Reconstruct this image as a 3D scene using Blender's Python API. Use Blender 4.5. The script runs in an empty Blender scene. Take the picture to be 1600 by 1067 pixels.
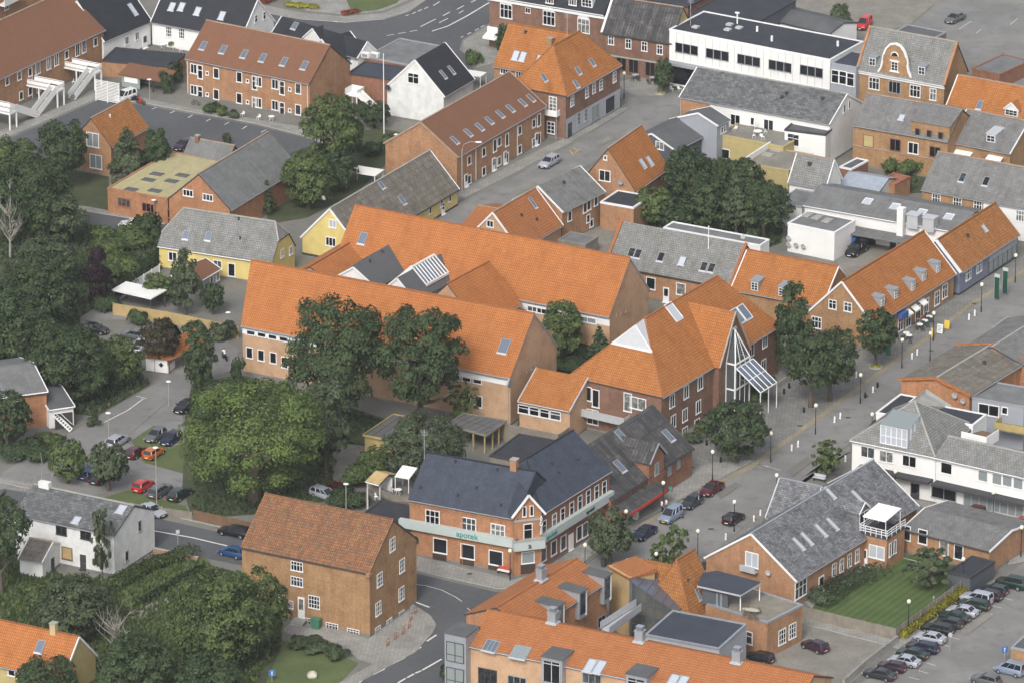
import bpy, bmesh, math, random
import numpy as np
from mathutils import Vector, Matrix
random.seed(7); rng = np.random.default_rng(11)
R = math.radians
S = bpy.context.scene
COL = S.collection
# -- camera
PITCH = R(21.0); FPX = 9900.0; DIST = 917.0
CP, SP = math.cos(PITCH), math.sin(PITCH)
CAM = Vector((0, -DIST * CP, DIST * SP))
cd = bpy.data.cameras.new("camera"); cam = bpy.data.objects.new("camera", cd); COL.objects.link(cam)
cam.location = CAM; cam.rotation_euler = (R(90) - PITCH, 0, 0)
cd.sensor_width = 36; cd.sensor_fit = 'HORIZONTAL'; cd.lens = 36 * FPX / 1600
cd.clip_start = 5; cd.clip_end = 20000
S.camera = cam
# -- sky, sun, exposure
SUN_EL, SUN_AZ = R(42), R(197)          # azimuth of the sun clockwise from +Y
w = bpy.data.worlds.new("World"); S.world = w; w.use_nodes = True
nt = w.node_tree; bg = nt.nodes['Background']
sky = nt.nodes.new('ShaderNodeTexSky'); sky.sky_type = 'NISHITA'; sky.sun_disc = False
sky.sun_elevation = SUN_EL; sky.sun_rotation = SUN_AZ; sky.dust_density = 4.0; sky.air_density = 1.0
sky.ozone_density = 0.6
hsv = nt.nodes.new('ShaderNodeHueSaturation'); hsv.inputs['Saturation'].default_value = 0.35
nt.links.new(sky.outputs[0], hsv.inputs['Color']); nt.links.new(hsv.outputs[0], bg.inputs[0])
bg.inputs[1].default_value = 0.15
sd = bpy.data.lights.new("sun", 'SUN'); sun = bpy.data.objects.new("sun", sd); COL.objects.link(sun)
sd.energy = 1.5; sd.angle = R(16); sd.color = (1.0, 0.955, 0.89)
sdir = Vector((math.sin(SUN_AZ) * math.cos(SUN_EL), math.cos(SUN_AZ) * math.cos(SUN_EL), math.sin(SUN_EL)))
sun.rotation_euler = sdir.to_track_quat('Z', 'Y').to_euler()
S.view_settings.view_transform = 'Standard'; S.view_settings.look = 'None'
S.view_settings.exposure = 0.36; S.view_settings.gamma = 1
S.cycles.max_bounces = 5; S.cycles.diffuse_bounces = 2; S.cycles.glossy_bounces = 2; S.cycles.transparent_max_bounces = 6
# -- pixel -> place on a plane
def ray(px, py):
    x = (px - 800) / FPX; y = (533.5 - py) / FPX
    return Vector((x, CP + y * SP, -SP + y * CP))
def P(px, py, z=0.0):
    d = ray(px, py); t = (z - CAM.z) / d.z
    return CAM + d * t
def PX(v):
    q = v - CAM; dep = q.y * CP - q.z * SP; up = q.y * SP + q.z * CP
    return (800 + FPX * q.x / dep, 533.5 - FPX * up / dep)
# -- materials
M = {}
def _nt(name):
    m = bpy.data.materials.new(name); m.use_nodes = True; M[name] = m
    t = m.node_tree; return m, t, t.nodes['Principled BSDF']
def L3(c):
    return (c[0], c[1], c[2], 1)
def scl(c, k): return tuple(min(1, x * k) for x in c[:3])
def noise_mix(t, c1, c2, scale, detail=3, lo=.4, hi=.6, coord='UV', rough=.55):
    tc = t.nodes.new('ShaderNodeTexCoord'); n = t.nodes.new('ShaderNodeTexNoise')
    n.inputs['Scale'].default_value = scale; n.inputs['Detail'].default_value = detail; n.inputs['Roughness'].default_value = rough
    t.links.new(tc.outputs[coord], n.inputs['Vector'])
    r = t.nodes.new('ShaderNodeMapRange'); r.inputs[1].default_value = lo; r.inputs[2].default_value = hi
    t.links.new(n.outputs['Fac'], r.inputs[0])
    mx = t.nodes.new('ShaderNodeMix'); mx.data_type = 'RGBA'
    t.links.new(r.outputs[0], mx.inputs['Factor'])
    for i, c in ((6, c1), (7, c2)):
        if isinstance(c, (tuple, list)): mx.inputs[i].default_value = L3(c)
        else: t.links.new(c, mx.inputs[i])
    return mx.outputs[2]
def bump(t, b, h, strength, dist=.05):
    bp = t.nodes.new('ShaderNodeBump'); bp.inputs['Strength'].default_value = strength; bp.inputs['Distance'].default_value = dist
    t.links.new(h, bp.inputs['Height']); t.links.new(bp.outputs[0], b.inputs['Normal'])
def mult(t, a, b, fac=1.0):
    mx = t.nodes.new('ShaderNodeMix'); mx.data_type = 'RGBA'; mx.blend_type = 'MULTIPLY'; mx.inputs['Factor'].default_value = fac
    for i, c in ((6, a), (7, b)):
        if isinstance(c, (tuple, list)): mx.inputs[i].default_value = L3(c)
        else: t.links.new(c, mx.inputs[i])
    return mx.outputs[2]
def plain(name, c, rough=.7, metal=0, var=.12, scale=1.5, spec=.3, coord='Object'):
    m, t, b = _nt(name)
    o = noise_mix(t, scl(c, 1 - var), scl(c, 1 + var), scale, 4, .3, .7, coord)
    t.links.new(o, b.inputs['Base Color']); b.inputs['Roughness'].default_value = rough; b.inputs['Metallic'].default_value = metal
    b.inputs['Specular IOR Level'].default_value = spec
    return m
def tiles(name, c1, c2, mortar, bw=.3, rh=.42, mo=.05, patch=None, pscale=.35, plo=.45, phi=.65, rough=.85, bs=.5, offs=0.0, fine=.12):
    """roof tiles / slates / bricks laid in metres"""
    m, t, b = _nt(name)
    tc = t.nodes.new('ShaderNodeTexCoord'); br = t.nodes.new('ShaderNodeTexBrick')
    br.inputs['Scale'].default_value = 1; br.inputs['Brick Width'].default_value = bw; br.inputs['Row Height'].default_value = rh
    br.inputs['Mortar Size'].default_value = mo; br.inputs['Mortar Smooth'].default_value = .6; br.offset = offs; br.squash = 1
    br.inputs['Color1'].default_value = L3(c1); br.inputs['Color2'].default_value = L3(c2); br.inputs['Mortar'].default_value = L3(mortar)
    br.inputs['Bias'].default_value = 0
    t.links.new(tc.outputs['UV'], br.inputs['Vector'])
    col = br.outputs['Color']
    if patch is not None:
        col = noise_mix(t, col, mult(t, col, patch), pscale, 5, plo, phi, 'UV', .65)
    n = noise_mix(t, (1 - fine,) * 3, (1 + fine,) * 3, .9, 6, .3, .7, 'UV', .7)
    col = mult(t, col, n)
    n2 = noise_mix(t, (1 - fine * .8,) * 3, (1 + fine * .8,) * 3, 3.2, 3, .32, .68, 'UV', .6)
    col = mult(t, col, n2)
    mp = t.nodes.new('ShaderNodeMapping'); mp.inputs['Scale'].default_value = (1.6, .12, 1)
    t.links.new(tc.outputs['UV'], mp.inputs[0]); nn = t.nodes.new('ShaderNodeTexNoise'); nn.inputs['Scale'].default_value = 1; nn.inputs['Detail'].default_value = 4
    t.links.new(mp.outputs[0], nn.inputs['Vector'])
    r = t.nodes.new('ShaderNodeMapRange'); r.inputs[1].default_value = .3; r.inputs[2].default_value = .7; r.inputs[3].default_value = 1 - fine * .7; r.inputs[4].default_value = 1 + fine * .5
    t.links.new(nn.outputs['Fac'], r.inputs[0]); cc = t.nodes.new('ShaderNodeCombineColor')
    for i in range(3): t.links.new(r.outputs[0], cc.inputs[i])
    col = mult(t, col, cc.outputs[0])
    t.links.new(col, b.inputs['Base Color']); b.inputs['Roughness'].default_value = rough
    b.inputs['Specular IOR Level'].default_value = .25
    inv = t.nodes.new('ShaderNodeMath'); inv.operation = 'SUBTRACT'; inv.inputs[0].default_value = 1
    t.links.new(br.outputs['Fac'], inv.inputs[1]); bump(t, b, inv.outputs[0], bs, .04)
    return m
def sheet_mat(name, c1, c2, c3, s1=.08, s2=1.2, rough=.9, coord='Object', grain=25):
    m, t, b = _nt(name)
    a = noise_mix(t, c1, c2, s1, 5, .4, .62, coord, .6)
    a = noise_mix(t, a, c3, s2, 4, .52, .75, coord, .6)
    g = noise_mix(t, (.86,) * 3, (1.14,) * 3, grain, 2, .35, .65, coord)
    a = mult(t, a, g)
    t.links.new(a, b.inputs['Base Color']); b.inputs['Roughness'].default_value = rough; b.inputs['Specular IOR Level'].default_value = .2
    return m
def pave_mat(name, c1, c2, mortar, bw=.6, rh=.6, ang=0.55):
    m, t, b = _nt(name)
    tc = t.nodes.new('ShaderNodeTexCoord'); mp = t.nodes.new('ShaderNodeMapping'); mp.inputs['Rotation'].default_value = (0, 0, ang)
    t.links.new(tc.outputs['Object'], mp.inputs[0]); br = t.nodes.new('ShaderNodeTexBrick'); t.links.new(mp.outputs[0], br.inputs['Vector'])
    br.inputs['Scale'].default_value = 1; br.inputs['Brick Width'].default_value = bw; br.inputs['Row Height'].default_value = rh
    br.inputs['Mortar Size'].default_value = .03; br.inputs['Color1'].default_value = L3(c1); br.inputs['Color2'].default_value = L3(c2); br.inputs['Mortar'].default_value = L3(mortar)
    n = noise_mix(t, (.8,) * 3, (1.18,) * 3, .25, 6, .35, .65, 'Object', .7)
    col = mult(t, br.outputs['Color'], n)
    t.links.new(col, b.inputs['Base Color']); b.inputs['Roughness'].default_value = .9; b.inputs['Specular IOR Level'].default_value = .2
    return m
ORG = (.40, .165, .065)
tiles('tile_orange', (.43, .178, .054), (.37, .145, .043), (.21, .078, .028), patch=(.9, .88, .84))
tiles('tile_bright', (.46, .178, .056), (.425, .16, .049), (.24, .088, .032), patch=(.88, .86, .85), fine=.1)
tiles('tile_salmon', (.43, .172, .062), (.38, .146, .052), (.2, .078, .036), patch=(.93, .9, .9), fine=.08)
tiles('tile_ochre', (.40, .185, .06), (.32, .13, .045), (.2, .08, .03), patch=(.86, .88, .8), pscale=1.2, fine=.16)
tiles('tile_weathered', (.40, .172, .068), (.235, .108, .06), (.12, .064, .042), patch=(.58, .74, .85), pscale=.9, plo=.38, phi=.6, fine=.2)
tiles('tile_brown', (.19, .092, .055), (.176, .085, .05), (.135, .068, .042), mo=.02, patch=(.95, .95, .95), fine=.05, bs=.2)
tiles('slate_mottled', (.25, .255, .27), (.125, .13, .14), (.05, .05, .055), bw=.5, rh=.28, mo=.03, patch=(.65, .66, .68), pscale=.5, offs=.5, fine=.2)
tiles('slate_patchy', (.18, .19, .195), (.1, .105, .11), (.06, .06, .06), bw=.7, rh=.45, mo=.03, patch=(.6, .6, .6), pscale=.9, offs=.5, fine=.25)
tiles('slate_grey', (.2, .2, .2), (.165, .165, .165), (.1, .1, .1), bw=.55, rh=.4, mo=.03, patch=(.8, .8, .76), pscale=.4, offs=.5, fine=.16)
tiles('fibre_grey', (.17, .175, .178), (.155, .16, .162), (.12, .12, .122), bw=1.1, rh=1.2, mo=.03, patch=(.85, .84, .8), pscale=.3, fine=.14, bs=.2)
tiles('fibre_moss', (.2, .175, .15), (.145, .135, .12), (.1, .095, .085), bw=1.0, rh=.9, mo=.05, patch=(.8, .82, .72), pscale=.5, offs=.5, fine=.2, bs=.3)
tiles('slate_light', (.26, .263, .262), (.205, .207, .206), (.12, .12, .118), bw=.4, rh=.36, mo=.05, patch=(.82, .84, .75), pscale=.5, offs=.5, fine=.15)
tiles('slate_blue', (.05, .06, .085), (.042, .05, .073), (.027, .032, .045), bw=.35, rh=.25, mo=.02, patch=(1.25, 1.25, 1.25), pscale=.6, offs=.5, fine=.14, bs=.25, rough=.6)
tiles('slate_black', (.028, .031, .038), (.023, .026, .032), (.016, .018, .022), bw=.4, rh=.3, mo=.02, patch=(1.2, 1.2, 1.2), offs=.5, fine=.1, bs=.2, rough=.65)
tiles('slate_court', (.105, .11, .118), (.098, .102, .11), (.08, .085, .09), bw=.6, rh=.4, mo=.02, fine=.05, bs=.15)
tiles('corrugated_dark', (.085, .083, .085), (.05, .05, .052), (.03, .03, .03), bw=.5, rh=2.6, mo=.05, patch=(1.9, 1.85, 1.8), pscale=.7, plo=.5, phi=.72, fine=.2, bs=.8)
tiles('felt_striped', (.13, .13, .13), (.12, .12, .12), (.03, .03, .03), bw=1.1, rh=30, mo=.08, fine=.12, bs=.3)
tiles('roof_yellowish', (.40, .36, .2), (.37, .33, .19), (.3, .27, .16), bw=1.2, rh=8, mo=.03, fine=.12, bs=.15)
def brickwall(name, c1, c2, mor, patch=(.8, .79, .78), fine=.16):
    return tiles(name, c1, c2, mor, bw=.24, rh=.072, mo=.011, patch=patch, pscale=.35, offs=.5, fine=fine, bs=.12, rough=.9)
brickwall('brick_orange', (.40, .205, .1), (.33, .165, .08), (.34, .25, .18))
brickwall('brick_red', (.30, .13, .08), (.23, .1, .062), (.26, .17, .12))
brickwall('brick_tan', (.53, .335, .205), (.475, .295, .175), (.46, .34, .24), fine=.06)
brickwall('brick_ochre', (.375, .215, .1), (.305, .168, .08), (.34, .245, .155))
brickwall('brick_brown', (.235, .125, .085), (.185, .1, .068), (.2, .14, .11))
brickwall('brick_bright', (.43, .205, .098), (.365, .165, .08), (.34, .21, .14))
brickwall('brick_yellow', (.5, .35, .17), (.47, .32, .15), (.42, .32, .2), fine=.06)
for n, c, v in (('plaster_white', (.74, .74, .73), .06), ('plaster_old', (.66, .67, .66), .12), ('plaster_yellow', (.62, .50, .19), .08),
                ('plaster_ochre', (.42, .345, .165), .1), ('plaster_grey', (.36, .38, .41), .06), ('plaster_blue', (.175, .195, .26), .08),
                ('trim_white', (.74, .75, .76), .05), ('trim_grey', (.27, .28, .3), .08), ('trim_dark', (.05, .05, .055), .1), ('concrete', (.33, .325, .3), .12),
                ('plinth', (.2, .19, .18), .15), ('verge_mortar', (.34, .25, .19), .15), ('wood_light', (.42, .31, .15), .15), ('wood_grey', (.22, .2, .165), .2),
                ('wood_brown', (.16, .1, .06), .2), ('wood_yellow', (.42, .33, .14), .12), ('green_grey', (.25, .3, .27), .1), ('cladding_grey', (.3, .32, .36), .06),
                ('cladding_dark', (.09, .1, .115), .1), ('red_paint', (.45, .06, .04), .1), ('blue_paint', (.05, .16, .42), .1), ('fascia_mint', (.43, .49, .48), .06),
                ('green_dark', (.01, .06, .04), .1), ('teal', (.03, .24, .22), .1), ('yellow_paint', (.62, .42, .05), .1), ('plastic_white', (.78, .78, .76), .04),
                ('plastic_green', (.06, .18, .12), .1), ('black_paint', (.015, .015, .017), .1), ('kerb', (.36, .355, .34), .12), ('marking', (.62, .62, .6), .12),
                ('rust', (.3, .12, .07), .25), ('blue_tarp', (.03, .11, .33), .1), ('orange_paint', (.6, .25, .05), .1), ('chimney_yellow', (.45, .36, .2), .12), ('stone', (.45, .42, .36), .15),
                ('fabric_blue', (.05, .1, .3), .1), ('skin', (.55, .33, .24), .05), ('hair_brown', (.08, .045, .025), .1), ('cloth_white', (.7, .7, .7), .05), ('cloth_dark', (.03, .035, .05), .1), ('cloth_red', (.35, .05, .05), .1)):
    plain(n, c, var=v, scale=.8 if v > .07 else .4)
plain('metal_zinc', (.36, .39, .43), rough=.45, metal=.4, var=.08)
plain('metal_light', (.55, .57, .6), rough=.4, metal=.3, var=.05)
plain('felt_black', (.038, .042, .052), rough=.8, var=.18, scale=.5)
plain('felt_blue', (.046, .054, .074), rough=.75, var=.12, scale=.4)
plain('panel_brown', (.06, .042, .033), var=.15)
plain('felt_grey', (.16, .165, .17), rough=.9, var=.2, scale=.5)
plain('felt_mid', (.1, .105, .11), rough=.9, var=.15, scale=.4)
plain('dish', (.35, .36, .36), rough=.5, var=.05)
plain('sheet_blue_grey', (.3, .34, .4), rough=.6, var=.12)
m, t, b = _nt('pane')
oi = t.nodes.new('ShaderNodeObjectInfo'); cr = t.nodes.new('ShaderNodeValToRGB'); cr.color_ramp.interpolation = 'CONSTANT'
e = cr.color_ramp.elements; e[0].position = 0; e[0].color = (.012, .014, .017, 1); e[1].position = .5; e[1].color = (.03, .033, .036, 1)
for p_, c_ in ((.68, (.09, .095, .1)), (.82, (.25, .25, .24)), (.93, (.05, .06, .075))):
    q = e.new(p_); q.color = L3(c_)
t.links.new(oi.outputs['Random'], cr.inputs[0])
o_ = noise_mix(t, cr.outputs[0], mult(t, cr.outputs[0], (.45, .45, .45)), 1.6, 2, .45, .55, 'Object')
t.links.new(o_, b.inputs['Base Color']); b.inputs['Roughness'].default_value = .08; b.inputs['Specular IOR Level'].default_value = .5
m, t, b = _nt('pane_dark'); b.inputs['Base Color'].default_value = (.012, .014, .018, 1); b.inputs['Roughness'].default_value = .06
m, t, b = _nt('pane_sky'); b.inputs['Base Color'].default_value = (.22, .26, .32, 1); b.inputs['Roughness'].default_value = .1; b.inputs['Metallic'].default_value = .55
m, t, b = _nt('pane_bright'); b.inputs['Base Color'].default_value = (.55, .6, .66, 1); b.inputs['Roughness'].default_value = .25; b.inputs['Metallic'].default_value = .3
m, t, b = _nt('pane_pale'); b.inputs['Base Color'].default_value = (.27, .31, .315, 1); b.inputs['Roughness'].default_value = .12; b.inputs['Metallic'].default_value = .2
m, t, b = _nt('glass_clear'); b.inputs['Base Color'].default_value = (.1, .125, .13, 1); b.inputs['Roughness'].default_value = .05; b.inputs['Alpha'].default_value = .6
m, t, b = _nt('roof_glass'); b.inputs['Base Color'].default_value = (.14, .15, .19, 1); b.inputs['Roughness'].default_value = .15; b.inputs['Metallic'].default_value = .3
m, t, b = _nt('lamp_globe'); b.inputs['Base Color'].default_value = (.8, .78, .62, 1); b.inputs['Roughness'].default_value = .3
def leafmat(name, c1, c2, c3):
    m, t, b = _nt(name)
    g = t.nodes.new('ShaderNodeNewGeometry')
    a = noise_mix(t, scl(c1, .8), scl(c2, 1.12), 2.6, 3, .42, .6, 'Object')
    mx = t.nodes.new('ShaderNodeMix'); mx.data_type = 'RGBA'
    r = t.nodes.new('ShaderNodeMapRange'); r.inputs[1].default_value = .45; r.inputs[2].default_value = 1.0; r.inputs[4].default_value = .75
    t.links.new(g.outputs['Random Per Island'], r.inputs[0]); t.links.new(r.outputs[0], mx.inputs['Factor'])
    t.links.new(a, mx.inputs[6]); mx.inputs[7].default_value = L3(c3)
    t.links.new(mx.outputs[2], b.inputs['Base Color']); b.inputs['Roughness'].default_value = .75; b.inputs['Specular IOR Level'].default_value = .2
    tr = t.nodes.new('ShaderNodeBsdfTranslucent'); t.links.new(mx.outputs[2], tr.inputs[0])
    ms = t.nodes.new('ShaderNodeMixShader'); ms.inputs[0].default_value = .3
    out = t.nodes['Material Output']; t.links.new(b.outputs[0], ms.inputs[1]); t.links.new(tr.outputs[0], ms.inputs[2]); t.links.new(ms.outputs[0], out.inputs[0])
    return m
leafmat('leaf_dark', (.042, .066, .034), (.064, .096, .044), (.108, .152, .066))
leafmat('leaf_mid', (.067, .102, .04), (.105, .148, .05), (.165, .215, .08))
leafmat('leaf_light', (.095, .145, .045), (.132, .187, .054), (.19, .25, .08))
leafmat('leaf_grey', (.06, .085, .048), (.092, .122, .065), (.145, .178, .095))
leafmat('leaf_red', (.045, .035, .025), (.07, .05, .03), (.06, .08, .035))
leafmat('leaf_purple', (.022, .012, .02), (.032, .018, .026), (.045, .03, .035))
leafmat('leaf_yellow', (.38, .34, .04), (.22, .24, .04), (.55, .47, .07))
leafmat('flowers_red', (.4, .02, .04), (.1, .16, .03), (.6, .06, .1))
plain('bark', (.1, .08, .06), var=.3, scale=3)
plain('bark_pale', (.3, .28, .25), var=.25, scale=3)
sheet_mat('asphalt', (.085, .09, .098), (.1, .105, .112), (.118, .121, .126))
sheet_mat('asphalt_old', (.185, .184, .18), (.235, .232, .225), (.155, .154, .152), s1=.12, s2=.5)
sheet_mat('base_ground', (.16, .158, .145), (.2, .195, .175), (.13, .13, .115), s1=.1, s2=.8)
sheet_mat('grass', (.085, .115, .045), (.11, .14, .058), (.12, .125, .065), s1=.2, s2=1.5, grain=9)
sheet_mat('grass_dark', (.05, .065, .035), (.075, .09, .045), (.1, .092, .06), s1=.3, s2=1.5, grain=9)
sheet_mat('grass_mown', (.07, .108, .036), (.088, .128, .042), (.075, .1, .042), s1=.3, s2=2.0, grain=9)
sheet_mat('gravel', (.2, .19, .17), (.25, .24, .21), (.16, .15, .13), s1=.3, s2=2, grain=12)
sheet_mat('decking', (.13, .125, .115), (.16, .15, .14), (.11, .105, .1), s1=.5, s2=2)
pave_mat('pavers', (.225, .222, .212), (.19, .187, .177), (.13, .13, .122))
pave_mat('pavers_light', (.3, .295, .275), (.26, .255, .237), (.175, .173, .165))
pave_mat('pavers_dark', (.16, .158, .15), (.135, .132, .128), (.1, .1, .1), .5, .5)
pave_mat('pavers_beige', (.33, .29, .2), (.28, .25, .18), (.18, .16, .12), .3, .3)
plain('soil', (.09, .065, .045), var=.3)
# -- meshes
class MB:
    def __init__(s): s.v = []; s.f = []; s.m = []
    def face(s, pts, mi=0):
        k = len(s.v); s.v += [tuple(p) for p in pts]; s.f.append(tuple(range(k, k + len(pts)))); s.m.append(mi)
    def box(s, x0, x1, y0, y1, z0, z1, mi=0):
        a = [(x0, y0, z0), (x1, y0, z0), (x1, y1, z0), (x0, y1, z0), (x0, y0, z1), (x1, y0, z1), (x1, y1, z1), (x0, y1, z1)]
        k = len(s.v); s.v += a
        for f in ((3, 2, 1, 0), (4, 5, 6, 7), (0, 1, 5, 4), (1, 2, 6, 5), (2, 3, 7, 6), (3, 0, 4, 7)):
            s.f.append(tuple(k + i for i in f)); s.m.append(mi)
    def bar(s, p, q, w, h=None, mi=0, up=(0, 0, 1)):
        h = h or w; p, q = Vector(p), Vector(q); d = (q - p).normalized(); u = Vector(up)
        if abs(d.dot(u)) > .98: u = Vector((0, 1, 0))
        a = d.cross(u).normalized() * (w / 2); c = a.cross(d).normalized() * (h / 2)
        k = len(s.v)
        for e in (p, q):
            for sa, sc in ((-1, -1), (1, -1), (1, 1), (-1, 1)): s.v.append(tuple(e + a * sa + c * sc))
        for f in ((3, 2, 1, 0), (4, 5, 6, 7), (0, 1, 5, 4), (1, 2, 6, 5), (2, 3, 7, 6), (3, 0, 4, 7)):
            s.f.append(tuple(k + i for i in f)); s.m.append(mi)
    def tube(s, pts, r, n=8, mi=0, cap=True):
        pts = [Vector(p) for p in pts]; rs = r if isinstance(r, (list, tuple)) else [r] * len(pts); k = len(s.v)
        for i, p in enumerate(pts):
            d = (pts[min(i + 1, len(pts) - 1)] - pts[max(i - 1, 0)]).normalized()
            u = Vector((0, 0, 1)) if abs(d.z) < .9 else Vector((1, 0, 0))
            a = d.cross(u).normalized(); c = d.cross(a).normalized()
            for j in range(n):
                t = 2 * math.pi * j / n; s.v.append(tuple(p + (a * math.cos(t) + c * math.sin(t)) * rs[i]))
        for i in range(len(pts) - 1):
            for j in range(n):
                a0 = k + i * n + j; a1 = k + i * n + (j + 1) % n
                s.f.append((a0, a1, a1 + n, a0 + n)); s.m.append(mi)
        if cap:
            s.f.append(tuple(k + j for j in range(n))[::-1]); s.m.append(mi)
            e = k + (len(pts) - 1) * n; s.f.append(tuple(e + j for j in range(n))); s.m.append(mi)
    def lathe(s, prof, c=(0, 0, 0), n=12, mi=0):
        k = len(s.v)
        for r, z in prof:
            for j in range(n):
                t = 2 * math.pi * j / n; s.v.append((c[0] + r * math.cos(t), c[1] + r * math.sin(t), c[2] + z))
        for i in range(len(prof) - 1):
            for j in range(n):
                a0 = k + i * n + j; a1 = k + i * n + (j + 1) % n; s.f.append((a0, a1, a1 + n, a0 + n)); s.m.append(mi)
    def prism(s, poly, z0, z1, mi=0, side=None):
        """poly: list of (x,y), counter-clockwise"""
        ar = sum(poly[i][0] * poly[(i + 1) % len(poly)][1] - poly[(i + 1) % len(poly)][0] * poly[i][1] for i in range(len(poly)))
        if ar < 0: poly = poly[::-1]
        n = len(poly)
        s.face([(x, y, z1) for x, y in poly], mi); s.face([(x, y, z0) for x, y in poly[::-1]], mi if side is None else side)
        for i in range(n):
            a, b_ = poly[i], poly[(i + 1) % n]
            s.face([(a[0], a[1], z0), (b_[0], b_[1], z0), (b_[0], b_[1], z1), (a[0], a[1], z1)], mi if side is None else side)
    def mesh(s, name, mats, smooth=False):
        me = bpy.data.meshes.new(name); me.from_pydata(s.v, [], s.f)
        for x in (mats if isinstance(mats, (list, tuple)) else [mats]): me.materials.append(M[x] if isinstance(x, str) else x)
        if s.m and any(s.m): me.polygons.foreach_set('material_index', s.m)
        uvl = me.uv_layers.new(name='UVMap'); uv = np.zeros(len(me.loops) * 2, dtype=np.float32)
        for p in me.polygons:
            n = p.normal
            if abs(n.z) > .999: t = Vector((1, 0, 0)); b_ = Vector((0, 1, 0))
            else: t = Vector((-n.y, n.x, 0)).normalized(); b_ = n.cross(t)
            for li in p.loop_indices:
                c = me.vertices[me.loops[li].vertex_index].co; uv[2 * li] = c.dot(t); uv[2 * li + 1] = c.dot(b_)
        uvl.data.foreach_set('uv', uv)
        if smooth: me.polygons.foreach_set('use_smooth', [True] * len(me.polygons))
        me.update(); return me
    def pieces(s):
        """separate touching clusters of faces"""
        par = list(range(len(s.v)))
        def fd(i):
            while par[i] != i: par[i] = par[par[i]]; i = par[i]
            return i
        for f in s.f:
            for j in f[1:]: par[fd(j)] = fd(f[0])
        bx = {}
        for i, v in enumerate(s.v):
            r = fd(i); q = bx.setdefault(r, [list(v), list(v)])
            for k in range(3): q[0][k] = min(q[0][k], v[k]); q[1][k] = max(q[1][k], v[k])
        ks = list(bx)
        for a in range(len(ks)):
            for c in range(a):
                A, B = bx[ks[a]], bx[ks[c]]
                if all(A[0][k] - .04 <= B[1][k] and B[0][k] - .04 <= A[1][k] for k in range(3)): par[fd(ks[a])] = fd(ks[c])
        out = {}
        for f, m in zip(s.f, s.m):
            p = out.setdefault(fd(f[0]), MB()); p.face([s.v[j] for j in f], m)
        return list(out.values())
    def build(s, name, mats, parent=None, loc=None, smooth=False):
        if name in ('verge_board', 'gable_coping', 'post', 'bumper', 'balcony_post', 'canopy_post', 'shoe'):
            ps = s.pieces()
            if len(ps) > 1: return [p._build(name, mats, parent, loc, smooth) for p in ps][0]
        return s._build(name, mats, parent, loc, smooth)
    def _build(s, name, mats, parent=None, loc=None, smooth=False):
        o = bpy.data.objects.new(name, s.mesh(name, mats, smooth)); COL.objects.link(o)
        if parent is not None: o.parent = parent
        if loc is not None: o.location = loc
        return o
def tag(o, label=None, cat=None, group=None, kind=None):
    if label: o['label'] = label
    if cat: o['category'] = cat
    if group: o['group'] = group
    if kind: o['kind'] = kind
    return o
def empty(name, loc, rz=0, label=None, cat=None, group=None):
    o = bpy.data.objects.new(name, None); COL.objects.link(o); o.location = loc; o.rotation_euler = (0, 0, rz)
    o.empty_display_size = .5
    return tag(o, label, cat, group)
def link(name, me, parent=None, loc=(0, 0, 0), rot=(0, 0, 0), scale=None):
    o = bpy.data.objects.new(name, me); COL.objects.link(o)
    if parent is not None: o.parent = parent
    o.location = loc; o.rotation_euler = rot
    if scale: o.scale = scale
    return o
def copy_tree(o, parent=None):
    c = o.copy(); COL.objects.link(c); c.parent = parent
    for ch in list(o.children): copy_tree(ch, c)
    return c
def lerp(a, b, n):
    return [(a[0] + (b[0] - a[0]) * i / (n - 1), a[1] + (b[1] - a[1]) * i / (n - 1)) for i in range(n)] if n > 1 else [a]

m = M['grass_mown']; t = m.node_tree; b = t.nodes['Principled BSDF']; src = b.inputs['Base Color'].links[0].from_socket  # mowing stripes laid over the lawn's own green
tc = t.nodes.new('ShaderNodeTexCoord'); mp = t.nodes.new('ShaderNodeMapping'); mp.inputs['Rotation'].default_value = (0, 0, .55); t.links.new(tc.outputs['Object'], mp.inputs[0])
wv = t.nodes.new('ShaderNodeTexWave'); wv.inputs['Scale'].default_value = .3; wv.inputs['Distortion'].default_value = .6; wv.inputs['Detail'].default_value = 2; t.links.new(mp.outputs[0], wv.inputs['Vector'])
r = t.nodes.new('ShaderNodeMapRange'); r.inputs[3].default_value = .82; r.inputs[4].default_value = 1.12; t.links.new(wv.outputs['Fac'], r.inputs[0]); cc = t.nodes.new('ShaderNodeCombineColor')
for i in range(3): t.links.new(r.outputs[0], cc.inputs[i])
t.links.new(mult(t, src, cc.outputs[0]), b.inputs['Base Color'])
# -- windows
_wc = {}
def win_mesh(w, h, cols, rows, fm, ft):
    k = ('f', w, h, cols, rows, fm, ft)
    if k not in _wc:
        b = MB(); x0, x1, z0, z1 = -w / 2, w / 2, -h / 2, h / 2; d0, d1 = -.07, .03
        b.box(x0, x0 + ft, d0, d1, z0, z1); b.box(x1 - ft, x1, d0, d1, z0, z1)
        b.box(x0 + ft, x1 - ft, d0, d1, z1 - ft, z1); b.box(x0 - .04, x1 + .04, d0 - .05, d1, z0 - .05, z0 + ft)
        for i in range(1, cols):
            x = x0 + w * i / cols; b.box(x - ft * .38, x + ft * .38, d0 + .01, d1, z0 + ft, z1 - ft)
        for j in range(1, rows):
            z = z0 + h * j / rows if rows != 2 else z0 + h * .62
            b.box(x0 + ft, x1 - ft, d0 + .015, d1, z - ft * .34, z + ft * .34)
        _wc[k] = b.mesh('window_frame', fm)
    return _wc[k]
def pane_mesh(w, h, pm):
    k = ('p', w, h, pm)
    if k not in _wc:
        b = MB(); b.box(-w / 2 + .03, w / 2 - .03, -.03, .02, -h / 2 + .03, h / 2 - .03); _wc[k] = b.mesh('pane', pm)
    return _wc[k]
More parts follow.
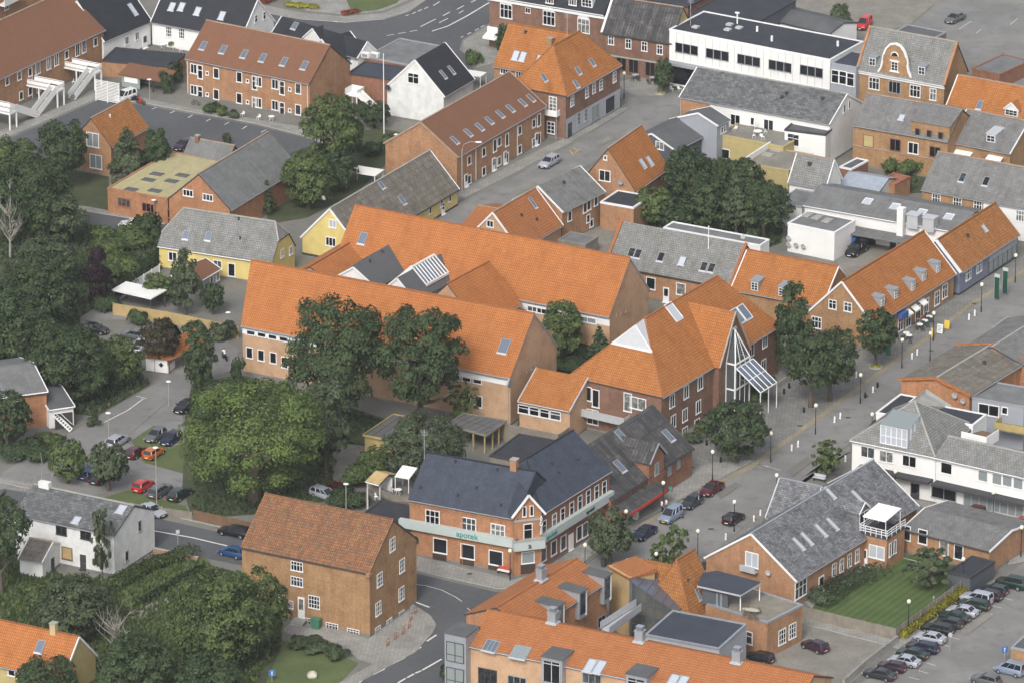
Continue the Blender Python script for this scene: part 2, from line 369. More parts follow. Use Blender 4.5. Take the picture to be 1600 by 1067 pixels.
def sky_mesh(w, h, fm):
    k = ('s', w, h, fm)
    if k not in _wc:
        b = MB(); t = .09
        b.box(-w / 2, -w / 2 + t, -h / 2, h / 2, -.02, .12); b.box(w / 2 - t, w / 2, -h / 2, h / 2, -.02, .12)
        b.box(-w / 2 + t, w / 2 - t, h / 2 - t, h / 2, -.02, .12); b.box(-w / 2 - .05, w / 2 + .05, -h / 2 - .18, -h / 2 + t, -.02, .08, 1)
        _wc[k] = b.mesh('skylight_frame', [fm, 'metal_light'])
    return _wc[k]
def spane_mesh(w, h, pm):
    k = ('sp', w, h, pm)
    if k not in _wc:
        b = MB(); b.box(-w / 2 + .06, w / 2 - .06, -h / 2 + .06, h / 2 - .06, 0, .07); _wc[k] = b.mesh('pane', pm)
    return _wc[k]
class House:
    """gabled (optionally hipped) or flat building. A,B: ends of the eave facing the viewer; Rp: ridge end above A or B."""
    def __init__(s, name, label, cat, A, B, h, Rp=None, end='B', D=None, rise=None, hipA=None, hipB=None, wall='brick_orange', roof='tile_orange',
                 verge=None, ridge='verge_mortar', group=None, flat=False, ov=.3, og=.12, ridge_ext=0, plinth='plinth', gutter='trim_grey', base=0.0, walls=True, th=.2, fascia=None, kmono=None, back_rise=None):
        a = P(A[0], A[1], h); b = P(B[0], B[1], h)
        ex = Vector((b.x - a.x, b.y - a.y, 0)); s.L = ex.length; ex.normalize(); ey = Vector((-ex.y, ex.x, 0)); s.ex, s.ey = ex, ey
        s.h = h; s.base = base
        if Rp is not None:
            c = a if end == 'A' else b
            d = ray(*Rp)
            Mx = np.array([[d.x, -ey.x, 0], [d.y, -ey.y, 0], [d.z, 0, -1]]); rh = np.array([c.x - CAM.x, c.y - CAM.y, c.z - CAM.z])
            t_, q, r = np.linalg.solve(Mx, rh)
            if D is None: s.D = 2 * q
            else: s.D = D
            if rise is None:
                if D is None: s.rise = r
                else:   # height from the pixel row only
                    m_ = c + ey * D / 2; p0 = PX(m_); p1 = PX(m_ + Vector((0, 0, 1))); s.rise = (p0[1] - Rp[1]) / (p0[1] - p1[1])
            else: s.rise = rise
        else: s.D = D; s.rise = rise or 0
        s.org = Vector((a.x, a.y, 0)); s.rz = math.atan2(ex.y, ex.x)
        s.root = empty(name, s.org, s.rz, label, cat, group)
        L, D, rise = s.L, s.D, s.rise
        s.k = rise / (D / 2) if D else 0; s.flat = flat; s.ov = ov if not flat else 0; s.og = og if not flat else 0
        if flat:
            w_ = MB(); w_.box(0, L, 0, D, base, h - .02)
            if walls: w_.build('wall', wall, s.root)
            r = MB(); r.box(.22, L - .22, .22, D - .22, h - .02, h + .03); r.build('roof', roof, s.root)
            c = MB(); e = .06; pt = .16
            for bb in ((-e, L + e, -e, .24), (-e, L + e, D - .24, D + e)): c.box(bb[0], bb[1], bb[2], bb[3], h - .12, h + pt)
            for bb in ((-e, .24, .24, D - .24), (L - .24, L + e, .24, D - .24)): c.box(bb[0], bb[1], bb[2], bb[3], h - .12, h + pt)
            c.build('parapet', verge or 'trim_white', s.root); s.k = 0; s.ov = s.og = 0
            return
        def pts(x, hip, sgn):
            if hip: return (x + sgn * hip[0], hip[1])
            return (x, 1.0)
        xa, fa = pts(0, hipA, 1); xb, fb = pts(L, hipB, -1); xa -= ridge_ext
        k = s.k
        def sl(x, f, back=False): return (x, (D / 2) * f if not back else D - (D / 2) * f, h + rise * f)
        front = [sl(0, 0), sl(L, 0)]; back = [sl(L, 0, True), sl(0, 0, True)]
        fr = [sl(0, 0), sl(L, 0)] + ([sl(L, fb)] if fb not in (0, 1) else []) + [sl(xb, 1), sl(xa, 1)] + ([sl(0, fa)] if fa not in (0, 1) else [])
        bk = [sl(L, 0, 1), sl(0, 0, 1)] + ([sl(0, fa, 1)] if fa not in (0, 1) else []) + [sl(xa, 1), sl(xb, 1)] + ([sl(L, fb, 1)] if fb not in (0, 1) else [])
        tops = [fr, bk]
        if fb < 1: tops.append([sl(L, fb), sl(L, fb, 1), sl(xb, 1)])
        if fa < 1: tops.append([sl(0, fa, 1), sl(0, fa), sl(xa, 1)])
        rb = MB()
        for f in tops: rb.face(f); rb.face([(x, y, z - th) for x, y, z in f[::-1]], 1)
        per = [sl(0, 0), sl(L, 0)] + ([sl(L, fb)] if fb not in (0, 1) else []) + ([sl(xb, 1)] if fb == 1 else []) + ([sl(L, fb, 1)] if fb not in (0, 1) else []) + [sl(L, 0, 1), sl(0, 0, 1)]
        per += ([sl(0, fa, 1)] if fa not in (0, 1) else []) + ([sl(xa, 1)] if fa == 1 else []) + ([sl(0, fa)] if fa not in (0, 1) else [])
        for i in range(len(per)):
            p, q = per[i], per[(i + 1) % len(per)]
            rb.face([(p[0], p[1], p[2] - th), (q[0], q[1], q[2] - th), q, p], 1)
        s.roof = rb.build('roof', [roof, fascia or 'trim_dark'], s.root)
        rc = MB(); rr = .11
        rc.bar((xa, D / 2, h + rise + .03), (xb, D / 2, h + rise + .03), .26, .14)
        if fb < 1:
            for bb in (0, 1): rc.bar(Vector(sl(L, fb, bb)) + Vector((0, 0, .03)), Vector((xb, D / 2, h + rise + .03)), .22, .12)
        if fa < 1:
            for bb in (0, 1): rc.bar(Vector(sl(0, fa, bb)) + Vector((0, 0, .03)), Vector((xa, D / 2, h + rise + .03)), .22, .12)
        if ridge: rc.build('ridge_cap', ridge, s.root)
        if walls:
            o_, g = s.ov, s.og; w_ = MB(); zt = h + o_ * k - th - .02
            x0, x1, y0, y1 = g, L - g, o_, D - o_
            w_.face([(x0, y0, base), (x1, y0, base), (x1, y0, zt), (x0, y0, zt)])
            w_.face([(x1, y1, base), (x0, y1, base), (x0, y1, zt), (x1, y1, zt)])
            for x, f_, sg in ((x1, fb, 1), (x0, fa, -1)):
                top = []
                zr = h + rise * f_ - th - .03; yf = (D / 2) * f_
                if f_ == 1: top = [(x, D / 2, zr)]
                elif f_ > 0: top = [(x, D - yf, zr), (x, yf, zr)]
                pl = [(x, y0, base), (x, y1, base), (x, y1, zt)] + top + [(x, y0, zt)]
                w_.face(pl if sg > 0 else pl[::-1])
            s.wall = w_.build('wall', wall, s.root)
            if plinth and base == 0:
                p_ = MB(); p_.box(x0 - .03, x1 + .03, y0 - .03, y1 + .03, 0, .3); p_.build('plinth', plinth, s.root)
        if gutter:
            g_ = MB(); g_.tube([(0, -.06, h - .1), (L, -.06, h - .1)], .075, 6); g_.build('gutter', gutter, s.root)
        if verge:
            v = MB()
            for x, f_, q in ((0, fa, 0), (L, fb, 1)):
                if f_ == 0: continue
                for bk_ in (0, 1):
                    e0 = Vector(sl(x, 0, bk_)); e1 = Vector(sl(x if f_ < 1 else (xa if x == 0 else xb), f_, bk_))
                    v.bar(e0 + Vector((0, 0, -.07)), e1 + Vector((0, 0, -.07)), .14, .26)
            v.build('verge_board', verge, s.root)
    def loc(s, px, py, wall, dz=0):
        d = ray(px, py); o = CAM - s.org
        lo = Vector((o.dot(s.ex), o.dot(s.ey), o.z)); ld = Vector((d.dot(s.ex), d.dot(s.ey), d.z))
        if wall == 'F': t = (s.ov - lo.y) / ld.y
        elif wall == 'R': t = (s.L - s.og - lo.x) / ld.x
        elif wall == 'L': t = (s.og - lo.x) / ld.x
        elif wall == 'S': t = (s.h + s.k * lo.y - lo.z) / (ld.z - s.k * ld.y)
        elif wall == 'T': t = (s.h - lo.z) / ld.z
        return lo + ld * t
    ROT = {'F': 0, 'R': R(90), 'L': R(-90)}
    def win(s, wall, pts, w, h, cols=2, rows=1, fm='trim_white', pm='pane', ft=.09, name='window', label=None):
        w, h, ft = round(w * 1.2, 2), round(h * 1.12, 2), ft * 1.35
        for p in pts:
            q = s.loc(p[0], p[1], wall)
            o = link(name, win_mesh(w, h, cols, rows, fm, ft), s.root, q, (0, 0, s.ROT[wall]))
            link('pane', pane_mesh(w, h, pm), o)
            if label: o['label'] = label
    def door(s, wall, pts, w=1.0, h=2.1, dm='trim_white', glass=True, base=0, label=None):
        for p in pts:
            q = s.loc(p[0], p[1], wall); q.z = base + h / 2
            b = MB(); b.box(-w / 2, w / 2, -.08, .02, -h / 2, h / 2); b.box(-w / 2 - .05, w / 2 + .05, -.35, .02, -h / 2 - .02, -h / 2 + .1)
            o = b.build('door', dm, s.root, q); o.rotation_euler = (0, 0, s.ROT[wall])
            if glass: link('pane', pane_mesh(w - .3, h * .5, 'pane'), o, (0, -.07, h * .18))
            hb = MB(); hb.bar((w * .38, -.08, -.05), (w * .38, -.16, -.05), .03); hb.bar((w * .38, -.15, -.05), (w * .26, -.15, -.05), .03); hb.build('handle', 'metal_light', o)
            if label: o['label'] = label
    def sky(s, pts, w=.8, h=1.2, fm='trim_grey', pm='pane_sky'):
        w, h = w * 1.25, h * 1.25
        for p in pts:
            q = s.loc(p[0], p[1], 'S'); o = link('skylight', sky_mesh(w, h, fm), s.root, q, (math.atan(s.k), 0, 0))
            link('pane', spane_mesh(w, h, pm), o)
    def vent(s, pts, r=.14, mat='trim_dark'):
        for p in pts:
            q = s.loc(p[0], p[1], 'S'); b = MB(); b.tube([(0, 0, -.1), (0, 0, .32)], r, 8); b.tube([(0, 0, .3), (0, 0, .4)], r * 1.35, 8)
            b.build('roof_vent', mat, s.root, q)
    def chim(s, px, py, w=.7, d=.7, hh=1.3, mat='brick_red', at='ridge'):
        q = s.loc(px, py, 'S')
        if at == 'ridge': q.y = s.D / 2; q.z = s.h + s.rise
        b = MB(); b.box(-w / 2, w / 2, -d / 2, d / 2, -1.0, hh)
        o = b.build('chimney', mat, s.root, q)
        c = MB(); c.box(-w / 2 - .07, w / 2 + .07, -d / 2 - .07, d / 2 + .07, hh, hh + .12); c.build('chimney_cap', 'concrete', o)
    def dormer(s, pts, w=1.2, h=1.2, body='metal_zinc', roofm=None, cols=2, rows=2, gable=False, fm='trim_white', pm='pane_dark', slope=.12, face=None, trim=None, name='dormer'):
        """pts: bottom centre of the dormer face on the front slope"""
        for p in pts:
            q = s.loc(p[0], p[1], 'S'); k = s.k
            dep = min(h / max(k - (0 if gable else slope), .15), 6)
            b = MB(); x0, x1 = -w / 2, w / 2
            b.face([(x0, 0, -.2), (x1, 0, -.2), (x1, 0, h), (x0, 0, h)], 1)
            for x, sg in ((x0, -1), (x1, 1)):
                tri = [(x, 0, -.2), (x, dep, k * dep - .05), (x, 0, h)]
                b.face(tri if sg > 0 else tri[::-1])
            if gable:
                rg = w * .45; dr = (h + rg) / k
                b.face([(x0, 0, h), (x1, 0, h), (0, 0, h + rg)], 1)
            o = b.build(name, [body, face or body], s.root, q)
            r = MB(); e = .12
            if gable:
                for sg in (-1, 1):
                    xo = sg * (w / 2 + e * 1.4); zo = h - e * 1.4 * .9
                    f = [(xo, -e, zo), (0, -e, h + rg + .02), (0, dr, h + rg + .02), (xo, dep - .1, zo)]
                    if sg < 0: f = f[::-1]
                    f = f[::-1]
                    r.face(f); r.face([(x, y, z - .1) for x, y, z in f[::-1]])
                    for i in range(4):
                        a_, b_ = f[i], f[(i + 1) % 4]; r.face([(a_[0], a_[1], a_[2] - .1), (b_[0], b_[1], b_[2] - .1), b_, a_])
                r.build('dormer_roof', roofm or body, o)
                if trim:
                    t_ = MB()
                    for sg in (-1, 1): t_.bar((sg * (w / 2 + e * 1.5), -e - .03, h - e * 1.4 * .9 - .02), (0, -e - .03, h + rg - .02), .1, .2)
                    t_.build('dormer_trim', trim, o)
            else:
                f = [(x0 - e, -e, h), (x1 + e, -e, h), (x1 + e, dep + .1, h + slope * dep), (x0 - e, dep + .1, h + slope * dep)]
                r.face([(x, y, z + .08) for x, y, z in f]); r.face(f[::-1])
                for i in range(4):
                    a_, b_ = f[i], f[(i + 1) % 4]; r.face([a_, b_, (b_[0], b_[1], b_[2] + .08), (a_[0], a_[1], a_[2] + .08)])
                r.build('dormer_roof', roofm or body, o)
            if cols:
                ww, hh = w - .2, h - .25
                k_ = MB(); kk = ('dw', w, h, cols, rows, fm, pm)
                if kk not in _wc:
                    ft = .08
                    k_.box(-ww / 2, -ww / 2 + ft, -.07, 0, .1, .1 + hh); k_.box(ww / 2 - ft, ww / 2, -.07, 0, .1, .1 + hh)
                    k_.box(-ww / 2, ww / 2, -.075, 0, .1, .1 + ft); k_.box(-ww / 2, ww / 2, -.075, 0, .1 + hh - ft, .1 + hh)
                    for i in range(1, cols): x = -ww / 2 + ww * i / cols; k_.box(x - .035, x + .035, -.065, 0, .1, .1 + hh)
                    for i in range(1, rows): z = .1 + hh * i / rows; k_.box(-ww / 2, ww / 2, -.06, 0, z - .03, z + .03)
                    k_.box(-ww / 2 + .02, ww / 2 - .02, -.03, 0, .12, .08 + hh, 1)
                    _wc[kk] = k_.mesh('dormer_window', [fm, pm])
                link('window', _wc[kk], o)
    def part(s, name, mb, mats, label=None, **kw):
        o = mb.build(name, mats, s.root, **kw)
        if label: o['label'] = label
        return o
    def pipe(s, xs, wall='F', mat='trim_white'):
        for x in xs:
            b = MB()
            if wall == 'F': b.tube([(x, s.ov - .08, .1), (x, s.ov - .08, s.h - .15)], .05, 6)
            elif wall == 'R': b.tube([(s.L - s.og + .08, x, .1), (s.L - s.og + .08, x, s.h - .15)], .05, 6)
            else: b.tube([(s.og - .08, x, .1), (s.og - .08, x, s.h - .15)], .05, 6)
            s.part('downpipe', b, mat)
    def dish(s, px, py, wall, r=.4, mat='dish'):
        q = s.loc(px, py, wall); n = {'F': Vector((0, -1, 0)), 'R': Vector((1, 0, 0)), 'L': Vector((-1, 0, 0)), 'S': Vector((0, -.8, .6)), 'T': Vector((0, -1, .2))}[wall].normalized()
        b = MB(); b.lathe([(0.01, 0), (r * .5, .03), (r * .85, .1), (r, .17), (r * .97, .19), (r * .5, .06), (.01, .03)], n=14)
        o = b.build('satellite_dish', mat, s.root, q + n * .35, smooth=True); o.rotation_euler = n.to_track_quat('Z', 'Y').to_euler()
        a = MB(); a.tube([(0, 0, -.3), (0, 0, .02)], .04, 6); a.tube([(0, -r * .7, .12), (0, -.05, .45)], .02, 5); a.build('bracket', 'trim_grey', o)
# -- free-standing pieces from plan outlines
def centre(pts): return Vector((sum(p.x for p in pts) / len(pts), sum(p.y for p in pts) / len(pts), 0))
def outline(pxs, z): return [P(x, y, z) for x, y in pxs]
def slab(name, pxs, z, th, mat, label=None, cat=None, kind=None, group=None, side=None, parent=None):
    """plate whose top lies at height z, outlined on that plane"""
    ps = outline(pxs, z); c = centre(ps) if parent is None else Vector(parent.location)
    b = MB(); pl = [(p.x - c.x, p.y - c.y) for p in ps]
    if parent is not None:
        ca, sa = math.cos(-parent.rotation_euler[2]), math.sin(-parent.rotation_euler[2]); pl = [(x * ca - y * sa, x * sa + y * ca) for x, y in pl]
    b.prism(pl, z - th, z, 0, 1 if side else None)
    o = b.build(name, [mat, side] if side else mat, parent, None if parent is not None else c)
    return tag(o, label, cat, group, kind)
SHEETZ = [0.002]
def sheet(name, pxs, z, mat, kind='structure', label=None, cat=None):
    SHEETZ[0] += .002; z = SHEETZ[0]
    ps = outline(pxs, z); b = MB(); pl = [(p.x, p.y, z) for p in ps]
    ar = sum(pl[i][0] * pl[(i + 1) % len(pl)][1] - pl[(i + 1) % len(pl)][0] * pl[i][1] for i in range(len(pl)))
    b.face(pl if ar > 0 else pl[::-1]); o = b.build(name, mat)
    return tag(o, label, cat, None, kind)
def gl(s, px, py, z=0):
    q = P(px, py, z) - s.org; return Vector((q.dot(s.ex), q.dot(s.ey), q.z))
def trap(b, x0, x1, y0, y1, z0, z1, mi=0): b.box(x0, x1, y0, y1, z0, z1, mi)
# == top left
h = House('apartment_house', 'long brick apartment house under a plain brown roof, three white outdoor staircases along its wall', 'apartment house',
          (-130, 185), (165, 47), 6.0, (104, -15), 'B', wall='brick_orange', roof='tile_brown')
h.win('F', [(11, 127), (30, 119), (47, 113), (104, 86), (149, 66)], .9, 1.3, 1, 1)
h.win('F', [(59, 106), (76, 99), (88, 93), (121, 78), (131, 73)], 1.0, 2.0, 2, 1)
h.win('F', [(47, 143), (33, 150), (60, 138), (121, 116)], .9, 1.3, 1, 1)
h.pipe([gl(h, 24, 200).x, gl(h, 99, 165).x])
def stairs(h, x, sgn, label, wdt=2.0):
    o = P(0, 0); g = h.org + h.ex * x; e = empty('outdoor_staircase', g, h.rz, label, 'staircase', 'white staircases of the apartment house')
    z = 2.9; m_ = 'trim_white'
    b = MB(); b.box(0, wdt, -5.9, .2, z - .25, z); b.build('platform', m_, e)
    b = MB()
    for X, Y in ((.1, -5.8), (wdt - .1, -5.8), (.1, -2.2), (wdt - .1, -2.2)): b.box(X - .1, X + .1, Y - .1, Y + .1, 0, z - .25)
    b.build('post', m_, e)
    b = MB()
    def rail(p, q):
        b.bar(p + Vector((0, 0, 1.0)), q + Vector((0, 0, 1.0)), .08); b.bar(p + Vector((0, 0, .55)), q + Vector((0, 0, .55)), .05, .55)
    V = Vector
    x_in = 0 if sgn < 0 else wdt
    rail(V((wdt - x_in, -5.85, z)), V((wdt - x_in, 0, z))); rail(V((0, -5.85, z)), V((wdt, -5.85, z))); rail(V((x_in, -4.5, z)), V((x_in, 0, z)))
    b.build('railing', 'plastic_white', e)
    st = MB(); run = 5.6; n = 16
    for i in range(n):
        t = (i + .5) / n; X = x_in + sgn * run * t; st.box(X - .14, X + .14, -5.75, -4.6, z * (1 - t) - .04, z * (1 - t))
    st.build('step', 'trim_grey', e)
    for Y in (-5.8, -4.55):
        r = MB(); r.bar((x_in, Y, z - .1), (x_in + sgn * run, Y, .05), .07, .3); r.bar((x_in, Y, z + .6), (x_in + sgn * run, Y, .7), .05, .8); r.build('stringer', 'plastic_white', e)
    return e
for px, py, sg, lb in ((28, 200, 1, 'white outdoor staircase nearest the lower left, descending to the right'), (105, 165, -1, 'white outdoor staircase in the middle of the brown-roofed apartment house'),
                       (168, 138, -1, 'white outdoor staircase at the far end of the brown-roofed apartment house, beside the slatted screen')):
    stairs(h, gl(h, px, py).x - 2.0, sg, lb)
h = House('apartment_house', 'brick house with white balcony in the top left corner behind the brown roof', 'apartment house', (-70, 10), (75, -60), 7.5, flat=True, D=10, wall='brick_orange', roof='felt_grey')
h.win('F', [(10, 6)], 1.1, 2.0, 2, 1)
b = MB(); p_ = gl(h, 50, 10, 3.5); b.box(p_.x - 4, p_.x + 2, -1.4, 0, 4.0, 4.2); b.box(p_.x - 4, p_.x + 2, -1.4, -1.32, 4.2, 5.0); h.part('balcony', b, 'trim_white')
h = House('white_house', 'long white house with black roof and rounded windows behind a courtyard, top left', 'house', (235, 35), (377, 61), 4.2, (403, 0), 'B', wall='plaster_white', roof='slate_black', verge='trim_white', ridge=None)
h.win('F', [(264, 50), (284, 53)], 1.0, 1.6, 3, 3); h.win('R', [(400, 30), (413, 25)], .8, 1.2, 1, 2); h.sky([(269, 11), (284, 11), (309, 18), (347, 25)], .9, 1.2, pm='pane_bright')
h = House('white_house', 'white wing under black roof running up to the long white house, top left', 'house', (163, 66), (238, 34), 4.2, D=11, rise=6, wall='plaster_white', roof='slate_black', verge='trim_white', ridge=None)
h.win('F', [(198, 64), (214, 57)], .9, 1.3, 2, 1); h.door('F', [(226, 58)], 1.2, 2.3); h.sky([(207, 15)], .8, 1.8, pm='pane_bright')
h = House('apartment_house', 'two-storey brick terrace under a smooth brown roof with six skylights facing the parking yard', 'apartment house', (289, 92), (483, 132), 6.0, (516, 71), 'B', wall='brick_orange', roof='tile_brown')
h.sky([(318, 72), (349, 78), (382, 85), (411, 91), (444, 97), (476, 103)], .85, 1.3)
for y_, dz in ((0, 0), (33, 0)):
    h.win('F', [(303, 108 + y_), (407 - 3, 128 + y_), (430, 132 + y_)], 1.1, 1.5, 2, 1)
    h.win('F', [(338, 115 + y_), (374, 121 + y_), (466, 139 + y_)], .95, 1.6, 1, 1)
    h.win('F', [(324, 115 + y_), (387, 127 + y_), (453, 140 + y_)], .5, .6, 1, 1, pm='pane_dark')
    h.win('F', [(313, 113 + y_), (398, 130 + y_), (441, 138 + y_)], .85, 2.1, 1, 2)
h.pipe([.3, h.L - .5])
# sheds between the two terraces
h = House('garage', 'low black-roofed garage row behind the covered rack', 'garage', (159, 96), (268, 106), 2.6, flat=True, D=7, wall='brick_orange', roof='felt_black', verge='trim_dark')
e = empty('bicycle_shelter', P(195, 134), R(-28), 'small shelter with brown roof and open front beside the parking yard', 'shelter')
b = MB(); b.face([(-.5, -1.2, 2.2), (8.4, -1.2, 2.2), (8.4, 2.4, 3.1), (-.5, 2.4, 3.1)]); b.face([(-.5, 2.4, 2.95), (8.4, 2.4, 2.95), (8.4, -1.2, 2.05), (-.5, -1.2, 2.05)])
for p, q in (((-.5, -1.2), (8.4, -1.2)), ((8.4, -1.2), (8.4, 2.4)), ((8.4, 2.4), (-.5, 2.4)), ((-.5, 2.4), (-.5, -1.2))):
    f = lambda y: 2.05 + (y + 1.2) * .25
    b.face([(p[0], p[1], f(p[1])), (q[0], q[1], f(q[1])), (q[0], q[1], f(q[1]) + .15), (p[0], p[1], f(p[1]) + .15)])
b.build('roof', 'tile_brown', e)
b = MB(); b.box(0, 3.4, -.9, -.8, .1, 2.1); b.box(0, .1, -.8, 2, .1, 2.3); b.box(0, 8, 2, 2.1, .1, 2.8); b.build('wall', 'green_grey', e)
b = MB(); b.box(.5, 3.0, -.95, -.9, 1.0, 1.9); b.build('panel', 'plastic_white', e)
b = MB()
for X in (5.8, 7.9): b.box(X - .08, X + .08, -.9, -.75, 0, 2.15)
b.build('post', 'trim_dark', e)
e = empty('slatted_screen', P(150, 158), R(-28), 'white slatted screen beside the end of the staircase by the parked van', 'screen')
b = MB()
for i in range(14): b.box(0, 4.4, -.03, .03, .25 + i * .25, .37 + i * .25)
b.build('slat', 'plastic_white', e)
b = MB()
for X in (0, 2.2, 4.4): b.box(X - .07, X + .07, -.08, .08, 0, 3.7)
b.build('post', 'trim_white', e)
# small orange gable
h = House('brick_house', 'small brick house with bright orange gable roof between trees beside the parking yard', 'house', (175, 231), (233, 200), 5.0, (142, 185), 'A', wall='brick_orange', roof='tile_ochre')
h.win('L', [(145, 219), (150, 253)], 1.9, 2.1, 2, 1, pm='pane_pale'); h.vent([(172, 183)], .12, 'trim_white')
# == workshop
h = House('workshop', 'orange brick workshop with flat yellowish roof and brick parapet', 'workshop', (168, 295), (262, 312), 4.0, flat=True, D=19, wall='brick_bright', roof='roof_yellowish', verge='brick_bright')
h.win('F', [(194, 317), (232, 325)], 1.9, 1.3, 3, 1, fm='rust'); h.win('F', [(270, 335)], 1.6, 1.3, 3, 1, fm='rust')
for px, py in ((205, 297), (242, 299), (232, 282), (268, 284), (285, 275), (245, 273)):
    q = h.loc(px, py, 'T'); b = MB(); b.box(-1.0, 1.0, -.7, .7, 0, .12); h.part('roof_light', b, 'felt_mid', loc=q)
h = House('workshop', 'grey-roofed brick gable workshop joined to the yellowish flat roof', 'workshop', (361, 329), (470, 262), 4.4, (310, 272), 'A', wall='brick_bright', roof='fibre_grey')
h.win('L', [(294, 302), (325, 309)], 1.5, 1.0, 3, 1, fm='trim_white')
h = House('outbuilding', 'low grey-roofed outbuilding with small chimney behind the workshop', 'outbuilding', (282, 250), (352, 263), 3.4, (297, 215), 'A', wall='brick_red', roof='fibre_grey')
h.chim(309, 221, .6, .6, .9, 'brick_brown', at='x')
# == yellow house with grey tiles
h = House('yellow_house', 'pale yellow house under light grey tiled half-hipped roof, white fence beside it', 'house', (246, 385), (425, 412), 3.6, D=8.4, rise=5.0, hipA=(2.4, .35), hipB=(1.4, .55), wall='plaster_yellow', roof='slate_light', ridge='concrete', gutter='trim_white')
h.win('F', [(270, 401), (340, 414)], 1.2, 1.3, 2, 1); h.win('F', [(362, 422)], 1.0, 1.9, 1, 1); h.win('R', [(441, 396), (454, 392)], .9, 1.2, 2, 1)
h.sky([(291, 368), (326, 370)], .8, 1.1); h.vent([(375, 374), (373, 344)], .12)
h = House('lean_to', 'low side building with red-brown roof attached to the pale yellow house', 'outbuilding', (312, 440), (345, 420), 2.4, D=5, rise=1.2, wall='cladding_grey', roof='tile_brown', ridge=None, gutter='trim_white', verge='trim_white')
h.win('F', [(340, 432)], .8, 1.3); h.door('F', [(330, 440)], .9, 2.0)
e = empty('carport', P(216, 475), 0, 'carport with flat white roof in front of the pale yellow house', 'carport')
slab('roof', [(197, 440), (261, 453), (236, 467), (174, 453)], 2.5, .18, 'plastic_white', parent=e)
b = MB()
for px, py in ((198, 443), (257, 455), (235, 465), (178, 453)):
    q = P(px, py, 2.5) - e.location; b.box(q.x - .06, q.x + .06, q.y - .06, q.y + .06, 0, 2.32)
b.build('post', 'trim_dark', e)
# == long mossy house with yellow gable
h = House('yellow_house', 'long low house with mossy brown-grey roof and bright yellow walls along the street', 'house', (562, 389), (718, 296), 2.7, (672, 235), 'B', wall='plaster_yellow', roof='fibre_moss', verge='trim_white', ridge='concrete', gutter='trim_dark', plinth='trim_dark')
h.win('L', [(520, 350)], 1.1, 1.2, 2, 1, pm='pane_bright'); h.win('L', [(517, 378)], 1.5, 1.3, 3, 1)
h.win('F', [(690, 318), (703, 310), (672, 329)], .7, 1.1, 1, 1); h.door('F', [(692, 325)], .9, 1.9); h.sky([(628, 313)], .8, 1.3)
h.dish(502, 312, 'S'); h.sky([(596, 290)], .8, 1.0)
# == brown-roof street terrace
h = House('apartment_house', 'two-storey brick terrace with brown roof and long row of skylights beside the street', 'apartment house', (716, 246), (854, 166), 5.8, (657, 191), 'A', wall='brick_orange', roof='tile_brown', verge='verge_mortar')
h.sky([(710, 220), (731, 208), (749, 199), (764, 189), (781, 179), (797, 170), (816, 161), (829, 154)], .75, 1.25)
for dy in (0, 30):
    h.win('F', [(733, 251 + dy), (756, 238 + dy), (780, 222 + dy), (812, 204 + dy), (834, 193 + dy)], .95, 1.3, 1, 1)
    h.win('F', [(773, 228 + dy), (792, 219 + dy), (842, 188 + dy)], .9, 1.9, 1, 1)
h.door('F', [(728, 290), (771, 265), (789, 255), (838, 227)], .95, 2.1); h.pipe([gl(h, 750, 285).x, gl(h, 815, 247).x])
# flat parts and white gabled house behind it
h = House('white_house', 'white gabled house with black slate roof and a flagpole in front', 'house', (695, 152), (742, 124), 5.0, (648, 94), 'A', wall='plaster_old', roof='slate_black', verge='trim_white', ridge=None)
h.win('L', [(646, 123)], 1.7, 1.6, 2, 2, fm='trim_white'); h.sky([(692, 117), (705, 110)], .6, 1.3); h.dish(608, 136, 'L', .5, 'trim_dark')
h = House('flat_roofed_annex', 'low annex with blue-black flat roof between brick terrace and white gabled house', 'annex', (543, 116), (628, 128), 4.2, flat=True, D=6.5, wall='brick_red', roof='felt_blue', verge='trim_dark')
h = House('flat_roofed_annex', 'annex with wide grey flat roof behind the white gabled house', 'annex', (570, 90), (640, 103), 4.6, flat=True, D=11, wall='brick_red', roof='felt_grey', verge='trim_grey')
for px in (572, 586):
    q = h.loc(px, 90, 'T'); b = MB(); b.box(-.7, .7, -.4, .4, 0, .8); b.box(-.5, .5, -.45, -.4, .15, .65, 1); h.part('ventilation_unit', b, ['plastic_white', 'trim_grey'], loc=q)
h = House('dark_roofed_house', 'long dark slate house with small white gables beside the upper road', 'house', (424, 52), (558, 92), 4.4, (440, 26), 'A', wall='plaster_white', roof='slate_black', verge='trim_white', ridge=None)
h.dormer([(489, 66)], 4.2, .4, 'plaster_white', roofm='slate_black', cols=0, gable=True, trim='trim_white'); h.sky([(461, 41), (531, 70)], .9, 1.1)
h = House('dark_roofed_house', 'dark slate wing with white gable end facing right beside the flat grey roof', 'house', (528, 97), (573, 84), 4.0, (586, 49), 'B', D=8, wall='plaster_white', roof='slate_black', verge='trim_white', ridge=None)
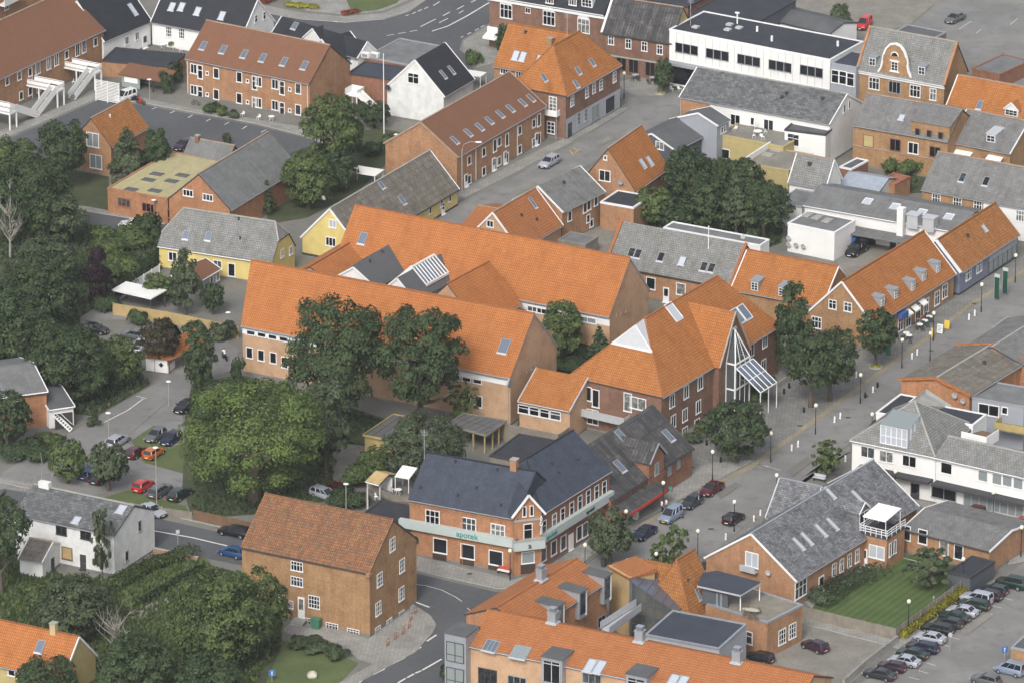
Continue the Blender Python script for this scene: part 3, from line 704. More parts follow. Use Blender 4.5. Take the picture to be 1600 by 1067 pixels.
# == orange corner house
h = House('corner_house', 'brick corner house with hipped orange roof, grey shop front and small balcony', 'shop', (886, 151), (972, 102), 7.4, D=10.4, rise=6.2, hipA=(4.8, 0), hipB=(4.8, 0), wall='brick_brown', roof='tile_orange', ridge='tile_ochre')
h.win('F', [(894, 158), (917, 145), (928, 138), (939, 133), (960, 121)], .9, 1.6, 2, 3)
b = MB(); b.box(.25, h.L - .1, .283, .3, .2, 3.4); h.part('shop_front', b, 'plaster_grey')
h.win('F', [(904, 186), (915, 180)], .85, 1.9, 2, 3, fm='plaster_grey'); h.win('F', [(930, 176)], 2.2, 2.2, 2, 1, fm='trim_grey', pm='pane_pale'); h.win('F', [(953, 164)], 2.6, 2.4, 1, 1, fm='trim_grey', pm='pane_dark')
h.door('F', [(890, 205)], 1.2, 2.5, 'trim_dark'); h.win('L', [(864, 163)], 1.2, 2.2, 2, 4); h.win('L', [(861, 200)], 1.2, 1.8, 2, 3)
q = h.loc(864, 178, 'L'); b = MB(); b.box(q.x - 1.1, q.x, q.y - 1.3, q.y + 1.3, q.z - .1, q.z + .05); b.box(q.x - 1.1, q.x - 1.0, q.y - 1.3, q.y + 1.3, q.z + .05, q.z + .9)
for yy in (-1.3, 1.2): b.box(q.x - 1.0, q.x, q.y + yy, q.y + yy + .1, q.z + .05, q.z + .9)
h.part('balcony', b, 'trim_white')
b = MB()
for yy in (-1.2, 1.2): b.box(q.x - 1.1, q.x - 1.0, q.y + yy - .05, q.y + yy + .05, 0, q.z)
h.part('balcony_post', b, 'trim_grey'); h.sky([(850, 122), (903, 111), (925, 98), (900, 132)], .8, 1.1)
h = House('corner_house', 'rear orange wing with paired skylights and square chimney behind the corner house', 'house', (770, 104), (880, 124), 6.0, (795, 36), 'A', wall='brick_ochre', roof='tile_orange', ridge='tile_ochre')
h.sky([(806, 87), (817, 89)], .9, 1.3, pm='pane_bright'); h.sky([(843, 93)], .8, 1.1, pm='pane_bright'); h.chim(860, 74, .9, .9, 1.5, 'brick_ochre', at='x'); h.vent([(821, 52)], .2)
h.win('F', [(788, 111), (812, 118)], 1.2, 1.1, 3, 1)
# == big brick house, top centre
h = House('brick_house', 'large brick house with white arched windows and black mansard roof at the top edge', 'building', (762, -6), (943, 24), 9.0, (955, -70), 'B', D=11, rise=5, wall='brick_brown', roof='slate_black', gutter='trim_white', ridge=None)
for px, py in ((791, 18), (858, 29), (912, 41)):
    h.win('F', [(px, py)], 1.9, 2.2, 3, 2, name='arched_window')
    q = h.loc(px, py, 'F'); b = MB(); n = 12
    for i in range(n):
        a0, a1 = math.pi * i / n, math.pi * (i + 1) / n
        b.bar((.95 * math.cos(a0), -.08, .95 * math.sin(a0) * .8), (.95 * math.cos(a1), -.08, .95 * math.sin(a1) * .8), .2, .3)
    b.face([(math.cos(math.pi * i / n) * .9, -.05, math.sin(math.pi * i / n) * .7) for i in range(n + 1)][::-1])
    h.part('window_arch', b, 'trim_white', loc=q + Vector((0, 0, 1.1)))
h.win('F', [(825, 17)], .8, .8, 2, 1, ft=.05); h.win('F', [(859, 0), (895, 3)], 1.2, 1.2, 3, 1)
b = MB(); b.box(-.1, h.L + .2, h.ov - .25, h.ov, h.h - .75, h.h - .35); h.part('cornice', b, 'trim_white')
b = MB(); b.box(-.1, 4.2, -.05, .3, 2.6, 3.7); h.part('shop_band', b, 'trim_white')
q = gl(h, 774, 70); b = MB(); b.face([(.2, -.1, 3.2), (.2, -2.2, 2.6), (4.0, -2.2, 2.6), (4.0, -.1, 3.2)]); b.face([(.2, -.1, 3.1), (4.0, -.1, 3.1), (4.0, -2.2, 2.5), (.2, -2.2, 2.5)]); b.box(.2, 4.0, -2.25, -2.2, 2.3, 2.6); h.part('awning', b, 'plastic_white')
h.dormer([(917, 12)], 2.0, 1.5, 'trim_white', 'slate_black', 3, 2)
h = House('brick_house', 'brick shop house with dark grey roof and yellow gable above the pavement café', 'shop', (940, 52), (1050, 69), 6.9, (1068, 12), 'B', wall='brick_brown', roof='corrugated_dark', verge=None, gutter='trim_dark')
h.win('F', [(955, 63), (982, 69), (1007, 73), (1031, 78)], .9, 1.5, 2, 2); b = MB(); b.box(0, h.L, .12, .34, 3.1, 3.35); h.part('cornice', b, 'concrete')
for px, py in ((971, 99), (990, 103), (1016, 108)): h.win('F', [(px, py)], 1.5, 2.3, 2, 1, fm='wood_brown', pm='pane_dark')
b = MB(); b.face([(h.L - .05, h.ov, h.h - .3), (h.L - .05, h.D - h.ov, h.h - .3), (h.L - .05, h.D / 2, h.h + h.rise - .3)]); h.part('gable_panel', b, 'plaster_ochre')
b = MB(); b.bar((0, 0, h.h + .05), (0, h.D / 2, h.h + h.rise + .05), .35, .3); h.part('gable_coping', b, 'trim_white')
# == white office with flat black roof
h = House('office_building', 'long white flat-roofed building with dark window groups of three', 'office building', (1046, 47), (1297, 95), 9.2, flat=True, D=11, wall='plaster_white', roof='felt_black', verge='trim_white')
for px, py in ((1073, 77), (1121, 86), (1170, 95), (1219, 104), (1268, 112)):
    for d_ in (-12, 0, 12): h.win('F', [(px + d_, py + d_ * .19)], 1.15, 1.45, 1, 1, fm='trim_grey', pm='pane_dark', ft=.05)
b = MB()
for i in range(22): b.box(i * h.L / 22 - .02, i * h.L / 22 + .02, -.03, 0, 4.5, 8.9)
h.part('cladding_joint', b, 'concrete'); b = MB(); b.box(.1, h.L - .1, -.06, 0, .3, 3.6); h.part('shop_window', b, 'pane_dark')
b = MB(); b.box(-.1, h.L + .1, -1.4, .1, 3.7, 4.1); h.part('canopy', b, 'trim_grey')
for px, py in ((1087, 44), (1140, 40), (1137, 48), (1155, 45)): q = h.loc(px, py, 'T'); b = MB(); b.box(-.5, .5, -.5, .5, 0, .3); h.part('roof_light', b, 'metal_light', loc=q)
q = h.loc(1152, 38, 'T'); b = MB(); b.tube([(0, 0, 0), (0, 0, 1.8)], .12); b.box(-.35, .35, -.2, .2, 1.8, 2.0); h.part('flue', b, 'trim_white', loc=q)
for px, py in ((1183, 50), (1309, 73), (1206, 65)): q = h.loc(px, py, 'T'); b = MB(); b.tube([(0, 0, 0), (0, 0, .9)], .2); h.part('roof_vent', b, 'trim_white', loc=q)
h = House('office_building', 'narrow blue-grey link building with large white-framed windows', 'building', (1299, 100), (1338, 107), 8.6, flat=True, D=7, wall='cladding_grey', roof='felt_blue', verge='cladding_grey')
h.win('F', [(1305, 120), (1317, 122), (1329, 125)], 1.15, 2.0, 1, 2)
h = House('flat_roofed_building', 'building with wide black flat roof behind the long white office', 'building', (1080, 20), (1180, 38), 7, flat=True, D=14, wall='cladding_dark', roof='felt_black', verge='trim_dark')
h = House('flat_roofed_building', 'low dark grey building beside the leafy tree and the red van', 'building', (1190, 28), (1296, 54), 5, (1215, 14), 'A', D=8, rise=1.0, wall='plaster_white', roof='felt_mid', ridge=None, gutter=None)
h = House('flat_roofed_building', 'brick-walled flat roof between the yellow gable and the top edge', 'building', (1000, -2), (1075, 12), 6, flat=True, D=12, wall='brick_red', roof='felt_black', verge='trim_dark')
# == ornate brick house
h = House('brick_house', 'ornate brick house with curved white-edged gable and grey roof', 'house', (1339, 110), (1475, 135), 8.0, (1496, 66), 'B', wall='brick_ochre', roof='slate_light', gutter='trim_white', ridge='concrete')
h.win('F', [(1366, 131), (1430, 143)], 1.6, 1.8, 3, 2); h.win('F', [(1398, 137)], 1.8, 1.8, 3, 1, fm='trim_grey'); h.win('F', [(1458, 148)], 1.0, 1.8, 2, 2)
b = MB(); b.box(0, h.L, h.ov - .18, h.ov, h.h - .6, h.h - .3); h.part('cornice', b, 'trim_white')
h.dormer([(1363, 104), (1440, 118)], 1.3, 1.5, 'metal_zinc', None, 2, 2)
q0 = h.loc(1374, 115, 'F'); q1 = h.loc(1422, 123, 'F'); cx, hw = (q0.x + q1.x) / 2, (q1.x - q0.x) / 2 * 1.15
pr = [(-1, 0), (-.92, .55), (-.78, 1.1), (-.7, 1.9), (-.64, 2.7), (-.52, 3.4), (-.3, 3.95), (0, 4.15)]; pr = [(x, z * 1.42) for x, z in pr]; pr = pr + [(-x, z) for x, z in pr[::-1][1:]]
g0 = h.h - .5; b = MB(); poly = [(cx + x * hw, g0 + z) for x, z in pr]; yy = h.ov - .08
b.face([(x, yy, z) for x, z in poly][::-1]); b.face([(x, yy + .45, z) for x, z in poly])
for i in range(len(poly) - 1): b.face([(poly[i][0], yy, poly[i][1]), (poly[i + 1][0], yy, poly[i + 1][1]), (poly[i + 1][0], yy + .45, poly[i + 1][1]), (poly[i][0], yy + .45, poly[i][1])][::-1])
gb = h.part('curved_gable', b, 'brick_ochre'); b = MB()
for i in range(len(poly) - 1): b.bar((poly[i][0], yy + .18, poly[i][1] + .05), (poly[i + 1][0], yy + .18, poly[i + 1][1] + .05), .42, .28)
c_ = b.build('gable_edge', 'trim_white', gb)
o = link('window', win_mesh(1.2, 1.5, 2, 3, 'trim_white', .09), gb, (cx, yy - .02, g0 + 2.2)); b = MB()
b.box(-.85, .85, -.12, 0, .8, 1.0); b.box(-.85, .85, -.12, 0, -1.0, -.8)
b.build('window_trim', 'trim_white', gb, (cx, yy, g0 + 2.2)); b = MB(); n = 8
b.face([(.62 * math.cos(math.pi * i / n), -.06, .62 * math.sin(math.pi * i / n)) for i in range(n + 1)][::-1]); 
for i in range(n): b.bar((.66 * math.cos(math.pi * i / n), -.08, .66 * math.sin(math.pi * i / n)), (.66 * math.cos(math.pi * (i + 1) / n), -.08, .66 * math.sin(math.pi * (i + 1) / n)), .1, .16, 1)
b.build('lunette', ['pane_dark', 'trim_white'], gb, (cx, yy, g0 + 3.9)); link('pane', pane_mesh(1.2, 1.5, 'pane_dark'), gb, (cx, yy - .03, g0 + 2.2))
b = MB(); b.bar((0, 0, h.h + .1), (0, h.D / 2, h.h + h.rise + .1), .4, .35); b.bar((h.L, 0, h.h + .1), (h.L, h.D / 2, h.h + h.rise + .1), .4, .35); h.part('gable_coping', b, 'brick_bright')
h = House('flat_roofed_building', 'small dark flat roof with vents behind the ornate gabled house', 'building', (1380, 60), (1440, 72), 7.5, flat=True, D=8, wall='brick_red', roof='felt_mid', verge='trim_grey')
h = House('brick_house', 'house with plain orange tiled roof and white gabled dormer at the right edge', 'house', (1478, 166), (1612, 191), 5.5, (1497, 117), 'A', wall='brick_ochre', roof='tile_orange', verge='trim_white')
h.dormer([(1580, 182)], 2.3, 1.2, 'trim_white', 'tile_orange', 3, 2, gable=True, trim='trim_white'); h.sky([(1531, 165)], .8, 1.2)
h = House('brick_wall_enclosure', 'low brick enclosure in front of the upper car park', 'wall', (1519, 108), (1562, 118), 2.4, flat=True, D=9, wall='brick_red', roof='felt_grey', verge='brick_red')
# == brick houses right of it
h = House('brick_house', 'brick house with grey roof and three arched openings under a raised eave', 'house', (1331, 196), (1481, 222), 6.6, (1355, 146), 'A', wall='brick_ochre', roof='slate_grey', gutter='trim_grey')
h.win('F', [(1357, 221)], 1.5, 1.8, 1, 1, fm='brick_brown', pm='plaster_ochre'); h.win('F', [(1399, 227)], 1.6, 1.8, 2, 1, fm='brick_brown'); h.win('F', [(1427, 232)], 1.5, 1.7, 2, 1); h.win('F', [(1461, 238)], 1.6, 1.6, 2, 1, fm='brick_brown')
h.dormer([(1453, 210)], 6.6, 1.6, 'brick_ochre', 'slate_grey', 0, slope=.35)
for px, py in ((1435, 202), (1453, 205), (1471, 208)):
    q = h.loc(px, py + 6, 'S'); o = link('window', win_mesh(.8, 1.3, 1, 1, 'brick_brown', .07), h.root, Vector((q.x, q.y - .35, q.z + .2))); link('pane', pane_mesh(.8, 1.3, 'pane_dark'), o)
h.sky([(1409, 184)], .8, .9, pm='pane_bright'); b = MB(); b.box(.2, h.L - .2, .18, .3, 3.2, 3.35); h.part('string_course', b, 'verge_mortar')
h = House('brick_house', 'grey-roofed house with zinc dormer and white awnings at its back', 'house', (1481, 222), (1578, 241), 5.4, (1511, 171), 'A', wall='brick_ochre', roof='slate_grey', verge='trim_white')
h.dormer([(1548, 223)], 1.6, 1.3, 'metal_light', None, 2, 2)
for px, py, ww in ((1497, 236, 5.2), (1556, 246, 2.6)):
    q = h.loc(px, py, 'F'); b = MB(); b.face([(-ww / 2, 0, .2), (-ww / 2, -1.8, -.5), (ww / 2, -1.8, -.5), (ww / 2, 0, .2)]); b.face([(-ww / 2, 0, .14), (ww / 2, 0, .14), (ww / 2, -1.8, -.56), (-ww / 2, -1.8, -.56)]); b.box(-ww / 2, ww / 2, -1.85, -1.8, -.7, -.5); h.part('awning', b, 'plastic_white', loc=q)
h = House('brick_house', 'low house at the right edge with weathered grey roof, brown brick wall turning white', 'house', (1439, 297), (1618, 330), 5.6, (1465, 237), 'A', wall='brick_ochre', roof='slate_grey', gutter='trim_grey')
h.win('F', [(1463, 312), (1496, 318), (1528, 323)], 1.2, 1.6, 3, 2); h.win('F', [(1594, 338)], 1.2, 1.6, 3, 2); h.sky([(1504, 278), (1541, 284)], .8, 1.3, pm='pane')
q = gl(h, 1536, 330); b = MB(); b.box(h.loc(1536, 340, 'F').x, h.L, h.ov - .02, h.ov, .3, h.h - .2); h.part('plaster_front', b, 'plaster_white')
# == slate-roof white house with terrace
h = House('white_house', 'long white house under mottled grey slate roof, tall plain gable at its right end', 'house', (1061, 152), (1296, 195), 6.6, (1324, 147), 'B', wall='plaster_white', roof='slate_patchy', verge='trim_white', gutter='trim_grey', ridge='concrete')
h.win('F', [(1149, 188), (1201, 196)], 1.5, 1.7, 2, 1); h.win('F', [(1176, 190)], .7, 1.2, 1, 1); h.win('R', [(1319, 170), (1327, 164)], .6, 1.3, 1, 1)
h.vent([(1222, 154), (1285, 156), (1229, 148)], .25); b = MB(); b.box(.2, 5.4, .2, .29, 0, 6.2); h.part('brick_front', b, 'brick_orange')
h = House('grey_house', 'dark grey gabled house with white window beside the trees', 'house', (1056, 236), (1121, 203), 3.6, (1028, 209), 'A', D=9, wall='cladding_dark', roof='felt_mid', verge='trim_white', ridge=None)
h.win('L', [(1031, 228)], 1.3, 1.2, 2, 1)
h = House('grey_house', 'taller grey and white house with shallow black roof beside the roof terrace', 'house', (1122, 197), (1142, 187), 6.0, (1080, 183), 'A', D=7.5, rise=1.4, wall='cladding_grey', roof='felt_mid', verge='trim_white', ridge=None)
h.win('F', [(1128, 204), (1132, 202)], .6, 1.0, 1, 1)
h = House('ochre_building', 'ochre-walled flat building with furnished roof terrace', 'building', (1122, 211), (1224, 231), 3.8, flat=True, D=9.5, wall='plaster_ochre', roof='gravel', verge='plaster_ochre')
h.win('F', [(1133, 241)], 1.4, 1.5, 1, 1)
terrace_top = h
h = House('ochre_building', 'lower ochre-walled flat building with skylight humps and white ramp', 'building', (1165, 256), (1232, 268), 3.0, flat=True, D=8.5, wall='plaster_ochre', roof='gravel', verge='plaster_ochre')
for px, py in ((1200, 243), (1214, 236)): q = h.loc(px, py, 'T'); b = MB(); b.box(-.9, .9, -.6, .6, 0, .25); h.part('roof_light', b, 'concrete', loc=q)
b = MB(); b.box(-.1, .15, 0, 8.5, 2.9, 4.0); h.part('ramp_wall', b, 'plaster_white')
h = House('white_house', 'small white-fronted annex with dark flat roof against the tall white gable', 'annex', (1226, 204), (1290, 212), 5.4, flat=True, D=4.5, wall='plaster_white', roof='felt_mid', verge='trim_dark')
h.win('F', [(1235, 218), (1244, 220)], .9, 1.8, 1, 2)
h = House('stone_house', 'small house with light grey mossy roof and pale gable near the ochre terrace', 'house', (1231, 286), (1290, 297), 4.2, (1304, 250), 'B', wall='plaster_white', roof='slate_light', verge='trim_white')
h.vent([(1265, 258)], .3)
h = House('outbuilding', 'outbuilding with low blue-grey metal roof', 'outbuilding', (1308, 292), (1372, 303), 2.6, (1325, 268), 'A', D=8, rise=1.2, wall='plaster_old', roof='sheet_blue_grey', ridge=None)
h = House('outbuilding', 'small brick outbuilding with dark roof below the tall white gable', 'outbuilding', (1312, 262), (1330, 266), 3.2, flat=True, D=5, wall='brick_red', roof='felt_mid', verge='trim_white')
h = House('garden_shed', 'rusty brown shed with rounded arch beside the courtyard shrubs', 'shed', (1372, 284), (1398, 290), 2.8, flat=True, D=4.5, wall='brick_orange', roof='rust', verge='rust')
# == white yard building
h = House('white_building', 'white building with long grey roof, four bright skylights and white chimney stack', 'building', (1255, 321), (1500, 364), 4.6, (1272, 289), 'A', D=11, wall='plaster_white', roof='fibre_grey', ridge=None, gutter='trim_white')
h.sky([(1356, 315), (1399, 323), (1441, 332), (1483, 339)], 1.1, 1.1, fm='trim_white', pm='pane_bright')
q = h.loc(1411, 364, 'F'); b = MB(); b.box(q.x - .5, q.x + .5, -1.0, 0, 0, 7.0); b.box(q.x - .55, q.x + .55, -1.05, .05, 7.0, 7.15); h.part('chimney', b, 'plaster_white')

for px, py in ((1428, 350), (1453, 355)):
    q = h.loc(px, py, 'S'); b = MB(); b.box(-.9, .9, -.7, .9, -.6, 1.5); b.box(-1.0, 1.0, -.85, 1.0, 1.5, 1.65); h.part('roof_ventilator', b, 'metal_light', loc=q)
b = MB(); b.box(gl(h, 1300, 370).x, gl(h, 1300, 370).x + 14, -3.6, 0, 2.6, 2.75); h.part('canopy', b, 'fibre_grey')
b = MB(); q = h.loc(1353, 380, 'F'); b.box(q.x - 1.6, q.x + 1.6, h.ov - .08, h.ov, 0, 2.4); h.part('garage_door', b, 'trim_dark'); h.win('F', [(1372, 370)], 1.0, .9, 1, 1); h.door('F', [(1395, 390)], 1.0, 2.1, 'trim_dark')
h = House('white_building', 'low white building with flat grey roof and four satellite dishes on its wall', 'building', (1231, 350), (1304, 365), 4.4, flat=True, D=6.5, wall='plaster_white', roof='felt_grey', verge='trim_white')
for px, py in ((1226, 369), (1226, 379), (1238, 380), (1249, 382)): h.dish(px + 8, py + 2, 'F', .38)
for px, py in ((1262, 337), (1277, 341), (1293, 346)): q = h.loc(px, py, 'T'); b = MB(); b.box(-.6, .6, -.9, .9, 0, .2); h.part('roof_light', b, 'concrete', loc=q)
h = House('outbuilding', 'low dark-roofed outbuilding in the shade of the tree group', 'outbuilding', (1213, 318), (1253, 325), 3.4, flat=True, D=7, wall='plaster_old', roof='felt_grey', verge='trim_grey')
h = House('white_building', 'narrow white flat-roofed building behind the grey slate house', 'building', (1037, 357), (1188, 385), 4.0, flat=True, D=3.0, wall='plaster_white', roof='felt_grey', verge='trim_white')
# == grey slate brick house in front of it
h = House('brick_house', 'brick house with grey slate roof, dark skylights and two white-framed doors', 'house', (946, 414), (1140, 450), 4.3, (1166, 381), 'B', wall='brick_orange', roof='slate_light', gutter='trim_dark', ridge=None)
h.sky([(987, 395), (997, 397), (1033, 402), (1100, 417), (1112, 419)], .85, 1.2, pm='pane'); h.sky([(1066, 408)], .85, 1.1, pm='pane_bright')
h.win('F', [(1017, 443), (1064, 452)], 1.3, 1.7, 1, 1); h.door('F', [(1041, 462)], 1.0, 2.4); h.dish(1163, 372, 'S')
b = MB(); b.bar((0, 0, h.h + .1), (0, h.D / 2, h.h + h.rise + .1), .4, .35); b.bar((h.L, 0, h.h + .1), (h.L, h.D / 2, h.h + h.rise + .1), .4, .3); h.part('gable_coping', b, 'tile_salmon')
# == orange house by the trees
h = House('brick_house', 'small brick house with bright orange roof and paired skylights beside the trees', 'house', (994, 300), (1046, 263), 4.6, (950, 232), 'A', wall='brick_orange', roof='tile_orange')
h.sky([(1004, 256), (1015, 252)], .8, 1.3, pm='pane_bright'); h.win('L', [(945, 275)], 1.6, 1.6, 2, 1); h.win('L', [(946, 247)], .5, .7, 1, 1); h.dish(971, 284, 'L', .45, 'trim_grey')
h = House('flat_roofed_annex', 'brick annex with black flat roof below the small orange house', 'annex', (938, 317), (990, 326), 4.2, flat=True, D=6, wall='brick_orange', roof='felt_black', verge='trim_white')
h = House('brick_house', 'two-storey brick house with dark grey slate roof near the street bend', 'house', (880, 332), (946, 300), 5.2, (840, 291), 'A', wall='brick_orange', roof='slate_grey', verge='trim_white', ridge=None)
h.win('F', [(890, 338), (914, 325), (920, 321), (931, 314)], .9, 1.5, 1, 1); h.win('F', [(919, 342), (924, 349)], .8, 1.2, 1, 1); h.vent([(881, 287)], .2)
h = House('brick_house', 'small house with salmon orange roof wedged in front of the dark slate house', 'house', (813, 392), (880, 352), 3.4, (837, 293), 'B', wall='brick_tan', roof='tile_salmon', verge='trim_white')
h.sky([(832, 317)], .6, 1.6); h.win('L', [(766, 350)], 1.0, 1.0, 2, 1); h.vent([(815, 338), (839, 345)], .15)
h = House('brick_house', 'low orange-roofed wing with small gable beside the street', 'house', (720, 352), (775, 362), 3.2, (747, 321), 'A', wall='brick_tan', roof='tile_salmon')
h = House('garden_shed', 'little shed with grey boards roof in the backyard behind the big orange roof', 'shed', (872, 376), (915, 384), 2.2, flat=True, D=4, wall='wood_grey', roof='felt_grey', verge='wood_grey')
# == the big orange town-hall like complex
h = House('institution_building', 'rear block of the big pale-brick complex, long bright orange roof ending in a tall gable', 'building', (521, 411), (952, 496), 5.8, (985, 403), 'B', wall='brick_tan', roof='tile_bright', ridge='tile_salmon', th=.3, fascia='trim_grey')
h.sky([(567, 373)], 1.0, 1.5); h.win('R', [(964, 491), (971, 488), (978, 485)], .3, .55, 1, 1, fm='verge_mortar')
h.win('F', [(918, 500)], 2.4, .8, 2, 1, pm='pane_pale'); h.win('F', [(832, 483), (846, 486)], 1.4, .8, 2, 1)
b = MB(); b.box(h.L * .62, h.L - .1, h.ov - .02, h.ov, h.h - 1.5, h.h - .25); h.part('fascia_band', b, 'trim_white')
h = House('institution_building', 'front block of the big pale-brick complex with the longest bright orange roof', 'building', (376, 509), (797, 591), 7.2, (835, 490), 'B', wall='brick_tan', roof='tile_bright', ridge='tile_salmon', ridge_ext=2.4, th=.3, fascia='trim_grey')
h.sky([(788, 541)], 1.2, 1.8)
b = MB(); b.box(.1, h.L - .1, h.ov - .02, h.ov, h.h - 1.25, h.h - .25); h.part('fascia_band', b, 'trim_white')
for x0, x1, y0 in ((392, 455, 520), (712, 760, 589)):
    n = int((x1 - x0) / 17) + 1
    for i in range(n): px = x0 + 17 * i; h.win('F', [(px, y0 + (px - x0) * .19)], 1.15, .62, 1, 1, fm='trim_white', pm='pane_dark', ft=.06)
h.win('F', [(390, 551), (408, 555), (427, 559), (445, 566)], .95, 1.55, 1, 1, pm='pane_dark'); h.win('F', [(548, 623), (748, 627), (730, 624), (605, 640)], 1.0, 1.6, 1, 1, pm='pane_dark')
h.win('R', [(824, 578), (832, 574)], .35, .6, 1, 1, fm='verge_mortar'); h.pipe([h.L - .35], 'F', 'trim_grey')
b = MB(); b.bar((h.L - .2, -.1, h.h - 1.2), (h.L - .2, .5, h.h - .3), .25, 1.2); h.part('eave_return', b, 'metal_zinc')
front_block = h
h = House('institution_building', 'left cross wing of the big complex sloping between its two long roofs', 'building', (516, 441), (596, 393), 6.6, (564, 369), 'B', wall='brick_tan', roof='tile_bright', ridge='tile_salmon', walls=True, plinth=None)
h = House('institution_building', 'right cross wing of the big complex with bright orange roof by the inner yard', 'building', (750, 512), (816, 476), 5.6, (765, 408), 'B', wall='brick_tan', roof='tile_bright', ridge='tile_salmon', plinth=None)
h = House('courtyard_hall', 'hall with plain dark slate roof in the inner yard of the big complex', 'building', (590, 452), (652, 412), 6.4, (614, 378), 'B', wall='plaster_white', roof='slate_court', verge='trim_white', ridge=None, gutter=None, plinth=None)
h.vent([(597, 395), (578, 410), (617, 389)], .15)
h = House('courtyard_hall', 'hall with dark slate roof and white-framed glass skylight in the inner yard', 'building', (650, 472), (722, 432), 6.2, (692, 395), 'B', wall='plaster_white', roof='slate_court', verge='trim_white', ridge=None, gutter=None, plinth=None)
# glazed ridge light
q0 = h.loc(668, 427, 'S'); kk = h.k; xs0, xs1 = gl(h, 642, 421, h.h + h.rise).x, gl(h, 677, 402, h.h + h.rise).x
b = MB(); g = MB(); yb, yt = h.D * .12, h.D * .5; zf = lambda y: h.h + kk * min(y, h.D - y) + .35
n = 8
g.face([(xs0, yb, zf(yb)), (xs1, yb, zf(yb)), (xs1, yt, zf(yt)), (xs0, yt, zf(yt))]); g.face([(xs0, yb, zf(yb)), (xs0, yt, zf(yt)), (xs0, yt, zf(yt) - .4), (xs0, yb, zf(yb) - .4)])
g.face([(xs1, h.D - yb, zf(yb)), (xs0, h.D - yb, zf(yb)), (xs0, yt, zf(yt)), (xs1, yt, zf(yt))])
for i in range(n + 1):
    x = xs0 + (xs1 - xs0) * i / n; b.bar((x, yb, zf(yb) + .05), (x, yt, zf(yt) + .05), .13, .16)
b.bar((xs0, yb, zf(yb) + .02), (xs1, yb, zf(yb) + .02), .2, .4); b.bar((xs0 - .1, yt, zf(yt) + .05), (xs1 + .1, yt, zf(yt) + .05), .3, .2)
b.bar((xs0, h.D - yb, zf(yb)), (xs0, yt, zf(yt) + .05), .15, .5)
o = h.part('ridge_light', b, 'trim_white'); g.build('pane', 'pane_sky', o)
# link wing in front of the gable
h = House('institution_building', 'low orange-roofed link with strip window between the big complex and the glazed corner block', 'building', (809, 626), (890, 642), 4.6, (846, 574), 'A', D=11, wall='brick_tan', roof='tile_orange', verge='metal_light', ridge=None, gutter='metal_light')
for px in (819, 835, 851, 867): h.win('F', [(px, 639 + (px - 819) * .2)], 1.6, 1.2, 1, 2)
b = MB(); b.box(0, h.L, -3.2, -3.05, 0, 2.2); b.box(h.L - .15, h.L, -3.2, 0, 0, 2.2); h.part('balcony_wall', b, 'wood_grey')
# == glazed corner block
h = House('corner_block', 'big brick block with hipped orange roof, white gablet and projecting glass entrance bay', 'building', (1036, 621), (1220, 509), 7.3, D=15.4, rise=7.6, hipA=(7.7, 0), hipB=(5.0, 0), wall='brick_brown', roof='tile_orange', ridge='tile_salmon')
cb = h
h.win('F', [(1050, 626), (1072, 612), (1094, 598)], 1.15, 1.75, 2, 1); h.win('F', [(1070, 648), (1091, 635), (1052, 658)], 1.15, 1.75, 2, 1); h.win('F', [(1089, 659), (1070, 672)], 1.2, .9, 2, 1)
h.win('F', [(1174, 547), (1195, 533), (1193, 571), (1173, 582)], 1.15, 1.75, 2, 1); h.win('F', [(1193, 595)], 1.2, .8, 2, 1)
h.win('L', [(916, 614)], 1.5, 1.9, 2, 1); h.win('L', [(931, 622)], 1.0, 2.4, 1, 1); h.win('L', [(922, 650)], 2.3, 2.0, 3, 1); h.win('L', [(981, 628)], 1.1, 2.5, 1, 1); h.win('L', [(997, 630)], 2.2, 1.6, 2, 1)
q0 = h.loc(897, 636, 'L'); q1 = h.loc(985, 652, 'L'); b = MB(); z = (q0.z + q1.z) / 2 - .3; ya, yb = sorted((q0.y, q1.y))
b.box(-1.6, .12, ya, yb, z - .2, z); b.box(-1.6, -1.52, ya, yb, z, z + .95); b.box(-1.52, .12, ya, ya + .08, z, z + .95); b.box(-1.52, .12, yb - .08, yb, z, z + .95); h.part('balcony', b, 'metal_light')
h.sky([(1152, 494), (1163, 488)], 1.4, 1.9, fm='trim_white', pm='pane_sky'); h.sky([(1052, 487)], 1.5, 2.3, fm='trim_white', pm='pane_bright')
# white gablet on the hip
hd = 7.7; zr = h.h + h.rise; b = MB(); xg = 4.4; zg = h.h + h.rise * (xg / hd); wy = (hd - xg) * (h.D / 2) / hd
b.face([(xg, h.D / 2 - wy, zg), (xg + .9, h.D / 2, zr - .2), (xg, h.D / 2 + wy, zg)][::-1]); b.face([(xg, h.D / 2 - wy, zg), (xg + .9, h.D / 2, zr - .2), (hd + .3, h.D / 2, zr + .1)][::1]); b.face([(xg, h.D / 2 + wy, zg), (hd + .3, h.D / 2, zr + .1), (xg + .9, h.D / 2, zr - .2)])
h.part('gablet', b, 'metal_light'); b = MB(); b.bar((xg, h.D / 2 - wy, zg), (xg + .9, h.D / 2, zr - .2), .15); b.bar((xg, h.D / 2 + wy, zg), (xg + .9, h.D / 2, zr - .2), .15); b.bar((xg - .05, h.D / 2 - wy, zg + .05), (xg - .05, h.D / 2 + wy, zg + .05), .2); h.part('gablet_frame', b, 'trim_white')
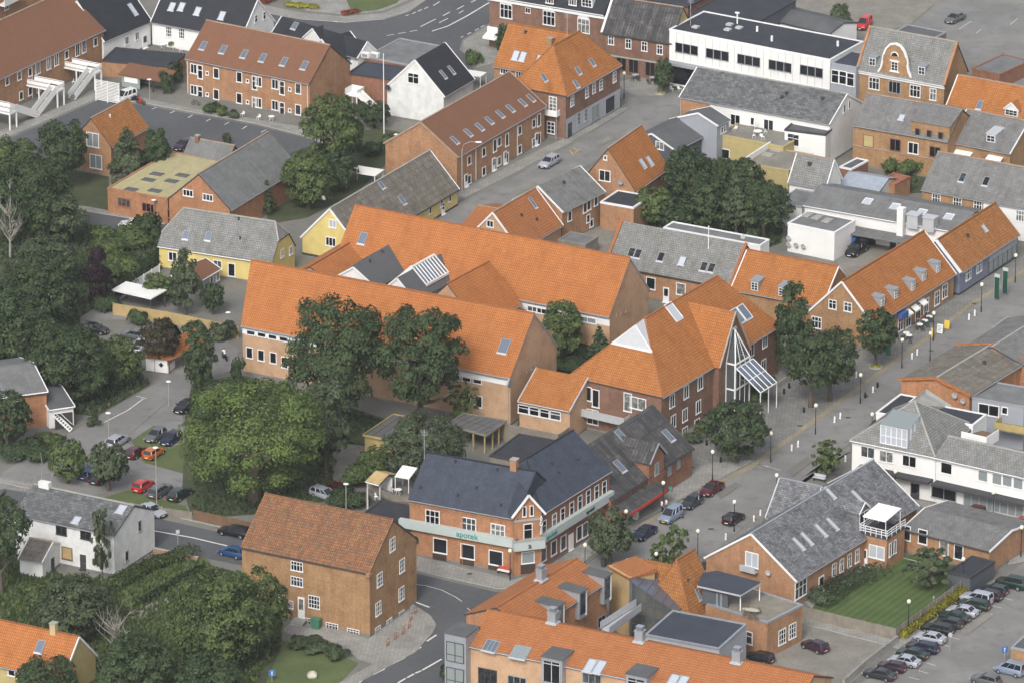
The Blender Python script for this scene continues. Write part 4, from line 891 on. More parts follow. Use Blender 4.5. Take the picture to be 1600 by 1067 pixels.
# cross gable: ridge runs towards the street
xc0 = h.loc(1113, 577, 'F').x; hw = 4.3; xc = xc0 + hw; yr = 2.0; rg = h.rise - .7
def crossgable(h, xc, hw, rg, y0, y1, roofm, wallm, trim=None, name='cross_gable', dz=0, wz0=0):
    """gable on the front wall, ridge along y from y0 (front) to y1"""
    b = MB(); z0 = h.h + dz
    for sg in (-1, 1):
        f = [(xc + sg * hw, y0 - .3, z0), (xc, y0 - .3, z0 + rg), (xc, y1, z0 + rg), (xc + sg * hw, y1, z0)]
        if sg > 0: f = f[::-1]
        b.face(f[::-1] if sg < 0 else f[::-1]); b.face([(x, y, z - .2) for x, y, z in (f if sg < 0 else f)])
        for i in range(4):
            a_, c_ = f[i], f[(i + 1) % 4]; b.face([(a_[0], a_[1], a_[2] - .2), (c_[0], c_[1], c_[2] - .2), c_, a_])
    w_ = MB(); w_.face([(xc - hw + .25, y0, wz0), (xc + hw - .25, y0, wz0), (xc + hw - .25, y0, z0 - .05), (xc, y0, z0 + rg - .25), (xc - hw + .25, y0, z0 - .05)])
    for sg in (-1, 1):
        x = xc + sg * (hw - .25); f = [(x, y0, wz0), (x, y1, wz0), (x, y1, z0 - .05), (x, y0, z0 - .05)]; w_.face(f if sg > 0 else f[::-1])
    o = w_.build(name, wallm, h.root); b.build('gable_roof', roofm, o)
    if trim:
        t_ = MB()
        for sg in (-1, 1): t_.bar((xc + sg * hw, y0 - .35, z0 - .02), (xc, y0 - .35, z0 + rg), .14, .26)
        t_.build('verge_board', trim, o)
    return o
crossgable(h, xc, hw, rg, -.6, h.D / 2, 'tile_orange', 'brick_brown', 'concrete')
# glass entrance bay
e = empty('glass_bay', h.org + h.ex * xc + h.ey * (-.6), h.rz, None); e.parent = h.root; e.location = (xc, -.6, 0); e.rotation_euler = (0, 0, 0); e.name = 'glass_bay'
b = MB(); g = MB(); ww = 2.0; dp = 1.5; zt = 11.6; zm = 7.2
ap = Vector((0, -.2, zt)); tl = Vector((-.5, 0, zt + .2))
cor = [Vector((-ww, 0, 0)), Vector((-ww, -dp, 0)), Vector((ww, -dp, 0)), Vector((ww, 0, 0))]
for c in cor: b.bar(c, c + Vector((0, 0, zm)), .2)
for z in (3.4, zm):
    for i in range(3): b.bar(cor[i] + Vector((0, 0, z)), cor[i + 1] + Vector((0, 0, z)), .2)
for c in cor: b.bar(c + Vector((0, 0, zm)), ap + Vector((0, 0, 0)) if c.y < 0 else tl if c.x < 0 else Vector((.5, 0, zt + .2)), .16)
b.bar(ap, tl, .14); b.bar(tl, Vector((.5, 0, zt + .2)), .14)
for x in (-.7, .7): b.bar((x, -dp, 0), (x, -dp, zm), .1); b.bar((x, -dp, zm), (x * .2, -.2, zt), .09)
for i in range(3):
    a_, c_ = cor[i], cor[i + 1]; g.face([a_ + Vector((0, 0, .1)), c_ + Vector((0, 0, .1)), c_ + Vector((0, 0, zm)), a_ + Vector((0, 0, zm))])
g.face([cor[1] + Vector((0, 0, zm)), cor[2] + Vector((0, 0, zm)), ap]); g.face([cor[0] + Vector((0, 0, zm)), cor[1] + Vector((0, 0, zm)), ap, tl]); g.face([cor[2] + Vector((0, 0, zm)), cor[3] + Vector((0, 0, zm)), Vector((.5, 0, zt + .2)), ap])
b.build('bay_frame', 'trim_white', e); g.build('bay_glazing', 'glass_clear', e)
# slanted canopy
b = MB(); g = MB(); c0 = Vector((-ww + .2, -dp - .1, 6.6)); du = Vector((4.6, 0, 0)); dv = Vector((0, -3.9, -2.8)); 
for i in range(5): b.bar(c0 + du * i / 4, c0 + du * i / 4 + dv, .13)
for j in range(3): b.bar(c0 + dv * j / 2, c0 + dv * j / 2 + du, .13 if j != 1 else .08)
g.face([c0, c0 + dv, c0 + dv + du, c0 + du]); 
for i in (0, 2, 4): b.bar(c0 + du * i / 4 + dv, Vector(((c0 + du * i / 4 + dv).x, (c0 + dv).y, 0)), .1)
b.build('canopy_frame', 'trim_white', e); g.build('canopy_glazing', 'pane_sky', e)
b = MB(); b.box(gl(h, 1180, 605).x - 4, h.L, -2.6, -2.4, 0, .9); h.part('garden_wall', b, 'concrete')
# == corrugated dark roofs
h = House('brick_house', 'brick house with dark corrugated roof, brick cross gable and red shop canopy', 'shop', (957, 783), (1085, 700), 4.2, (1020, 631), 'B', wall='brick_red', roof='corrugated_dark', ridge=None, gutter='trim_dark')
h.sky([(970, 680), (1044, 680), (968, 728)], 1.0, 1.6); h.win('F', [(1060, 722), (1046, 733), (1033, 740), (1021, 749)], 1.2, 1.9, 1, 1, fm='brick_brown', pm='pane_pale')
xc = (h.loc(1010, 725, 'F').x + h.loc(1034, 712, 'F').x) / 2
crossgable(h, xc, 2.3, 2.2, -.1, h.D / 2 - .5, 'corrugated_dark', 'brick_red', 'trim_grey', dz=2.2)
o = link('window', win_mesh(1.1, 1.8, 1, 1, 'concrete', .09), h.root, (xc, -.12, 4.9)); link('pane', pane_mesh(1.1, 1.8, 'pane_pale'), o)
xa, xb = h.loc(955, 800, 'F').x, h.loc(1020, 760, 'F').x
b = MB(); b.face([(xa, .2, 3.3), (xa, -2.2, 2.6), (xb, -2.2, 2.6), (xb, .2, 3.3)]); b.face([(xa, .2, 3.2), (xb, .2, 3.2), (xb, -2.2, 2.5), (xa, -2.2, 2.5)]); h.part('canopy', b, 'corrugated_dark')
b = MB(); b.box(xa, xb, -2.3, -2.2, 2.2, 2.65); b.box(xa - .1, xa, -2.3, .2, 2.2, 3.0); h.part('canopy_fascia', b, 'red_paint')
# == pharmacy
h = House('pharmacy', 'brick pharmacy wing with blue-black slate roof, three shop windows and mint sign band', 'pharmacy', (637, 780), (808, 811), 8.0, (667, 706), 'A', hipB=(.02, 0), wall='brick_bright', roof='slate_blue', ridge='slate_black', gutter='trim_grey', verge=None)
ph1 = h
h.win('F', [(676, 809), (733, 821), (778, 831)], 1.75, 2.1, 3, 2); h.win('F', [(688, 852), (731, 861), (775, 871)], 1.75, 1.9, 1, 1, pm='pane_dark')
for px, py in ((687, 868), (730, 877), (774, 886)): q = h.loc(px, py, 'F'); b = MB(); b.box(q.x - 1.0, q.x + 1.0, h.ov - .1, h.ov, .05, q.z + .25); h.part('panel', b, 'panel_brown')
q = h.loc(735, 845, 'F'); zb = 3.95; b = MB(); b.box(-1.2, h.L + .2, -.35, h.ov, zb, zb + 1.2); band = h.part('sign_band', b, 'fascia_mint')
h.vent([(711, 722), (777, 735), (657, 763), (715, 775), (744, 763), (782, 790)], .14); b = MB()
n = 22
for i in range(n):
    x = .2 + (h.L - .4) * i / n; b.bar((x, h.ov - .04, h.h - .75), (x + h.L / n / 2, h.ov - .04, h.h - 1.0), .08); b.bar((x + h.L / n / 2, h.ov - .04, h.h - 1.0), (x + h.L / n, h.ov - .04, h.h - .75), .08)
b.box(0, h.L, h.ov - .08, h.ov, h.h - .65, h.h - .35); h.part('brick_frieze', b, 'brick_orange')
h.pipe([gl(h, 712, 890).x], 'F', 'brick_bright')
def letters(txt, size, parent, loc, rz, mat, name='sign_lettering', ext=.03, rot=None):
    c = bpy.data.curves.new('lettering', 'FONT'); c.body = txt; c.size = size; c.extrude = ext; c.align_x = 'CENTER'; c.align_y = 'CENTER'
    t_ = bpy.data.objects.new('lettering', c); COL.objects.link(t_); bpy.context.view_layer.update()
    dg = bpy.context.evaluated_depsgraph_get(); me = bpy.data.meshes.new_from_object(t_.evaluated_get(dg)); bpy.data.objects.remove(t_)
    me.materials.clear(); me.materials.append(M[mat]); o = link(name, me, parent, loc, rot or (R(90), 0, rz)); return o
letters('apotek', 1.15, band, (gl(h, 722, 842, 4.6).x, -.39, zb + .6), 0, 'teal')
b = MB(); b.lathe([(.01, 0), (.62, 0), (.62, .12), (.01, .12)], n=24); q = h.loc(648, 843, 'F'); o = h.part('round_sign', b, 'green_dark', loc=q); o.rotation_euler = (R(90), 0, 0)
letters('a', 1.0, o, (0, .08, .15), 0, 'fascia_mint', rot=(0, 0, 0))
h.chim(802, 735, .9, .9, 1.2, 'brick_orange')
h = House('pharmacy', 'long street wing of the pharmacy, blue-black slate roof over a row of tall windows', 'pharmacy', (846, 804), (956, 735), 8.0, (896, 671), 'B', hipA=(6.0, 0), wall='brick_red', roof='slate_blue', ridge='slate_black', gutter='trim_grey')
ph2 = h
h.win('F', [(850, 824), (866, 813), (879, 804), (893, 795), (906, 785), (919, 776), (932, 769), (944, 762)], .95, 1.9, 1, 2)
h.win('F', [(849, 865), (865, 855), (880, 847), (905, 832), (914, 827)], 1.2, 1.9, 1, 1); h.door('F', [(892, 842)], 1.2, 2.4, 'plastic_white', False)
b = MB(); b.box(0, h.L + .1, -.35, h.ov, zb, zb + 1.2); band = h.part('sign_band', b, 'fascia_mint')
letters('apotek', 1.0, band, (gl(h, 866, 835, 4.6).x, -.39, zb + .6), 0, 'teal'); letters('apotek', .8, band, (gl(h, 928, 797, 4.6).x, -.39, zb + .6), 0, 'green_dark')
h.vent([(902, 719), (873, 739), (845, 757), (862, 725)], .16)
# corner bay of the pharmacy
c0 = P(803, 811, 8.0); c1 = P(846, 806, 8.0)
a = Vector((c0.x, c0.y, 0)); d_ = Vector((c1.x - c0.x, c1.y - c0.y, 0)); LL = d_.length; rz = math.atan2(d_.y, d_.x); d_.normalize(); n_ = Vector((d_.y, -d_.x, 0))
e = empty('corner_bay', a + n_ * .1, rz, 'brick corner bay of the pharmacy with white-edged little gable and mint sign', 'building')
b = MB(); b.box(0, LL, 0, 3.5, 0, 8.9); b.face([(0, 0, 8.9), (LL, 0, 8.9), (LL / 2, 0, 11.3)]); b.build('wall', 'brick_bright', e)
b = MB()
for sg in (-1, 1):
    f = [(LL / 2 + sg * (LL / 2 + .45), -.35, 8.5), (LL / 2, -.35, 11.45), (LL / 2, 6, 11.45), (LL / 2 + sg * (LL / 2 + .45), 3.5, 8.5)]
    b.face(f[::-1] if sg < 0 else f[::-1]); b.face([(x, y, z - .15) for x, y, z in f])
b.build('roof', 'slate_blue', e); b = MB()
for sg in (-1, 1): b.bar((LL / 2 + sg * (LL / 2 + .45), -.42, 8.45), (LL / 2, -.42, 11.4), .14, .3)
b.build('verge_board', 'trim_white', e)
b = MB(); b.box(-.05, LL + .05, -.12, 0, 7.6, 7.9); b.build('cornice', 'concrete', e)
for x in (LL / 2 - .5, LL / 2 + .5): o = link('window', win_mesh(.55, 1.5, 1, 1, 'trim_white', .09), e, (x, -.02, 9.0)); link('pane', pane_mesh(.55, 1.5, 'pane_dark'), o)
o = link('window', win_mesh(1.25, 2.3, 1, 2, 'trim_white', .1), e, (LL / 2, -.02, 6.1)); link('pane', pane_mesh(1.25, 2.3, 'pane'), o)
o = link('window', win_mesh(1.8, 1.7, 1, 1, 'trim_white', .1), e, (LL / 2, -.02, 2.4)); link('pane', pane_mesh(1.8, 1.7, 'pane_pale'), o)
b = MB(); b.box(LL / 2 - 1, LL / 2 + 1, -.06, 0, .1, 1.5); b.build('panel', 'panel_brown', e); b = MB(); b.box(-.25, LL + .25, -.9, 0, 3.8, 5.05); b.box(-.35, LL + .35, -.95, 0, 5.05, 5.15, 1); o = b.build('sign_band', ['fascia_mint', 'concrete'], e)
letters('a', 1.2, o, (LL / 2, -.93, 4.4), 0, 'green_dark')
b = MB(); b.box(-.2, -.1, -.22, -.02, 5.6, 8.2); b.build('vertical_sign_arm', 'trim_grey', e, (LL, 0, 0)).hide_render = False
for i, ch in enumerate('APOTEK'[:6]): letters(ch, .62, e, (LL - .15, -.3, 8.0 - i * .45), 0, 'plastic_white', ext=.05)
# == brick house bottom centre
h = House('brick_house', 'big brick house with weathered rust-orange tiles and small white windows beside the curving road', 'house', (375, 854), (577, 896), 8.9, (615, 811), 'B', wall='brick_ochre', roof='tile_weathered', ridge='tile_weathered', gutter='trim_dark', ov=.25)
h.win('F', [(464, 884), (464, 908)], 1.5, 1.2, 4, 2, ft=.07); h.win('F', [(491, 940)], 1.4, 1.6, 4, 3, ft=.07); h.win('F', [(455, 944)], .55, 1.0, 2, 2, ft=.07)
h.win('F', [(486, 971), (519, 978), (552, 987)], 1.5, .85, 4, 2, ft=.07); h.door('F', [(471, 950)], 1.0, 3.1, 'plastic_white', base=.4); h.win('F', [(437, 934), (436, 958)], 1.2, 1.0, 3, 2, ft=.07)
h.win('R', [(613, 850), (628, 883), (593, 905), (627, 927), (591, 950)], 1.2, 1.7, 3, 3, ft=.08); h.win('R', [(590, 984), (608, 972), (627, 960)], 1.2, .95, 3, 2, ft=.08)
b = MB(); b.box(h.L - .4, h.L + .12, -.25, .5, h.h - .5, h.h + .05); h.part('corbel', b, 'brick_ochre'); h.pipe([.4], 'R', 'brick_brown'); b = MB()
q = h.loc(471, 950, 'F')
for i in range(4): b.box(q.x - .9, q.x + .9, -.9 - i * .3 + .25, .25, .0, .55 - i * .14)
h.part('doorstep', b, 'concrete'); b = MB()
# == left bottom houses
h = House('brick_house', 'low house with bright orange roof and yellow brick chimney in the lower left corner', 'house', (-60, 1028), (98, 1062), 3.2, (124, 994), 'B', wall='plaster_ochre', roof='tile_bright', verge='trim_white', ridge='tile_salmon')
h.sky([(63, 1010)], .9, 1.4, pm='pane_sky'); h.chim(85, 984, .8, .8, 1.1, 'chimney_yellow'); h.win('F', [(18, 1048)], .9, 1.2, 1, 1)
h = House('white_house', 'neglected white two-storey house with dirty walls and patchy grey roof', 'house', (20, 803), (178, 837), 5.9, (210, 789), 'B', wall='plaster_old', roof='slate_patchy', gutter='trim_grey', ridge='concrete', ov=.15)
h.win('F', [(96, 827), (134, 834)], 1.4, 1.4, 2, 1, fm='trim_dark', pm='pane_dark'); h.win('F', [(105, 864)], 1.4, 1.6, 1, 1, fm='wood_brown', pm='wood_light'); h.win('F', [(154, 873)], 1.0, 1.3, 1, 1, fm='trim_dark', pm='pane_dark'); h.door('F', [(130, 878)], .9, 2.2, 'trim_dark', False)
h.win('R', [(218, 821), (198, 868)], .7, 1.4, 1, 1, fm='concrete', pm='pane_dark'); h.sky([(120, 812)], .9, 1.0, pm='pane_bright'); h.sky([(190, 795)], 1.0, 1.2, pm='pane_bright')
b = MB(); b.box(1.0, 2.6, h.D / 2 - .4, h.D / 2 + .4, h.h + h.rise - .3, h.h + h.rise + .7); h.part('chimney', b, 'plaster_old')
h = House('outbuilding', 'small white outbuilding with reddish brown roof against the neglected white house', 'outbuilding', (28, 872), (66, 878), 2.6, (55, 838), 'A', D=7, rise=1.6, wall='plaster_old', roof='fibre_moss', verge='trim_white')
h.door('R', [(82, 880)], .9, 1.9, 'trim_dark', False)
h = House('brick_house', 'orange brick house with shallow grey roof and white fascia at the left edge', 'house', (-45, 627), (75, 611), 5.6, (-10, 583), 'A', D=14, rise=1.8, wall='brick_bright', roof='fibre_grey', fascia='trim_white', gutter='trim_white', verge='trim_white', ridge=None, ov=.4)
h.win('F', [(30, 637)], 1.3, 2.0, 2, 1)
h = House('garage', 'white garage with shallow dark roof and black door beside the orange brick house', 'garage', (76, 640), (117, 634), 3.2, (88, 618), 'A', D=11, rise=1.0, wall='plaster_white', roof='felt_mid', fascia='trim_white', gutter='trim_white', verge='trim_white', ridge=None)
b = MB(); b.box(-1.3, 1.3, -.08, 0, 0, 2.3); q = gl(h, 127, 655); h.part('garage_door', b, 'trim_dark', loc=(h.L - 1.6, h.ov, 0))
# == shelter and wooden sheds
e = empty('bicycle_shelter', P(262, 584), R(-20), 'shelter with orange roof and white panels among the parking trees', 'shelter')
b = MB(); b.box(-3.3, -2.0, -.1, 0, .15, 2.2); b.box(-1.9, 0, -.1, 0, .15, 2.2); b.box(0, .1, 0, 2.5, .15, 1.2); b.build('panel', 'plastic_white', e)
b = MB(); b.face([(-.95, -.11, .9), (-.55, -.11, 1.3), (-.95, -.11, 1.7), (-1.35, -.11, 1.3)]); b.build('diamond_sign', 'black_paint', e)
b = MB(); b.face([(-3.6, -.5, 2.3), (.5, -.5, 2.3), (1.9, 7.5, 2.3), (-1.5, 7.5, 4.2), (-2.5, 0, 4.0)][:2] + [(3.2, 8.0, 2.3), (1.2, 8.0, 4.4), (-1.6, -.5, 4.2)]); b.face([(-1.6, -.5, 4.2), (1.2, 8, 4.4), (-1.0, 8, 2.3), (-3.6, -.5, 2.3)]); b.build('roof', 'tile_orange', e)
b = MB()
for X, Y in ((-3.2, .1), (.2, .1), (.9, 3.5), (2.3, 7.3)): b.box(X - .08, X + .08, Y - .08, Y + .08, 0, 2.35)
b.build('post', 'wood_brown', e)
for nm, pts, lb, zt in (('wooden_shed', [(567, 679), (615, 647), (662, 655), (613, 688)], 'wooden shed with striped felt roof and yellow-brown boards left of the big round tree', 2.7), ('wooden_shed', [(700, 663), (724, 645), (792, 657), (760, 680)], 'open wooden shelter with striped grey roof against the pale brick wall', 2.8)):
    ps = outline(pts, zt); c = centre(ps); e = empty(nm, c, math.atan2(ps[3].y - ps[0].y, ps[3].x - ps[0].x), lb, 'shed')
    slab('roof', pts, zt, .16, 'felt_striped', parent=e)
    ca, sa = math.cos(-e.rotation_euler[2]), math.sin(-e.rotation_euler[2]); lp = [((p.x - c.x) * ca - (p.y - c.y) * sa, (p.x - c.x) * sa + (p.y - c.y) * ca) for p in ps]
    b = MB()
    for i in range(4): a_, b_ = lp[i], lp[(i + 1) % 4]; b.bar((a_[0], a_[1], zt - .05), (b_[0], b_[1], zt - .05), .14, .3)
    b.build('fascia', 'wood_yellow' if 'left' in lb else 'wood_grey', e); b = MB()
    if 'left' in lb: b.prism([(x * .94, y * .94) for x, y in lp], 0, zt - .2); b.build('wall', 'wood_yellow', e)
    else:
        for i in range(4):
            a_, b_ = lp[i], lp[(i + 1) % 4]
            for t in (0.03, .34, .66): x, y = (a_[0] + (b_[0] - a_[0]) * t) * .95, (a_[1] + (b_[1] - a_[1]) * t) * .95; b.box(x - .09, x + .09, y - .09, y + .09, 0, zt - .2)
        b.build('post', 'wood_light', e); b = MB(); a_, b_ = lp[1], lp[2]; b.bar((a_[0] * .9, a_[1] * .9, 1.2), (b_[0] * .9, b_[1] * .9, 1.2), .08, 2.2); b.build('wall', 'wood_grey', e)
# dark courtyard roofs by the pharmacy
h = House('flat_roofed_annex', 'low annex with black felt roof behind the pharmacy', 'annex', (765, 712), (860, 730), 3.0, flat=True, D=9, wall='wood_grey', roof='felt_black', verge='trim_dark')
h = House('flat_roofed_annex', 'flat black roof behind the weathered rust-orange house, beside the wooden deck', 'annex', (555, 812), (640, 828), 3.6, flat=True, D=7.5, wall='brick_brown', roof='felt_black', verge='trim_dark')
# deck with furniture
e = empty('wooden_deck', P(607, 800), R(-22), 'raised grey wooden deck left of the blue-black pharmacy roof', 'deck')
slab('floor', [(573, 762), (600, 742), (645, 752), (640, 785), (615, 783)], 3.4, .25, 'decking', parent=e)
b = MB()
def wl(e, px, py, z): q = P(px, py, z) - e.location; c_, s_ = math.cos(-e.rotation_euler[2]), math.sin(-e.rotation_euler[2]); return Vector((q.x * c_ - q.y * s_, q.x * s_ + q.y * c_, z))
pr = [wl(e, 573, 762, 3.4), wl(e, 615, 783, 3.4), wl(e, 640, 785, 3.4)]
for i in range(2): b.bar(pr[i] + Vector((0, 0, .5)), pr[i + 1] + Vector((0, 0, .5)), .06, .9)
b.build('railing', 'wood_grey', e); b = MB()
for p_ in pr: b.box(p_.x - .08, p_.x + .08, p_.y - .08, p_.y + .08, 0, 3.2)
b.build('post', 'wood_grey', e)
h = House('garden_shed', 'little open shed with tan roof at the end of the raised deck', 'shed', (571, 751), (592, 757), 5.4, (592, 735), 'A', D=4.5, rise=.8, wall='trim_dark', roof='wood_light', ridge=None, gutter='trim_white', walls=False)
b = MB()
for X in (.1, h.L - .1): b.box(X - .05, X + .05, .3, .4, 0, 5.2)
b.box(.1, h.L - .1, 3, 3.1, 3.4, 5.3); h.part('post', b, 'trim_white')
# == lower centre complex
h = House('apartment_block', 'front wing of the modern block, salmon roof with zinc chimneys along the bottom edge', 'apartment block', (727, 1008), (1240, 1113), 9.0, (775, 952), 'A', D=12, wall='brick_tan', roof='tile_salmon', ridge='tile_salmon', gutter='metal_zinc')
h.sky([(764, 1008), (771, 1010)], 1.0, 1.6, fm='metal_zinc'); h.sky([(808, 1018), (818, 1020)], 1.1, 1.8, fm='metal_zinc', pm='pane_pale')
h.sky([(923, 1040), (936, 1042)], 1.1, 1.8, fm='metal_zinc', pm='pane_bright'); h.sky([(1052, 1064), (1065, 1066)], 1.1, 1.8, fm='metal_zinc', pm='pane_bright')

for px, py in ((868, 1050), (1000, 1079)):
    x = h.loc(px, py, 'F').x; zt = h.h + 1.0; b = MB(); b.box(x - 1.45, x + 1.45, -.75, 3.0, h.h - 6.0, zt); o = h.part('dormer_bay', b, 'metal_zinc'); b = MB(); b.box(x - 1.55, x + 1.55, -.85, 3.4, zt, zt + .12); b.build('bay_roof', 'felt_mid', o)
    for z0, z1 in ((h.h - 2.2, zt - .45), (h.h - 5.2, h.h - 2.9)):
        b = MB(); b.box(x - 1.15, x + 1.15, -.8, -.75, z0, z1); b.build('window', 'pane', o); b = MB()
        for X in (-1.15, 0, 1.15): b.box(x + X - .05, x + X + .05, -.85, -.8, z0, z1)
        b.box(x - 1.2, x + 1.2, -.85, -.8, z1 - .35, z1 - .25); b.build('window_mullion', 'metal_light', o)
h.win('F', [(762, 1057)], 2.2, 2.0, 3, 1, fm='trim_dark'); h.win('F', [(808, 1066), (925, 1058)], 2.2, 1.6, 3, 1, fm='metal_zinc')
def stack(s, px, py):
    q = s.loc(px, py, 'S'); q.y = min(q.y, s.D / 2); b = MB(); b.box(-.55, .55, -.45, .45, -.6, 1.4); b.box(-.62, .62, -.52, .52, 1.4, 1.55)
    o = s.part('zinc_chimney', b, 'metal_zinc', loc=q); c = MB(); c.box(-.75, .75, -.65, .65, -.12, .12); c.build('flashing', 'metal_light', o); c = MB()
    for i in range(4): c.box(-.4, .4, -.35, .35, 1.6 + i * .1, 1.63 + i * .1)
    c.box(-.45, .45, -.4, .4, 2.0, 2.08); c.build('louvre', 'metal_zinc', o)
for p in ((865, 971), (1000, 1001), (1152, 1034)): stack(h, *p)
q = h.loc(712, 1010, 'F'); b = MB()
xl, yl = gl(h, 712, 1067, 0).x, 0
e = h.part('bay_tower', (lambda b: (b.box(-2.4, .6, -1.0, 2.6, 0, 10.6), b)[1])(MB()), 'metal_zinc'); b = MB(); b.box(-2.5, .7, -1.1, 2.7, 10.6, 10.75); b.build('bay_roof', 'felt_mid', e)
for z in (8.4, 4.9, 1.6):
    b = MB(); b.box(-2.1, .3, -1.06, -1.0, z - 1.4, z + 1.2); b.box(-2.46, -2.4, -.7, 2.3, z - 1.4, z + 1.2); o = b.build('bay_window', 'pane_pale', e); b = MB()
    for X in (-2.1, -.9, .3): b.box(X - .05, X + .05, -1.1, -1.04, z - 1.4, z + 1.2)
    for Z in (z - 1.4, z - .5, z + 1.2): b.box(-2.1, .3, -1.1, -1.04, Z - .04, Z + .04)
    for Y in (-.7, .8, 2.3): b.box(-2.5, -2.44, Y - .05, Y + .05, z - 1.4, z + 1.2)
    b.build('bay_mullion', 'trim_dark', e)
h = House('apartment_block', 'rear wing of the modern block, salmon roof sloping to a row of zinc dormers', 'apartment block', (826, 985), (952, 907), 8.6, (902, 871), 'B', wall='brick_bright', roof='tile_salmon', ridge='tile_salmon', gutter='metal_zinc')
stack(h, 845, 905)
for px, py, rw in ((953, 916, 2.2), (915, 940, 2.2), (880, 962, 2.2)):
    q = h.loc(px, py, 'S'); x = q.x; b = MB(); zt = h.h + 1.15; rw = 1.7
    b.box(x - rw / 2, x + rw / 2, -.35, 2.6, h.h - 2.6, zt); o = h.part('dormer', b, 'metal_zinc'); b = MB(); b.box(x - rw / 2 - .15, x + rw / 2 + .15, -.6, 3.0, zt, zt + .13); b.build('dormer_roof', 'felt_mid', o)
    b = MB(); b.box(x - rw / 2 + .2, x + rw / 2 - .2, -.4, -.35, h.h - 2.0, zt - .3); b.build('window', 'pane', o); b = MB(); b.box(x + rw / 2 - .3, x + rw / 2, -.42, -.35, h.h - 2.4, zt - .2); b.build('window_frame', 'trim_white', o)
h.win('F', [(940, 970), (905, 990)], 1.6, 1.4, 2, 1, fm='metal_zinc')
# yellow-brick stair tower with orange cap
h = House('stair_tower', 'yellow brick stair tower with little salmon roof beside the glass roof', 'tower', (952, 885), (983, 903), 8.4, D=4.0, rise=.05, flat=True, wall='brick_yellow', roof='tile_salmon', verge='brick_yellow')
b = MB(); b.face([(-.2, -.2, 8.5), (h.L + .2, -.2, 8.5), (h.L + .2, h.D + .2, 8.9), (-.2, h.D + .2, 8.9)]); b.face([(-.2, -.2, 8.3), (-.2, h.D + .2, 8.3), (h.L + .2, h.D + .2, 8.3), (h.L + .2, -.2, 8.3)])
b.face([(h.L + .2, -.2, 8.3), (h.L + .2, h.D + .2, 8.3), (h.L + .2, h.D + .2, 8.9), (h.L + .2, -.2, 8.5)]); b.face([(-.2, -.2, 8.3), (h.L + .2, -.2, 8.3), (h.L + .2, -.2, 8.5), (-.2, -.2, 8.5)]); b.face([(h.L + .2, h.D + .2, 8.3), (-.2, h.D + .2, 8.3), (-.2, h.D + .2, 8.9), (h.L + .2, h.D + .2, 8.9)]); h.part('tiled_cap', b, 'tile_salmon')
# glass stair hall: tall left, falling to the right
A_ = P(985, 910, 8.2); B_ = P(1058, 956, 4.9)
e0 = Vector((A_.x, A_.y, 0)); B0 = Vector((B_.x, B_.y, 0)); dx_ = B0 - e0; LG = dx_.length
e = empty('glass_hall', e0, math.atan2(dx_.y, dx_.x), 'glass stair hall with steeply sloping dark-framed roof', 'glass building')
W = 5.4; zA, zB = 8.4, 4.8
b = MB(); g = MB(); gp = MB(); n = 6
for i in range(n + 1):
    t = i / n; x = LG * t; z = zA + (zB - zA) * t
    b.bar((x, 0, 0), (x, 0, z), .12); b.bar((x, 0, z), (x, W, z), .14)
for j in range(3): b.bar((0, W * j / 2, zA), (LG, W * j / 2, zB), .16)
for z in (2.6, 5.2): b.bar((0, 0, z), (min(LG, LG * (zA - z) / (zA - zB)), 0, z), .1)
for y in (0, W / 2, W): b.bar((LG, y, 0), (LG, y, zB), .12)
b.bar((0, 0, zA), (0, W, zA), .2); b.build('frame', 'cladding_dark', e)
g.face([(0, 0, zA + .04), (LG, 0, zB + .04), (LG, W, zB + .04), (0, W, zA + .04)]); g.build('roof_glazing', 'roof_glass', e)
gp.face([(0, .02, 0), (LG, .02, 0), (LG, .02, zB), (0, .02, zA)]); gp.face([(LG, 0, 0), (LG, W, 0), (LG, W, zB), (LG, 0, zB)]); gp.build('wall_glazing', 'glass_clear', e)
b = MB(); b.box(0, LG, 1.0, W, .1, .3); b.box(0, LG * .6, 1.2, W, 2.7, 2.9); b.box(0, .15, 0, W, 0, zA); b.box(0, LG, W, W + .15, 0, zB); b.build('inner_floor', 'felt_grey', e)
e = empty('footbridge', P(955, 1000), 0, 'grey metal footbridge leading to the glass stair hall', 'footbridge')
slab('deck', [(940, 982), (996, 946), (1002, 952), (952, 989)], 5.4, .2, 'metal_light', parent=e)
b = MB(); q0, q1 = wl(e, 952, 990, 5.4), wl(e, 1002, 953, 5.4); b.bar(q0 + Vector((0, 0, .5)), q1 + Vector((0, 0, .5)), .06, 1.0); q0, q1 = wl(e, 938, 982, 5.4), wl(e, 994, 946, 5.4); b.bar(q0 + Vector((0, 0, .5)), q1 + Vector((0, 0, .5)), .06, 1.0); b.build('railing', 'metal_light', e)
b = MB(); q = wl(e, 948, 988, 5.4); b.box(q.x - .1, q.x + .1, q.y - .1, q.y + .1, 0, 5.2); b.build('post', 'metal_zinc', e)
